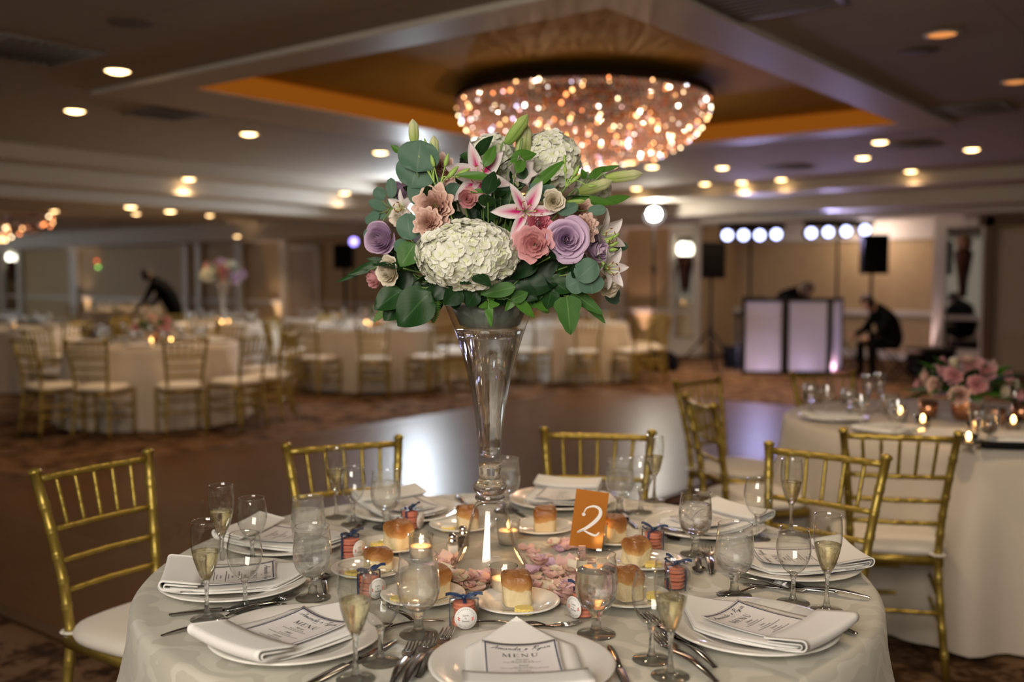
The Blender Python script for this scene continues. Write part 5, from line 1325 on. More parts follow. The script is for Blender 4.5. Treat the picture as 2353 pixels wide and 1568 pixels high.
bud('thick cream lily bud behind the long sideways bud', 1330, 440, 1408, 415, .01, 27)
bud('pale lily bud hanging under the hooked leaf at the top', 1196, 348, 1190, 430, .06, 26)
bud('pale green lily bud lying across above the small eucalyptus leaf', 1302, 465, 1346, 462, .12, 11, M_budg)
# slender lisianthus bud sprays
def spray(label, base, tips, dz):
    a = px_at(base[0], base[1], dz); t = thing('bud_spray', label, 'buds', a, 0, 'slender bud sprays')
    e = MOUTH - a; bm = BM(); tube(bm, smooth_path([(0, 0, 0), e * .4 + UP * .01, e], 8), .0021, 7); obj('stem', bm, M_stemgreen, t)
    for (x, y, s) in tips:
        q = px_at(x, y, dz) - a; sd = q.normalized(); bm = BM(); tube(bm, smooth_path([(0, 0, 0), q * .5 + UP * .012 * (1 if abs(sd.z) < .8 else 0), q], 5), .0013, 6)
        rg = [(0, 0), (.0024, .002), (.0040, .008), (.0034, .015), (.0012, .021), (0, .023)]
        lathe(bm, [(r * s, z * s) for r, z in rg], 10, basis(FWD, sd, q)); obj('bud', bm, pr('spray_bud_green', (.30, .46, .10), .45) if 'spray_bud_green' not in MATS else MATS['spray_bud_green'], t)
spray('curling green bud spray arching over the round eucalyptus leaves', (998, 420), [(968, 370, .9), (980, 340, .9), (992, 345, .7), (962, 342, .6)], .10)
spray('green bud spray beside the blush carnation', (1010, 430), [(1022, 384, 1.3), (1028, 410, 1.5), (1046, 408, 1.6), (998, 385, 1.2)], .11)
spray('slender green bud spray in front of the top hydrangea', (1300, 430), [(1298, 378, .9), (1299, 400, .9), (1316, 406, 1.1), (1320, 398, .9), (1350, 428, .9), (1312, 420, 1.2)], .10)
spray('green bud spray at the outer edge by the single eucalyptus leaf', (1368, 580), [(1388, 562, 1.3), (1400, 566, 1.0), (1408, 548, .8), (1396, 576, 1.0), (1382, 600, 1.1)], .08)
spray('thin green bud spray above the peach carnation', (1040, 505), [(1008, 478, 1.2), (1022, 500, .7), (1030, 480, .8)], .13)
# leaves
def sprig(name, cat, label, base, leaves, mat, kind, dz, group, fold=.12, bend=.1, ser=0.0, stem=True):
    """leaves: (px, py) of the leaf's base, (px, py) of its tip, width in px, extra depth, face"""
    a = px_at(base[0], base[1], dz); t = thing(name, label, cat, a, 0, group)
    bm = BM(); e = MOUTH - a; made = False
    if stem: tube(bm, smooth_path([(0, 0, 0), e * .45 + UP * .01, e], 6), .0019, 6); made = True
    for l in leaves:
        b, tip, wpx = l[0], l[1], l[2]; ez = l[3] if len(l) > 3 else 0; face = l[4] if len(l) > 4 else (R.uniform(-.25, .25), R.uniform(-.1, .35), 1); k2 = l[5] if len(l) > 5 else kind
        pb = px_at(b[0], b[1], dz + ez) - a; pt = px_at(tip[0], tip[1], dz + ez + R.uniform(-.012, .012)) - a
        if stem and pb.length > .004: tube(bm, [pb * .0, pb * .6 - UP * .002, pb], .0012, 5); made = True
        d = pt - pb; b2 = BM(); add_leaf(b2, basis(d, cd(*face), pb), d.length, sz(wpx), k2, fold, bend, ser); obj('leaf', b2, mat, t)
    if made: obj('stem', bm, M_stemgreen, t)
    else: bm.free()
    return t
E = 'eucalyptus sprigs'
sprig('eucalyptus_sprig', 'eucalyptus', 'blue green eucalyptus with large round overlapping leaves at the upper edge', (975, 440), [((958, 396), (966, 322), 92, .07, (-.05, .1, 1)), ((945, 432), (965, 360), 92, .05, (-.1, .2, 1)), ((990, 480), (968, 398), 84, .045, (.1, .1, 1)), ((1020, 455), (1055, 425), 34, .03)], M_euc, 'round', .03, E, .04, .03)
sprig('eucalyptus_sprig', 'eucalyptus', 'eucalyptus with small oval leaves standing out beside the outer lavender rose', (900, 478), [((878, 462), (866, 430), 30), ((900, 456), (898, 408), 26), ((888, 480), (846, 462), 24), ((872, 490), (838, 512), 24), ((890, 500), (852, 486), 20), ((866, 525), (834, 545), 26), ((905, 480), (898, 448), 24)], M_euc, 'round', -.01, E, .06, .05)
sprig('eucalyptus_sprig', 'eucalyptus', 'large eucalyptus leaf between the outer lavender rose and the big hydrangea', (955, 560), [((945, 552), (932, 490), 54, .02, (-.2, .1, 1)), ((935, 555), (905, 575), 30)], M_euc, 'round', .115, E, .05, .06)
sprig('eucalyptus_sprig', 'eucalyptus', 'eucalyptus with oval leaves around the small cream rose', (1290, 480), [((1222, 452), (1280, 434), 34, .0), ((1282, 490), (1330, 472), 26, .01), ((1350, 484), (1394, 482), 24, -.02), ((1240, 440), (1215, 425), 22)], M_euc, 'round', .12, E, .05, .05)
sprig('eucalyptus_sprig', 'eucalyptus', 'overlapping round eucalyptus leaves low beside the drooping cream lily', (1340, 600), [((1372, 602), (1325, 642), 54, .02, (0, .1, 1)), ((1345, 640), (1300, 658), 52, .0, (0, .2, 1)), ((1355, 630), (1362, 676), 56, .01, (.1, 0, 1)), ((1330, 600), (1312, 620), 30)], M_euc, 'round', .13, E, .05, .04)
sprig('eucalyptus_sprig', 'eucalyptus', 'single eucalyptus leaf sticking out beyond the hot pink bloom', (1385, 580), [((1402, 566), (1444, 567), 22), ((1392, 590), (1410, 600), 16)], M_euc, 'round', .03, E, .05, .03)
sprig('eucalyptus_sprig', 'eucalyptus', 'eucalyptus leaves hanging at the lowest outer edge under the cream rose', (1385, 640), [((1392, 652), (1420, 690), 34), ((1390, 676), (1424, 694), 26), ((1400, 640), (1416, 660), 26)], M_euc, 'round', -.02, E, .05, .05)
G = 'green foliage sprigs'
sprig('hydrangea_leaf', 'leaf', 'pale green veined hydrangea leaf beside the big hydrangea', (965, 590), [((955, 560), (918, 612), 58, .0, (-.15, .2, 1))], M_mid, 'oval', .125, G, .10, .06, .03)
sprig('salal_sprig', 'foliage', 'broad dark green leaves hanging over the vase rim below the big hydrangea', (960, 660), [((990, 672), (910, 748), 92, .05, (-.1, .3, 1)), ((925, 668), (858, 708), 62, .0, (-.3, .3, 1)), ((940, 680), (880, 735), 60, -.03), ((985, 660), (1000, 720), 60, .01)], M_salal, 'oval', .09, G, .14, .10)
sprig('salal_sprig', 'foliage', 'small leafed green tip reaching out furthest from the outer edge', (900, 590), [((900, 612), (842, 592), 24, .0), ((872, 606), (812, 622), 20), ((850, 620), (795, 632), 14), ((905, 585), (885, 622), 40), ((835, 625), (768, 650), 10, -.02)], M_salal, 'oval', .03, G, .14, .10)
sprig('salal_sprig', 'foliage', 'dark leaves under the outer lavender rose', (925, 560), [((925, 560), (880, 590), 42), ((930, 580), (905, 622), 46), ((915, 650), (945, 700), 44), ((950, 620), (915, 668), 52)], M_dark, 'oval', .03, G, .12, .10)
sprig('serrated_leaf_sprig', 'foliage', 'serrated green leaf pointing down under the overlapping eucalyptus leaves', (1310, 680), [((1302, 682), (1312, 770), 66, .03, (.1, .2, 1)), ((1315, 672), (1386, 722), 40, .0), ((1340, 690), (1392, 744), 22, -.02)], M_mid, 'heart', .09, G, .12, .06, .05)
sprig('salal_sprig', 'foliage', 'dark pointed leaves beside the big hydrangea below the pink lisianthus', (1210, 620), [((1235, 590), (1165, 640), 54, .02), ((1210, 640), (1290, 590), 56, .0), ((1200, 660), (1280, 650), 50, .02), ((1180, 655), (1235, 690), 44, .03), ((1270, 640), (1330, 690), 44), ((1240, 610), (1260, 660), 60, -.02), ((1170, 600), (1200, 560), 50, -.03)], M_dark, 'oval', .09, G, .15, .10)
sprig('salal_sprig', 'foliage', 'rounded olive green leaves over the middle of the vase rim', (1140, 670), [((1185, 660), (1105, 676), 34, .02), ((1160, 690), (1150, 655), 40, .0), ((1175, 690), (1215, 672), 28, .0)], M_mid, 'oval', .14, G, .10, .08)
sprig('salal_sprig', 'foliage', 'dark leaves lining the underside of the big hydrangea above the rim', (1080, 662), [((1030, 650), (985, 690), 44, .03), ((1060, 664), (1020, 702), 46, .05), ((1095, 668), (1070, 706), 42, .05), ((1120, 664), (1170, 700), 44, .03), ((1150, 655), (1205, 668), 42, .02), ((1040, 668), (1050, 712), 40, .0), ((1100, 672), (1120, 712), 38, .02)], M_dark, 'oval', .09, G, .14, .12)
sprig('salal_sprig', 'foliage', 'dark leaves filling in above the serrated leaf', (1270, 650), [((1240, 650), (1215, 700), 44, .02), ((1270, 660), (1255, 712), 42, .03), ((1290, 655), (1345, 705), 40, .0), ((1260, 640), (1310, 672), 46, .02), ((1225, 660), (1180, 690), 38, .03)], M_salal, 'oval', .08, G, .14, .12)
sprig('salal_sprig', 'foliage', 'dark leaves filling in behind the broad hanging leaves', (960, 640), [((960, 640), (920, 690), 48, .0), ((985, 650), (960, 712), 46, -.01), ((950, 630), (895, 660), 44, .0), ((1000, 650), (1012, 712), 40, .0)], M_dark, 'oval', .05, G, .14, .12)
sprig('ivy_sprig', 'foliage', 'small ivy tip hanging straight down in front of the vase rim', (1122, 680), [((1122, 702), (1128, 752), 22, .02), ((1122, 700), (1100, 706), 18, .02), ((1124, 700), (1148, 700), 18, .02), ((1120, 690), (1138, 682), 24, .01)], M_lance, 'heart', .125, G, .10, .04)
sprig('leatherleaf_sprig', 'foliage', 'narrow green leaves falling over the vase rim below the pink lisianthus', (1190, 680), [((1180, 680), (1230, 732), 24, .03), ((1200, 690), (1256, 700), 26, .0), ((1190, 676), (1160, 716), 20, .02), ((1226, 690), (1262, 716), 22)], M_lance, 'lance', .10, G, .12, .08)
sprig('salal_sprig', 'foliage', 'dark leaves in the gap in the middle of the bouquet', (1130, 520), [((1100, 510), (1120, 455), 52), ((1130, 520), (1165, 470), 50), ((1150, 540), (1190, 500), 52), ((1110, 530), (1060, 500), 48), ((1080, 500), (1100, 480), 40), ((1170, 560), (1215, 530), 46), ((1060, 515), (1030, 490), 42)], M_dark, 'oval', .02, G, .12, .10)
sprig('salal_sprig', 'foliage', 'dark leaves among the lilies near the top of the bouquet', (1160, 440), [((1140, 450), (1115, 410), 38, .02), ((1160, 450), (1150, 405), 34, .03), ((1180, 440), (1195, 400), 34, .0), ((1150, 460), (1200, 455), 34, .03), ((1200, 430), (1215, 362), 28, .04), ((1130, 440), (1170, 430), 36, .04), ((1090, 360), (1055, 356), 22, -.02)], M_salal, 'oval', .05, G, .12, .10)
LL = 'lily leaves'
for lb, base, tip, wpx, dz, bend in (
    ('long lily leaf slanting up in front of the top hydrangea', (1212, 440), (1302, 364), 24, .11, .05), ('lily leaf hooking over beside the long green bud', (1172, 372), (1232, 346), 36, .09, .25), ('lily leaf lying level above the pink lisianthus cup', (1130, 408), (1046, 398), 20, .12, .12),
    ('upright lily leaf before the upper striped lily', (1112, 384), (1140, 332), 26, .10, .12), ('lily leaf in front of the long green bud stem', (1186, 398), (1206, 362), 24, .12, .1), ('long lily leaf pointing out beyond the oval eucalyptus leaf', (1308, 458), (1416, 468), 26, .06, .03),
    ('lily leaf crossing the outermost long leaf', (1380, 468), (1450, 451), 22, .02, .03), ('lily leaf standing behind the sideways lily buds', (1352, 412), (1392, 380), 20, -.02, .1), ('lily leaf tip above the sideways lily buds', (1372, 396), (1424, 379), 14, -.03, .05),
    ('small lily leaf behind the big round eucalyptus leaf', (920, 352), (898, 332), 16, -.03, .1), ('lily leaf under the top hydrangea', (1250, 430), (1256, 396), 26, .08, .1), ('thin lily leaf at the outer edge by the small rose', (1345, 412), (1336, 388), 18, -.02, .1), ('narrow leaf curving across the middle of the bouquet', (1135, 440), (1062, 436), 12, .14, .2)):
    a = px_at(base[0], base[1], dz); b = px_at(tip[0], tip[1], dz + R.uniform(-.01, .01)); t = thing('lily_leaf', lb, 'leaf', a, 0, LL); d = b - a
    bm = BM(); add_leaf(bm, basis(d, cd(R.uniform(-.2, .2), .35, 1)), d.length, sz(wpx), 'lance', .25, bend); obj('leaf_blade', bm, M_lance, t)
    e = MOUTH - a; bm = BM(); tube(bm, smooth_path([(0, 0, 0), e * .4 - d.normalized() * .01, e], 5), .0012, 5); obj('stem', bm, M_stemgreen, t)
# ferns
def fern(lb, base, tip, wpx, dz):
    a = px_at(base[0], base[1], dz); b = px_at(tip[0], tip[1], dz); t = thing('fern_frond', lb, 'fern', a, 0, 'fern fronds'); d = b - a; L = d.length
    M = basis(d, cd(.1, .3, 1)); bm = BM(); N = 13
    for k in range(N):
        v = (k + .5) / N; l = sz(wpx) * .5 * sin(pi * (.18 + .78 * v)) ** .8
        for s in (-1, 1): add_leaf(bm, M @ Matrix.Translation((0, v * L, -.1 * L * v * v)) @ Matrix.Rotation(-s * radians(66), 4, 'Z'), l, L / N * .95, 'lance', .1, .1)
    obj('leaflets', bm, M_lance, t); bm = BM(); tube(bm, [M @ Vector((0, v * L, -.1 * L * v * v)) for v in (0, .3, .6, 1)], .0009, 5)
    e = MOUTH - a; tube(bm, smooth_path([(0, 0, 0), e * .5 + UP * .01, e], 4), .0012, 5); obj('stem', bm, M_stemgreen, t)
fern('fern frond hanging below the broad dark leaves beside the vase', (1002, 676), (995, 742), 30, .12)
fern('fern frond tip hanging lowest at the outer edge under the dark leaves', (905, 690), (858, 738), 26, .02)
fern('bright fern frond under the big hydrangea', (1180, 668), (1062, 662), 36, .13)
fern('fern frond hanging beside the serrated leaf', (1225, 684), (1262, 718), 28, .08)
fern('fern frond at the low outer edge beyond the serrated leaf', (1345, 690), (1390, 738), 24, .03)
fern('dark fern frond over the rim beside the broad leaves', (1060, 676), (985, 690), 34, .10)
fern('fern frond beside the pink lisianthus in the bouquet middle', (1165, 570), (1160, 515), 40, .07)
# filler sprays that close the inside of the bouquet
fill = 'inner filler greens'
q = random.Random(77)
for k in range(22):
    a = 2 * pi * k / 22 + q.uniform(-.1, .1); el = (.15, .75, 1.2)[k % 3] + q.uniform(-.1, .1)
    ax = Vector((cos(a) * cos(el), sin(a) * cos(el), sin(el))); tip = MOUTH + Vector((ax.x * .20, ax.y * .20, ax.z * .27 + .04 + .02 * (k % 2)))
    t = thing('filler_foliage', 'dark filler leaf sprig deep inside the bouquet', 'foliage', MOUTH, 0, fill); e = tip - MOUTH
    bm = BM(); tube(bm, smooth_path([(0, 0, 0), e * .5 + UP * .015, e], 5), .0016, 5); obj('stem', bm, M_stemgreen, t)
    for j in range(6):
        f = .35 + .65 * j / 5; p = e * f + UP * .015 * 4 * f * (1 - f); d = (e.normalized() + Vector((q.uniform(-.8, .8), q.uniform(-.8, .8), q.uniform(-.6, .5)))).normalized()
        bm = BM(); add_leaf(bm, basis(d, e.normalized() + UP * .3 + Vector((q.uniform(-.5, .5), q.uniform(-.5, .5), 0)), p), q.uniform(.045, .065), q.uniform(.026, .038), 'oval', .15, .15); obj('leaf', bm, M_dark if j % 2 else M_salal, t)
# ================================================================ PETALS ON THE CLOTH
PM = []
for nm, mm in (('pale pink', petalmat('loose_pink_petal', (.82, .54, .50), (.84, .56, .56))), ('lavender', petalmat('loose_lavender_petal', (.62, .42, .56), (.66, .46, .58))), ('cream', petalmat('loose_cream_petal', (.84, .76, .55), (.86, .80, .66))), ('peach', petalmat('loose_peach_petal', (.84, .58, .46), (.86, .62, .52)))):
    for s in range(3):
        q = random.Random(s + 5); bm = BM(); grid(bm, (lambda u, v, c=(.28, .45, -.25)[s], k=(.2, .35, .12)[s]: ((2 * u - 1) * .019 * max(.12, sin(pi * (v * .82 + .12)) ** .7), (v - .5) * .036, abs(c) * .019 * (2 * u - 1) ** 2 + k * .022 * (2 * v - 1) ** 2 + .0015 * sin(9 * u + 4 * v))), 6, 6)
        zmin = min(v.co.z for v in bm.verts)
        for v in bm.verts: v.co.z -= zmin
        me = bpy.data.meshes.new('rose_petal'); bm.normal_update(); bm.to_mesh(me); bm.free(); me.materials.append(mm); me.polygons.foreach_set('use_smooth', [True] * len(me.polygons)); PM.append((nm, me))
q = random.Random(9); placed = []
zones = [((1120, 1352), 110, 24, 34), ((1270, 1330), 95, 50, 46), ((1040, 1340), 40, 34, 16), ((1290, 1258), 60, 10, 10), ((1255, 1380), 70, 16, 16), ((1035, 1300), 30, 22, 8), ((1215, 1300), 40, 12, 6)]
keep = [P(1188, 1396, CZ), P(972, 1380, CZ), P(1444, 1382, CZ), P(905, 1262, CZ), P(1246, 1221, CZ)]
blockers = [(P(x, y, CZ), .031) for x, y in ((967, 1290), (1168, 1252), (1157, 1368), (1368, 1262))] + [(P(1344, 1292, CZ), .042), (P(1341, 1416, CZ), .046), (P(1066, 1438, CZ), .046), (P(1370, 1459, CZ), .04), (P(1040, 1275, CZ), .03), (P(1064, 1256, CZ), .03), (VP, .090)]
for (cx, cy), sx, sy, N in zones:
    for k in range(N):
        for _ in range(30):
            p = P(cx + q.gauss(0, .5) * sx, cy + q.gauss(0, .55) * sy, CZ)
            if any((p - b).xy.length < r + .012 for b, r in blockers) or any((p - b).xy.length < .098 for b in keep): continue
            break
        else: continue
        nm, me = q.choice(PM if q.random() < .75 else PM[:3])
        lift = .0055 * sum(1 for z in placed if (z - p).xy.length < .017); placed.append(p)
        o = bpy.data.objects.new('rose_petal', me); COL.objects.link(o); s = q.uniform(.75, 1.25); o.scale = (s, s, s); o.location = (p.x, p.y, CZ + .0006 + min(.016, lift)); o.rotation_euler = (q.uniform(-.25, .25) if lift else 0, q.uniform(-.25, .25) if lift else 0, q.uniform(0, 6.3))
        tag(o, '%s rose petal lying in the scatter around the vase foot' % nm, 'petal', '%s petals scattered on the cloth' % nm)
# ================================================================ CHAIRS ROUND THE VASE TABLE AND THE NEXT TABLE
G1 = 'gold chairs at the vase table'
chair_by_tops((329, 1036), (94, 1078), "gold chiavari chair alone at the ten o'clock side of the vase table", G1)
chair_by_tops((912, 1002), (662, 1020), "gold chiavari chair behind the eleven o'clock plate of the vase table", G1)
chair_by_tops((1493, 990), (1256, 984), "gold chiavari chair behind the orange number card across the vase table", G1)
chair_by_tops((2022, 1046), (1780, 1018), "gold chiavari chair behind the two o'clock champagne flute", G1)
G2 = 'gold chairs at the pink flower table'
c5 = chair_by_tops((1944, 985), (2196, 993), "gold chiavari chair with its back to the camera before the candle table", G2)
chair_by_tops((1569, 903), (1648, 932), "gold chiavari chair in profile by the dance floor, nearer of two", G2)
chair_by_tops((1642, 865), (1562, 874), "gold chiavari chair in profile by the dance floor, behind its twin", G2)
chair_by_tops((1958, 852), (1823, 855), "gold chiavari chair facing the camera across the candle table in front of the booth", G2)
# turn the profile chairs the right way: their backs stand on the dance floor side
# ================================================================ OTHER TABLES
M_cop = pr('rose_gold_vase', (.75, .36, .20), .25, .9)
M_gl = thin('far_glass', rough=.03, gain=6)
M_fv = thin('far_vase_glass', haze=.35, hcol=(.9, .9, .92), gain=2)
vot2 = thing('votive_candle', '', 'candle')
bm = BM(); lathe(bm, [(0, .001), (.026, .001), (.030, .03), (.033, .062), (.031, .062), (.026, .006), (0, .006)], 16); obj('glass_cup', bm, M_gl, vot2)
bm = BM(); lathe(bm, [(0, .007), (.024, .007), (.026, .032), (0, .031)], 14); obj('wax', bm, M_wax, vot2)
bm = BM(); lathe(bm, [(0, .034), (.0075, .042), (.0095, .050), (.005, .062), (0, .068)], 10); obj('flame', bm, emi('far_candle_flame', (1.0, .50, .15), 40), vot2)
VOT2 = Proto(vot2)
def bg_glass(name, prof, fill=None):
    t = thing(name, '', 'glass'); bm = BM(); lathe(bm, prof, 16); obj('bowl', bm, M_gl, t)
    if fill: bm = BM(); lathe(bm, fill, 16); obj('water', bm, M_water, t)
    return t
SH = [(0, .002), (.034, .002), (.034, .004), (.008, .01), (.006, .045)]
BG = [Proto(bg_glass('water_goblet', SH + gb, gl_)), Proto(bg_glass('wine_glass', SH + [(.004, .06)] + wb)), Proto(bg_glass('champagne_flute', [(0, .002), (.03, .002), (.03, .004), (.006, .01), (.004, .05)] + fb, fl))]
bgnap = thing('folded_napkin', '', 'napkin'); bm = BM(); box(bm, (0, 0, .016), (.18, .24, .012), .004); sheet(bm, [(-.08, .024), (-.12, .024), (-.128, .018), (-.12, .010)], -.092, .092, .003, 4); obj('napkin_body', bm, M_napkin, bgnap); BNAP = Proto(bgnap)
def arrangement(label, loc, rad, blooms, seed, height=.0, vase='copper', squash=.75, cat='flowers'):
    q = random.Random(seed); t = thing('flower_arrangement', label, cat, loc)
    if vase == 'copper':
        bm = BM(); lathe(bm, [(0, .002), (.05, .002), (.065, .03), (.068, .09), (.060, .11), (.055, .105), (0, .10)], 24); obj('vase', bm, M_cop, t); c = .11
    else:
        bm = BM(); lathe(bm, [(.085, .001), (.07, .03), (.045, .10), (.03, .15), (.037, .18), (.025, .2), (.025, .24), (.035, .36), (.06, .48), (.098, .585)], 24); obj('vase', bm, M_fv, t); c = .62
    for k in range(blooms):
        z = .05 + .95 * ((k + .5) / blooms); a = k * 2.39996; r = sqrt(max(0, 1 - z * z)) if z < 1 else 0; d = Vector((r * cos(a), r * sin(a), z)); p = Vector((d.x * rad, d.y * rad, c + d.z * rad * squash))
        me = q.choice((RPi, RPe, RCr, RPi, RL, RCr) if vase == 'copper' else (RL, RPe, H3, H3, RPi)); s = q.uniform(.95, 1.35) * rad / .17 * (1.25 if blooms < 14 else .85)
        o = obj('bloom', me, None, t); o.matrix_local = basis(UP if abs(d.z) < .95 else FWD, d, p) @ Matrix.Scale(s, 4)
    for k in range(int(blooms * 2.2)):
        a = k * 2.39996 + .5; z = q.uniform(-.15, .8); r = sqrt(1 - z * z); d = Vector((r * cos(a), r * sin(a), z * squash)); bm = BM()
        b = Vector((0, 0, c)) + d * rad * .55; add_leaf(bm, basis(d + Vector((q.uniform(-.4, .4), q.uniform(-.4, .4), q.uniform(-.2, .3))), Vector((0, 0, 1)) + d * .6, b), rad * q.uniform(.6, .95), rad * q.uniform(.26, .4), 'oval'); obj('leaf', bm, (M_mid, M_salal, M_euc, M_lance)[k % 4], t)
    return t
def dress(name, c, r, seed, chairs, glassn=6, candles=(), phrase='', cr=None, folds=12, plates=()):
    """a round table with its cloth, chairs at clock positions, glasses, candles"""
    cr = r + .335
    table_parts('banquet_table', 'round banquet table under the cloth of %s' % phrase, 'table', (c.x, c.y, -.01 + .008), r - .012)
    bm = BM(); cloth_mesh(bm, r, folds, seed, seg=120, z0=.006); tag(obj('tablecloth', bm, M_bgcloth, loc=(c.x, c.y, 0)), 'ivory tablecloth draped to the carpet on %s' % phrase, 'tablecloth')
    q = random.Random(seed)
    hours = {}
    for a in chairs:
        vr = math.degrees(atan2(c.dot(FWD), c.dot(RIGHT))) - 90; d = ang(a + vr); l = c + d * cr
        if any((l - o_).xy.length < .50 for o_ in SEATS) or any((l - t_).xy.length < r_ + .3 for t_, r_ in TABS if (t_ - c).length > .1): continue
        SEATS.append(l.copy()); l.z = floor_z(l); h = int(round(((90 - a) % 360) / 30)) % 12
        hn = NUMW[h]; k = hours.get(h, 0); hours[h] = k + 1
        CHAIR.put(l, rotz_to(-d) + q.uniform(-.12, .12), "gold chiavari chair at %s%s of %s" % ('half past ' if k else '', hn + ("" if k else " o'clock"), phrase), 'gold chairs at ' + phrase)
    for i in range(glassn):
        a = 360 * i / glassn + q.uniform(-8, 8); h = NUMW[int(round(((90 - a) % 360) / 30)) % 12]
        for j in range(3):
            d = ang(a + (j - 1) * 9); l = c + d * (r - .30 - .05 * (j % 2)) ; l.z = CZ - .0005
            nm = ('water goblet', 'wine glass', 'champagne flute')[j]
            BG[j].put(l, 0, "%s at the %s o'clock place of %s" % (nm, h, phrase), 'glasses on ' + phrase)
        d = ang(a); l = c + d * (r - .17); plate_at((l.x, l.y, CZ - .0005), "white dinner plate at the %s o'clock place of %s" % (h, phrase), 'plates on ' + phrase, PLATE)
        BNAP.put((l.x, l.y, CZ + .0045), rotz_to(-d), "folded white napkin at the %s o'clock place of %s" % (h, phrase), 'napkins on ' + phrase)
    for i, (x, y) in enumerate(candles):
        l = P(x, y + 12, TZ); v = l - c; v.z = 0
        if v.length > r - .38: v = v.normalized() * (r - .40)
        l = c + v; l.z = CZ - .0005
        VOT2.put(l, 0, "lit votive candle on %s, %s one counted towards the booth" % (phrase, NUM[i]), 'candles on ' + phrase)
SEATS = []
NUMW = ['twelve', 'one', 'two', 'three', 'four', 'five', 'six', 'seven', 'eight', 'nine', 'ten', 'eleven']
def tcen(px, pyfloor, r): # centre of a table whose cloth meets the floor at that pixel on its camera side
    p = P(px, pyfloor, 0); p.z = 0; d = Vector((p.x, p.y, 0)).normalized(); return p + d * (r + .03)
TABS = [(tcen(358, 990, .8), .8), (tcen(856, 902, .8), .8), (tcen(1318, 880, .76), .76), (tcen(515, 884, .76), .76), (tcen(30, 905, .8), .8), (tcen(765, 862, .76), .76), (tcen(285, 802, .76), .76)]
TA = tcen(358, 990, .8); dress('a', TA, .80, 31, (221, 248, 281, 309, 336, 15, 55, 100, 145), 8, [(347, 783), (393, 780)], 'the low pink flower table', 1.06)
arrangement('low arrangement of pink and cream flowers on the table by the dance floor', (TA.x, TA.y, CZ), .19, 12, 41)
TB = tcen(856, 902, .8); dress('b', TB, .80, 32, (200, 236, 271, 306, 338, 20, 65, 115, 160), 8, [(787, 724), (840, 752)], 'the far table behind the vase', 1.06)
TCn = tcen(1318, 880, .76); dress('c', TCn, .76, 33, (205, 240, 277, 315, 346, 25, 70, 110, 155), 8, [(1275, 742)], 'the far spotlight side table', 1.04)
TD = tcen(515, 884, .76); dress('d', TD, .76, 34, (215, 260, 300, 345, 30, 75, 120, 165), 8, [(491, 728), (505, 741), (533, 738), (549, 741)], 'the far tall bouquet table', 1.04)
arrangement('tall far bouquet in a trumpet vase like the one in front', (TD.x, TD.y, CZ), .26, 10, 43, vase='glass', squash=.8)
TE = tcen(30, 905, .8); dress('e', TE, .80, 35, (330, 300, 15, 60), 6, [(46, 757), (52, 752)], 'the dim edge table', 1.06)
TF = tcen(765, 862, .76); dress('f', TF, .76, 36, (250, 290, 330, 200), 6, [(776, 722)], 'the far beige door table', 1.04)
TG = tcen(285, 802, .76); dress('g', TG, .76, 37, (230, 310, 270), 5, [(265, 708), (285, 708), (307, 708)], 'the farthest waiter side table', 1.04)
arrangement('low pink arrangement half hidden behind the big bouquet', (TB.x + .1, TB.y, CZ), .18, 10, 44)
arrangement('far low arrangement of flowers on the table before the spotlight stand', (TCn.x, TCn.y, CZ), .18, 10, 45)
# table beside the vase table
TH = CW(2.05, 4.46); dress('h', TH, .79, 38, (), 0, [], 'the candle table beside the dance floor', 1.05)
arrangement('low arrangement of pink and cream flowers with copper vase on the candle table', (TH.x, TH.y, CZ), .20, 24, 46)
PH = 'the candle table beside the dance floor'
for i, (x, y) in enumerate(((2120, 985), (2225, 1030), (2328, 988), (2238, 1000), (2068, 965))):
    p = P(x, y + 4, CZ - .0005); VOT2.put(p, 0, 'lit votive candle on the candle table, %s one clockwise from the empty glasses' % NUM[i], 'candles on ' + PH)
for i, (x, y, j) in enumerate(((1862, 950, 0), (1900, 958, 1), (1950, 965, 0), (1993, 950, 2), (1978, 985, 1), (2044, 982, 0), (2062, 1000, 1), (2240, 1030, 2), (2272, 1025, 0), (2020, 945, 2), (2330, 965, 1))):
    BG[j].put(P(x, y, CZ - .0005), 0, '%s on the candle table, %s of its glasses counted from the dance floor' % (('water goblet', 'wine glass', 'champagne flute')[j], NUM[i]), 'glasses on ' + PH)
for i, (x, y, lb) in enumerate(((1890, 965, 'nearest the dance floor'), (1935, 1010, 'above the gold chair seen from behind'), (2140, 1060, 'behind the gold chair seen from its back'), (2330, 1020, 'at the picture edge'))):
    p = P(x, y, CZ); v = p - TH; v.z = 0
    if v.length > .60: v = v.normalized() * .60
    p = TH + v; plate_at((p.x, p.y, CZ - .0005), 'white dinner plate on the candle table %s' % lb, 'plates on ' + PH, PLATE); BNAP.put((p.x, p.y, CZ + .0045), rotz_to(-v.normalized()), 'folded white napkin on the candle table plate %s' % lb, 'napkins on ' + PH)
for k, (dx, dy) in enumerate(((-.16, -.02), (.14, -.10), (.2, .12))):
    t = thing('copper_cup', 'small copper flower cup beside the pink arrangement, %s of three' % NUM[k], 'vase', (TH.x + dx, TH.y + dy, CZ), 0, 'copper cups'); bm = BM(); lathe(bm, [(0, .001), (.03, .001), (.04, .03), (.042, .075), (.039, .075), (.03, .01), (0, .01)], 18); obj('cup_body', bm, M_cop, t)
bm = BM(); box(bm, (0, 0, .012), (.20, .06, .022), .008); tag(obj('black_clutch', bm, M_black, loc=P(2322, 1032, CZ + .001), rotz=YAW - .2), 'small black clutch lying on the candle table at the picture edge', 'bag')
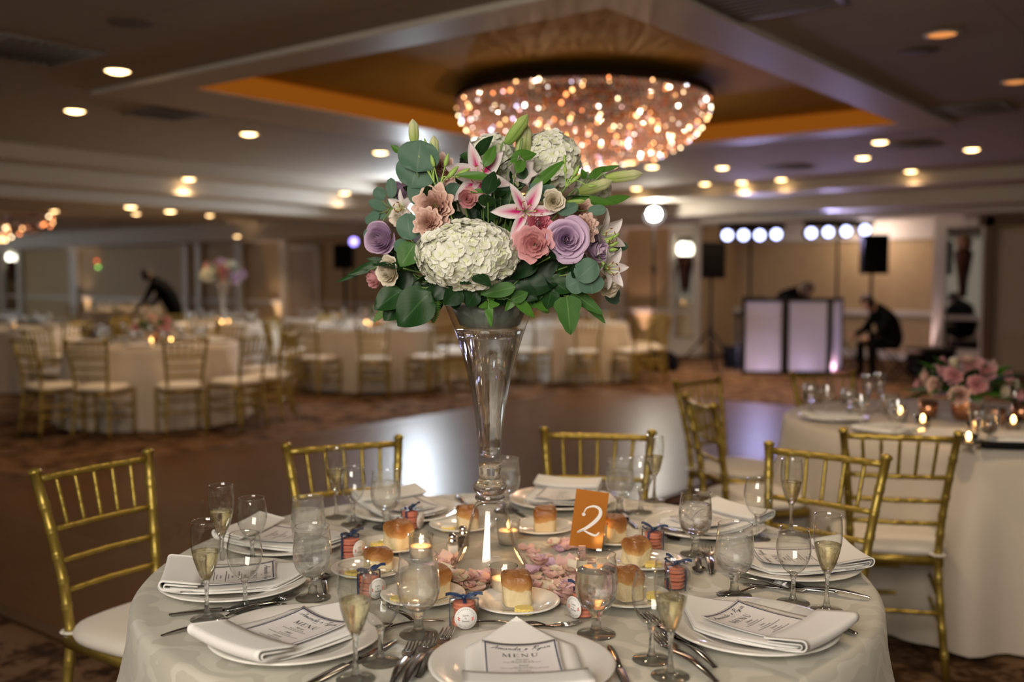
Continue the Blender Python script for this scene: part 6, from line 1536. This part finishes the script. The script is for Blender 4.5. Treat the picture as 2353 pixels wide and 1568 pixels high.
# ================================================================ DJ BOOTH, LIGHTS, SPEAKERS
dj = PD(1805, 857, 14.55); dj.z = -.01
bx = CW(1, 0).normalized(); by = FWD
M_frame = pr('booth_black_frame', (.015, .015, .017), .5)
def screen_mat():
    m, nt, out = new('white_scrim'); d = nn(nt, 'ShaderNodeBsdfDiffuse'); d.inputs[0].default_value = (.80, .78, .80, 1); tr = nn(nt, 'ShaderNodeBsdfTranslucent'); tr.inputs[0].default_value = (.85, .83, .85, 1)
    mx = nn(nt, 'ShaderNodeMixShader'); mx.inputs[0].default_value = .62; nt.links.new(d.outputs[0], mx.inputs[1]); nt.links.new(tr.outputs[0], mx.inputs[2]); nt.links.new(mx.outputs[0], out.inputs[0]); return m
M_scrim = screen_mat()
t = thing('booth_facade', 'white backlit folding booth facade with black frame in front of the alcove', 'booth', (dj.x, dj.y, dj.z), YAW)
PH_ = 1.125
def panel(x0, y0, x1, y1):
    d = Vector((x1 - x0, y1 - y0, 0)); L = d.length; d.normalize(); M = Matrix.Translation((x0, y0, 0)) @ Matrix.Rotation(atan2(d.y, d.x), 4, 'Z'); fw = .05
    bm = BM()
    for x in (fw / 2, L - fw / 2): box(bm, (x, 0, PH_ / 2), (fw, .035, PH_), 0, M)
    for z in (fw / 2, PH_ - fw / 2): box(bm, (L / 2, 0, z), (L, .03, fw), 0, M)
    fr = obj('panel_frame', bm, M_frame, t, smooth=False)
    bm = BM(); box(bm, (L / 2, .0, PH_ / 2), (L - fw * 1.4, .008, PH_ - fw * 1.4), 0, M); obj('scrim', bm, M_scrim, fr, smooth=False)
panel(-.645, .02, -.02, 0); panel(-.015, 0, .645, 0); panel(.655, .01, 1.02, .62); 
def local(x, y, z): return Vector((dj.x, dj.y, dj.z)) + bx * x + by * y + UP * z
for x, c, pw in ((-.33, (.72, .62, 1.0), 5), (.30, (.66, .60, 1.0), 9), (.80, (1.0, .55, .75), 2.5)):
    lamp('POINT', local(x, .16, .10), pw, c, .06)
bm = BM(); box(bm, (0, .38, .86), (1.24, .5, .04)); 
for sx in (-.58, .58):
    for y in (.16, .6): box(bm, (sx, y, .42), (.04, .04, .84))
o = tag(obj('booth_table', bm, M_frame, loc=(dj.x, dj.y, dj.z), rotz=YAW), 'black folding table standing behind the white booth facade', 'table')
t = thing('laptop', 'open black laptop behind the booth facade, left of the bending person', 'laptop', local(-.42, .42, .882), YAW)
bm = BM(); box(bm, (0, 0, .01), (.34, .24, .02), .004); obj('keyboard_base', bm, M_black, t)
bm = BM(); box(bm, (0, .0, .0), (.34, .012, .24), .004, Matrix.Translation((0, -.13, .135)) @ Matrix.Rotation(.2, 4, 'X')); obj('screen', bm, M_black, t)
t = thing('mixing_controller', 'black mixing controller on the table behind the booth', 'mixer', local(.15, .30, .882), YAW); bm = BM(); box(bm, (0, 0, .04), (.5, .3, .08), .01); obj('mixer_body', bm, M_black, t)
bm = BM()
for k in range(8): lathe(bm, [(0, .02), (.015, .018), (.016, 0)], 10, Matrix.Translation((-.2 + .057 * k, 0, .08)))
obj('knob_row', bm, M_chrome, t)
# speakers on tripods
def tripod(label, loc, h, spread=.55):
    t = thing('speaker_stand', label, 'stand', loc, YAW); bm = BM(); tube(bm, [(0, 0, .12), (0, 0, h)], .022, 10); obj('pole', bm, M_black, t)
    for k in range(3):
        a = 2 * pi * k / 3 + .5; bm = BM(); tube(bm, [(0, 0, .62), (spread * cos(a), spread * sin(a), .02)], .016, 8); obj('leg', bm, M_black, t)
        bm = BM(); tube(bm, [(0, 0, .22), (spread * .62 * cos(a), spread * .62 * sin(a), .26)], .009, 6); obj('brace', bm, M_black, t)
    bm = BM(); tube(bm, [(0, 0, .58), (0, 0, .70)], .034, 10); obj('collar', bm, M_black, t); return t
def speaker(label, loc, w_, h, d):
    t = thing('loudspeaker', label, 'speaker', loc, YAW); bm = BM(); pts = [(-w_ / 2, -d / 2), (w_ / 2, -d / 2), (w_ * .33, d / 2), (-w_ * .33, d / 2)]; poly_prism(bm, pts, 0, h); obj('cabinet', bm, M_black, t, smooth=False)
    bm = BM(); box(bm, (0, -d / 2 - .006, h / 2), (w_ * .92, .012, h * .92), .004); obj('grille', bm, pr('speaker_grille', (.006, .006, .007), .8, spec=.05) if 'speaker_grille' not in MATS else MATS['speaker_grille'], t); return t
for px, py0, py1, Y, lb in ((1633, 558, 640, 15.2, 'beside the mirrored pillar'), (2001, 540, 630, 14.4, 'beside the crouching person')):
    p = PD(px, 700, Y); p.z = -.01; z0 = PD(px, py1, Y).z; z1 = PD(px, py0, Y).z
    tripod('black tripod stand carrying a loudspeaker %s' % lb, p, z0 + .01, .55 if px < 1800 else .30); speaker('black loudspeaker on a tripod %s' % lb, (p.x, p.y, z0), .36, z1 - z0, .34)
for px, py0, py1, Y, lb in ((794, 562, 618, 17.5, 'hidden partly by the big bouquet'),):
    p = PD(px, 700, Y); p.z = -.01; z0 = PD(px, py1, Y).z; z1 = PD(px, py0, Y).z
    tripod('black tripod stand carrying the loudspeaker %s' % lb, p, z0 + .01, .3); speaker('black loudspeaker on a tripod %s' % lb, (p.x, p.y, z0), .34, z1 - z0, .32)
# light bars
M_lens = emi('par_light_lens', (.50, .55, 1.0), 7)
for (ps, pole, lb) in ((((1670, 541), (1707, 541), (1744, 541), (1782, 539)), 1722, 'on the first stand'), (((1862, 536), (1901, 534), (1942, 532), (1985, 529)), 1922, 'on the second stand')):
    Y = 15.75; b = PD(pole, 700, Y); b.z = -.01; t = thing('light_stand', 'black T-bar stand carrying four stage lights, %s' % lb.replace('on the', 'the').replace('first stand', 'one nearer the mirrored pillar').replace('second stand', 'one nearer the crouching person'), 'stand', b, YAW); zt_ = PD(pole, ps[1][1] - 14, Y).z
    bm = BM(); tube(bm, [(0, 0, .1), (0, 0, zt_)], .02, 8); obj('pole', bm, M_black, t); bm = BM(); x0 = (ps[0][0] - pole) / FPX * Y; x1 = (ps[3][0] - pole) / FPX * Y; tube(bm, [(x0 - .08, 0, zt_ + .02), (x1 + .08, 0, zt_ + .02)], .024, 8); box(bm, ((x0 + x1) / 2, 0, zt_ + .06), (x1 - x0 + .25, .08, .07)); obj('cross_bar', bm, M_black, t)
    for k in range(3): a = 2 * pi * k / 3; bm = BM(); tube(bm, [(0, 0, .55), (.45 * cos(a), .45 * sin(a), .02)], .013, 6); obj('leg', bm, M_black, t)
    for i, (x, y) in enumerate(ps):
        p = PD(x, y, Y - .06); s = thing('stage_light', 'blue white stage light, %s counted from the mirrored pillar, %s' % (NUM[i], lb), 'stage light', p, YAW, 'stage lights ' + lb)
        bm = BM(); lathe(bm, [(.098, -.06), (.098, .10), (.06, .16), (0, .16)], 18, Matrix.Rotation(-pi / 2, 4, 'X')); obj('can', bm, M_black, s)
        bm = BM(); lathe(bm, [(0, -.055), (.080, -.05)], 18, Matrix.Rotation(-pi / 2, 4, 'X')); obj('lens', bm, M_lens, s)
        if i in (1, 2): lamp('SPOT', p - FWD * .1, 22, (.58, .52, 1.0), .08, spot_size=radians(70), spot_blend=.6, to=p - FWD * 5 + UP * (1.2 if i == 1 else -1.6) + RIGHT * (.6 if i == 1 else -.4))
# two dazzling work lights on stands, one of them behind the bouquet
for Y, px, py, colr, pw_, lb in ((16.0, 1501, 491, (1.0, .93, .82), 9, 'tall black light stand with one dazzling white lamp beside the mirrored pillar'), (14.4, 958, 486, (.82, .91, 1.0), 0, 'tall light stand whose dazzling lamp glints through the bouquet leaves')):
    p = PD(px, 700, Y); p.z = -.01; zl = PD(px, py, Y).z; t = thing('spotlight_stand', lb, 'light stand', p, YAW)
    bm = BM(); tube(bm, [(0, 0, .05), (0, 0, 1.5), (0, 0, zl - .08)], .016, 8); obj('pole', bm, M_black, t); bm = BM(); tube(bm, [(0, 0, 1.5), (0, 0, 1.62)], .035, 8); obj('clamp', bm, M_black, t)
    for k in range(3): a = 2 * pi * k / 3; bm = BM(); tube(bm, [(0, 0, .5), (.3 * cos(a), .3 * sin(a), .02)], .012, 6); obj('leg', bm, M_black, t)
    bm = BM(); lathe(bm, [(0, -.10), (.075, -.075), (.105, 0), (.075, .075), (0, .10)], 18, Matrix.Translation((0, 0, zl))); obj('lamp_globe', bm, emi('dazzling_lamp_%d' % px, colr, 150 if px > 1000 else 650), t)
    hd = BM(); lathe(hd, [(.165, .035), (.17, -.02), (.15, -.09), (.10, -.14), (0, -.165)], 20, Matrix.Translation((0, 0, zl)) @ Matrix.Rotation(radians(128), 4, 'X')); obj('lamp_hood', hd, M_black, t)  # hood added to keep the lamp's light off the ceiling
    if pw_ > 0: lamp('POINT', Vector((p.x, p.y, zl)) - FWD * .22 - UP * .02, pw_, colr, .03)
bm = BM(); q = random.Random(3)
lathe(bm, [(0, 0), (.20, 0), (.23, .08), (.20, .22), (.10, .30), (0, .32)], 18)
for v in bm.verts: v.co.x *= 1.3; v.co += Vector((q.uniform(-.02, .02), q.uniform(-.02, .02), 0))
pp = PD(1516, 838, 15.2); tag(obj('duffel_bag', bm, M_blackcloth, loc=(pp.x, pp.y, -.009), rotz=YAW), 'slumped black bag on the floor beside the spotlight stand', 'bag')
t = thing('equipment_case', 'low black equipment case on the floor beyond the crouching person', 'case', PD(2105, 850, 13.6) * Vector((1, 1, 0)).to_4d().to_3d() if False else Vector((PD(2138, 850, 14.4).x, PD(2138, 850, 14.4).y, -.009)), YAW)
bm = BM(); box(bm, (0, 0, .20), (.55, .42, .40), .02); obj('case_body', bm, M_black, t); bm = BM(); box(bm, (0, 0, .385), (.57, .44, .03), .005); obj('case_lid', bm, M_frame, t)
t = thing('folding_stool', 'small folding stool with a pale seat edge beside the crouching person', 'stool', Vector((PD(2072, 850, 13.4).x, PD(2072, 850, 13.4).y, -.009)), YAW)
bm = BM(); box(bm, (0, 0, .42), (.42, .3, .03), .008); obj('seat', bm, pr('stool_seat', (.30, .22, .24), .6), t)
for s in (-1, 1):
    for y in (-.12, .12): bm = BM(); tube(bm, [(s * .19, y, .41), (-s * .19, y, .005)], .011, 6); obj('leg', bm, M_black, t)
# black speaker box at the booth side
for px, py, Y, s, lb in ((1745, 830, 15.6, .0, ''),): pass
p = PD(1690, 835, 15.6); t = thing('floor_monitor', 'black floor box between the speaker stand and the booth', 'speaker', Vector((p.x, p.y, -.009)), YAW); bm = BM(); box(bm, (0, 0, .17), (.34, .3, .34), .02); obj('cabinet', bm, M_black, t)
# ================================================================ PEOPLE
def person(label, loc, rz, joints, edges, radii, hair, head, hr, face, root=0, hands=None):
    me = bpy.data.meshes.new('person'); me.from_pydata([Vector(j) for j in joints], edges, []); o = bpy.data.objects.new('person_rig', me); COL.objects.link(o)
    o.modifiers.new('skin', 'SKIN'); sb = o.modifiers.new('sub', 'SUBSURF'); sb.levels = 2; sb.render_levels = 2
    if not me.skin_vertices: bpy.context.view_layer.update()
    sv = me.skin_vertices[0].data if me.skin_vertices else None
    if sv is None:
        bm = BM(); bm.from_mesh(me); bm.verts.layers.skin.verify(); bm.to_mesh(me); bm.free(); sv = me.skin_vertices[0].data
    for i, r in enumerate(radii): sv[i].radius = (r, r) if not hasattr(r, '__len__') else r; sv[i].use_root = (i == root)
    dg = bpy.context.evaluated_depsgraph_get(); nm = bpy.data.meshes.new_from_object(o.evaluated_get(dg)); bpy.data.objects.remove(o)
    nm.materials.clear(); nm.materials.append(M_blackcloth); nm.materials.append(M_skin)
    hc = Vector(head); hd = [Vector(h) for h in (hands or [])]
    for p_ in nm.polygons:
        c = p_.center
        if (c - hc).length < hr * 1.35 or any((c - h).length < .10 for h in hd): p_.material_index = 1
    t = tag(obj('person', nm, None), label, 'person'); t.location = loc; t.rotation_euler = (0, 0, rz)
    f = Vector(face).normalized(); bm = BM()
    bmesh.ops.create_uvsphere(bm, u_segments=16, v_segments=10, radius=1, matrix=Matrix.Translation(hc - f * .018 + Vector((0, 0, .022))) @ Matrix.Diagonal((hr * 1.06, hr * 1.06, hr * 1.10, 1)))
    for v in list(bm.verts):
        if (v.co - hc).dot(f) > hr * .35 and v.co.z < hc.z + hr * .75: bm.verts.remove(v)
    obj('hair', bm, hair, t)
    return t
M_hair = pr('dark_hair', (.012, .008, .006), .6)
# waiter bending over a far table (local +x = the way the waiter faces)
J = [(0, 0, .92), (.10, 0, 1.10), (.24, 0, 1.27), (.34, 0, 1.37), (.41, 0, 1.41), (.50, 0, 1.45), (.55, 0, 1.43),
     (0, .10, .86), (-.02, .11, .48), (-.05, .11, .08), (.10, .12, .03), (0, -.10, .86), (.02, -.11, .48), (-.02, -.11, .08), (.13, -.12, .03),
     (.30, .19, 1.30), (.40, .24, 1.06), (.56, .20, .90), (.64, .18, .86), (.30, -.19, 1.30), (.42, -.24, 1.06), (.58, -.20, .92), (.66, -.18, .88)]
Ed = [(0, 1), (1, 2), (2, 3), (3, 4), (4, 5), (5, 6), (0, 7), (7, 8), (8, 9), (9, 10), (0, 11), (11, 12), (12, 13), (13, 14), (2, 15), (15, 16), (16, 17), (17, 18), (2, 19), (19, 20), (20, 21), (21, 22)]
Rd = [.15, .15, (.17, .15), .09, .055, .095, .09, .10, .07, .05, .04, .10, .07, .05, .04, .07, .052, .035, .03, .07, .052, .035, .03]
pw = PD(402, 690, 17.2); pw.z = -.01
person('person in a black suit bending forward over a far table, head down', pw, YAW + pi - .1, J, Ed, Rd, M_hair, (.52, 0, 1.44), .10, (1, 0, -.5), 0, [(.64, .18, .86), (.66, -.18, .88)])
# person crouching on a low stool beside the booth
J2 = [(0, 0, .50), (.06, 0, .72), (.17, 0, .90), (.26, 0, 1.0), (.32, 0, 1.02), (.40, 0, 1.04), (.44, 0, 1.02),
      (.02, .11, .47), (.40, .15, .50), (.36, .15, .08), (.50, .16, .035), (.02, -.11, .47), (.42, -.15, .52), (.40, -.15, .08), (.54, -.16, .035),
      (.18, .19, .90), (.30, .24, .68), (.48, .20, .58), (.56, .18, .56), (.18, -.19, .90), (.32, -.24, .68), (.50, -.20, .60), (.58, -.18, .58)]
pw = PD(2052, 850, 13.9); pw.z = -.01
person('person in black clothes crouching beside the booth with bowed head', pw, YAW + pi + .1, J2, Ed, [.17, .17, (.20, .17), .10, .058, .098, .09] + Rd[7:], M_hair, (.41, 0, 1.04), .10, (1, 0, -.6), 0, [(.56, .18, .56), (.58, -.18, .58)])
# person bending low behind the booth
J3 = [(0, 0, .94), (.12, 0, 1.08), (.30, 0, 1.20), (.42, 0, 1.23), (.48, 0, 1.23), (.57, 0, 1.22), (.62, 0, 1.19)] + J[7:15] + [(.34, .19, 1.18), (.36, .24, .98), (.46, .20, .93), (.54, .18, .925), (.34, -.19, 1.18), (.36, -.24, .98), (.46, -.20, .93), (.54, -.18, .925)]
pw = local(.16, .98, 0) ; pw.z = -.01
person('person in black leaning low over the table behind the booth facade', pw, YAW - pi / 2 + .5, J3, Ed, Rd, M_hair, (.59, 0, 1.215), .10, (1, 0, -.8), 0, [(.54, .18, .925), (.54, -.18, .925)])
# ================================================================ LIGHT
# photographer's flash bounced off the ceiling behind the camera, and the hall's own lamps near the table
lamp('AREA', CW(-.8, -.9, 2.35), 52, (1.0, .91, .80), 1.8, to=CW(0, 2.2, 1.3))
for X, Y in ((1.5, 2.8), (.2, 3.8)):
    s = lamp('SPOT', CW(X, Y, CEIL - .05), 22, (1.0, .74, .48), .08, spot_size=radians(115), spot_blend=.8)
# LED uplights standing on the floor along the long wall
for i, (px, c) in enumerate(((200, (1.0, .72, .55)), (640, (1.0, .75, .60)), (1482, (1.0, .66, .60)), (2135, (1.0, .70, .72)))):
    x = onwall(px, .0); yv = VB - .16; t = thing('floor_uplight', 'small black floor uplight washing the wall, %s along from the far end' % NUM[i], 'light', (x, yv, -.009), 0, 'floor uplights')
    bm = BM(); lathe(bm, [(0, 0), (.07, 0), (.075, .02), (.065, .14), (.06, .15), (.055, .14), (0, .135)], 16); obj('can', bm, M_black, t); bm = BM(); lathe(bm, [(0, .1365), (.052, .138)], 16); obj('lens', bm, emi('uplight_lens_%d' % i, c, 3), t)
    lamp('SPOT', (x, yv, .16), 26, c, .04, spot_size=radians(50), spot_blend=.7, to=(x, VB, 2.2))
lamp('POINT', ((AX0 + AX1) / 2 + .6, VB + .75, 2.2), 9, (1.0, .78, .70), .1)
# violet lamp above the far loudspeaker
p = PD(814, 556, 17.2); t = thing('stage_light', 'small violet lamp above the loudspeaker hidden partly by the big bouquet', 'stage light', p, YAW)
bm = BM(); lathe(bm, [(.075, -.05), (.075, .06), (.05, .10), (0, .10)], 16, Matrix.Rotation(-pi / 2, 4, 'X')); tube(bm, [(0, .04, -.06), (0, .04, -(p.z + .0))], .012, 6); obj('can', bm, M_black, t)
bm = BM(); lathe(bm, [(0, -.045), (.068, -.042)], 16, Matrix.Rotation(-pi / 2, 4, 'X')); obj('lens', bm, emi('violet_lens', (.35, .28, 1.0), 5), t)
# added fill spots without fixtures, brightening the far half of the hall
for x_, y_ in ((-15, 6), (-15, 10.5), (-19, 12.5), (-23, 9), (-14, 13.8), (-26, 13)):
    s = lamp('SPOT', (x_, y_, CEIL - .06), 75, (1.0, .72, .44), .06, spot_size=radians(130), spot_blend=.8)
bpy.context.view_layer.update()
for l_ in list(bpy.data.meshes):
    if l_.users == 0: bpy.data.meshes.remove(l_)
for l_ in list(bpy.data.objects):
    if l_.type == 'EMPTY' and not l_.children: bpy.data.objects.remove(l_)
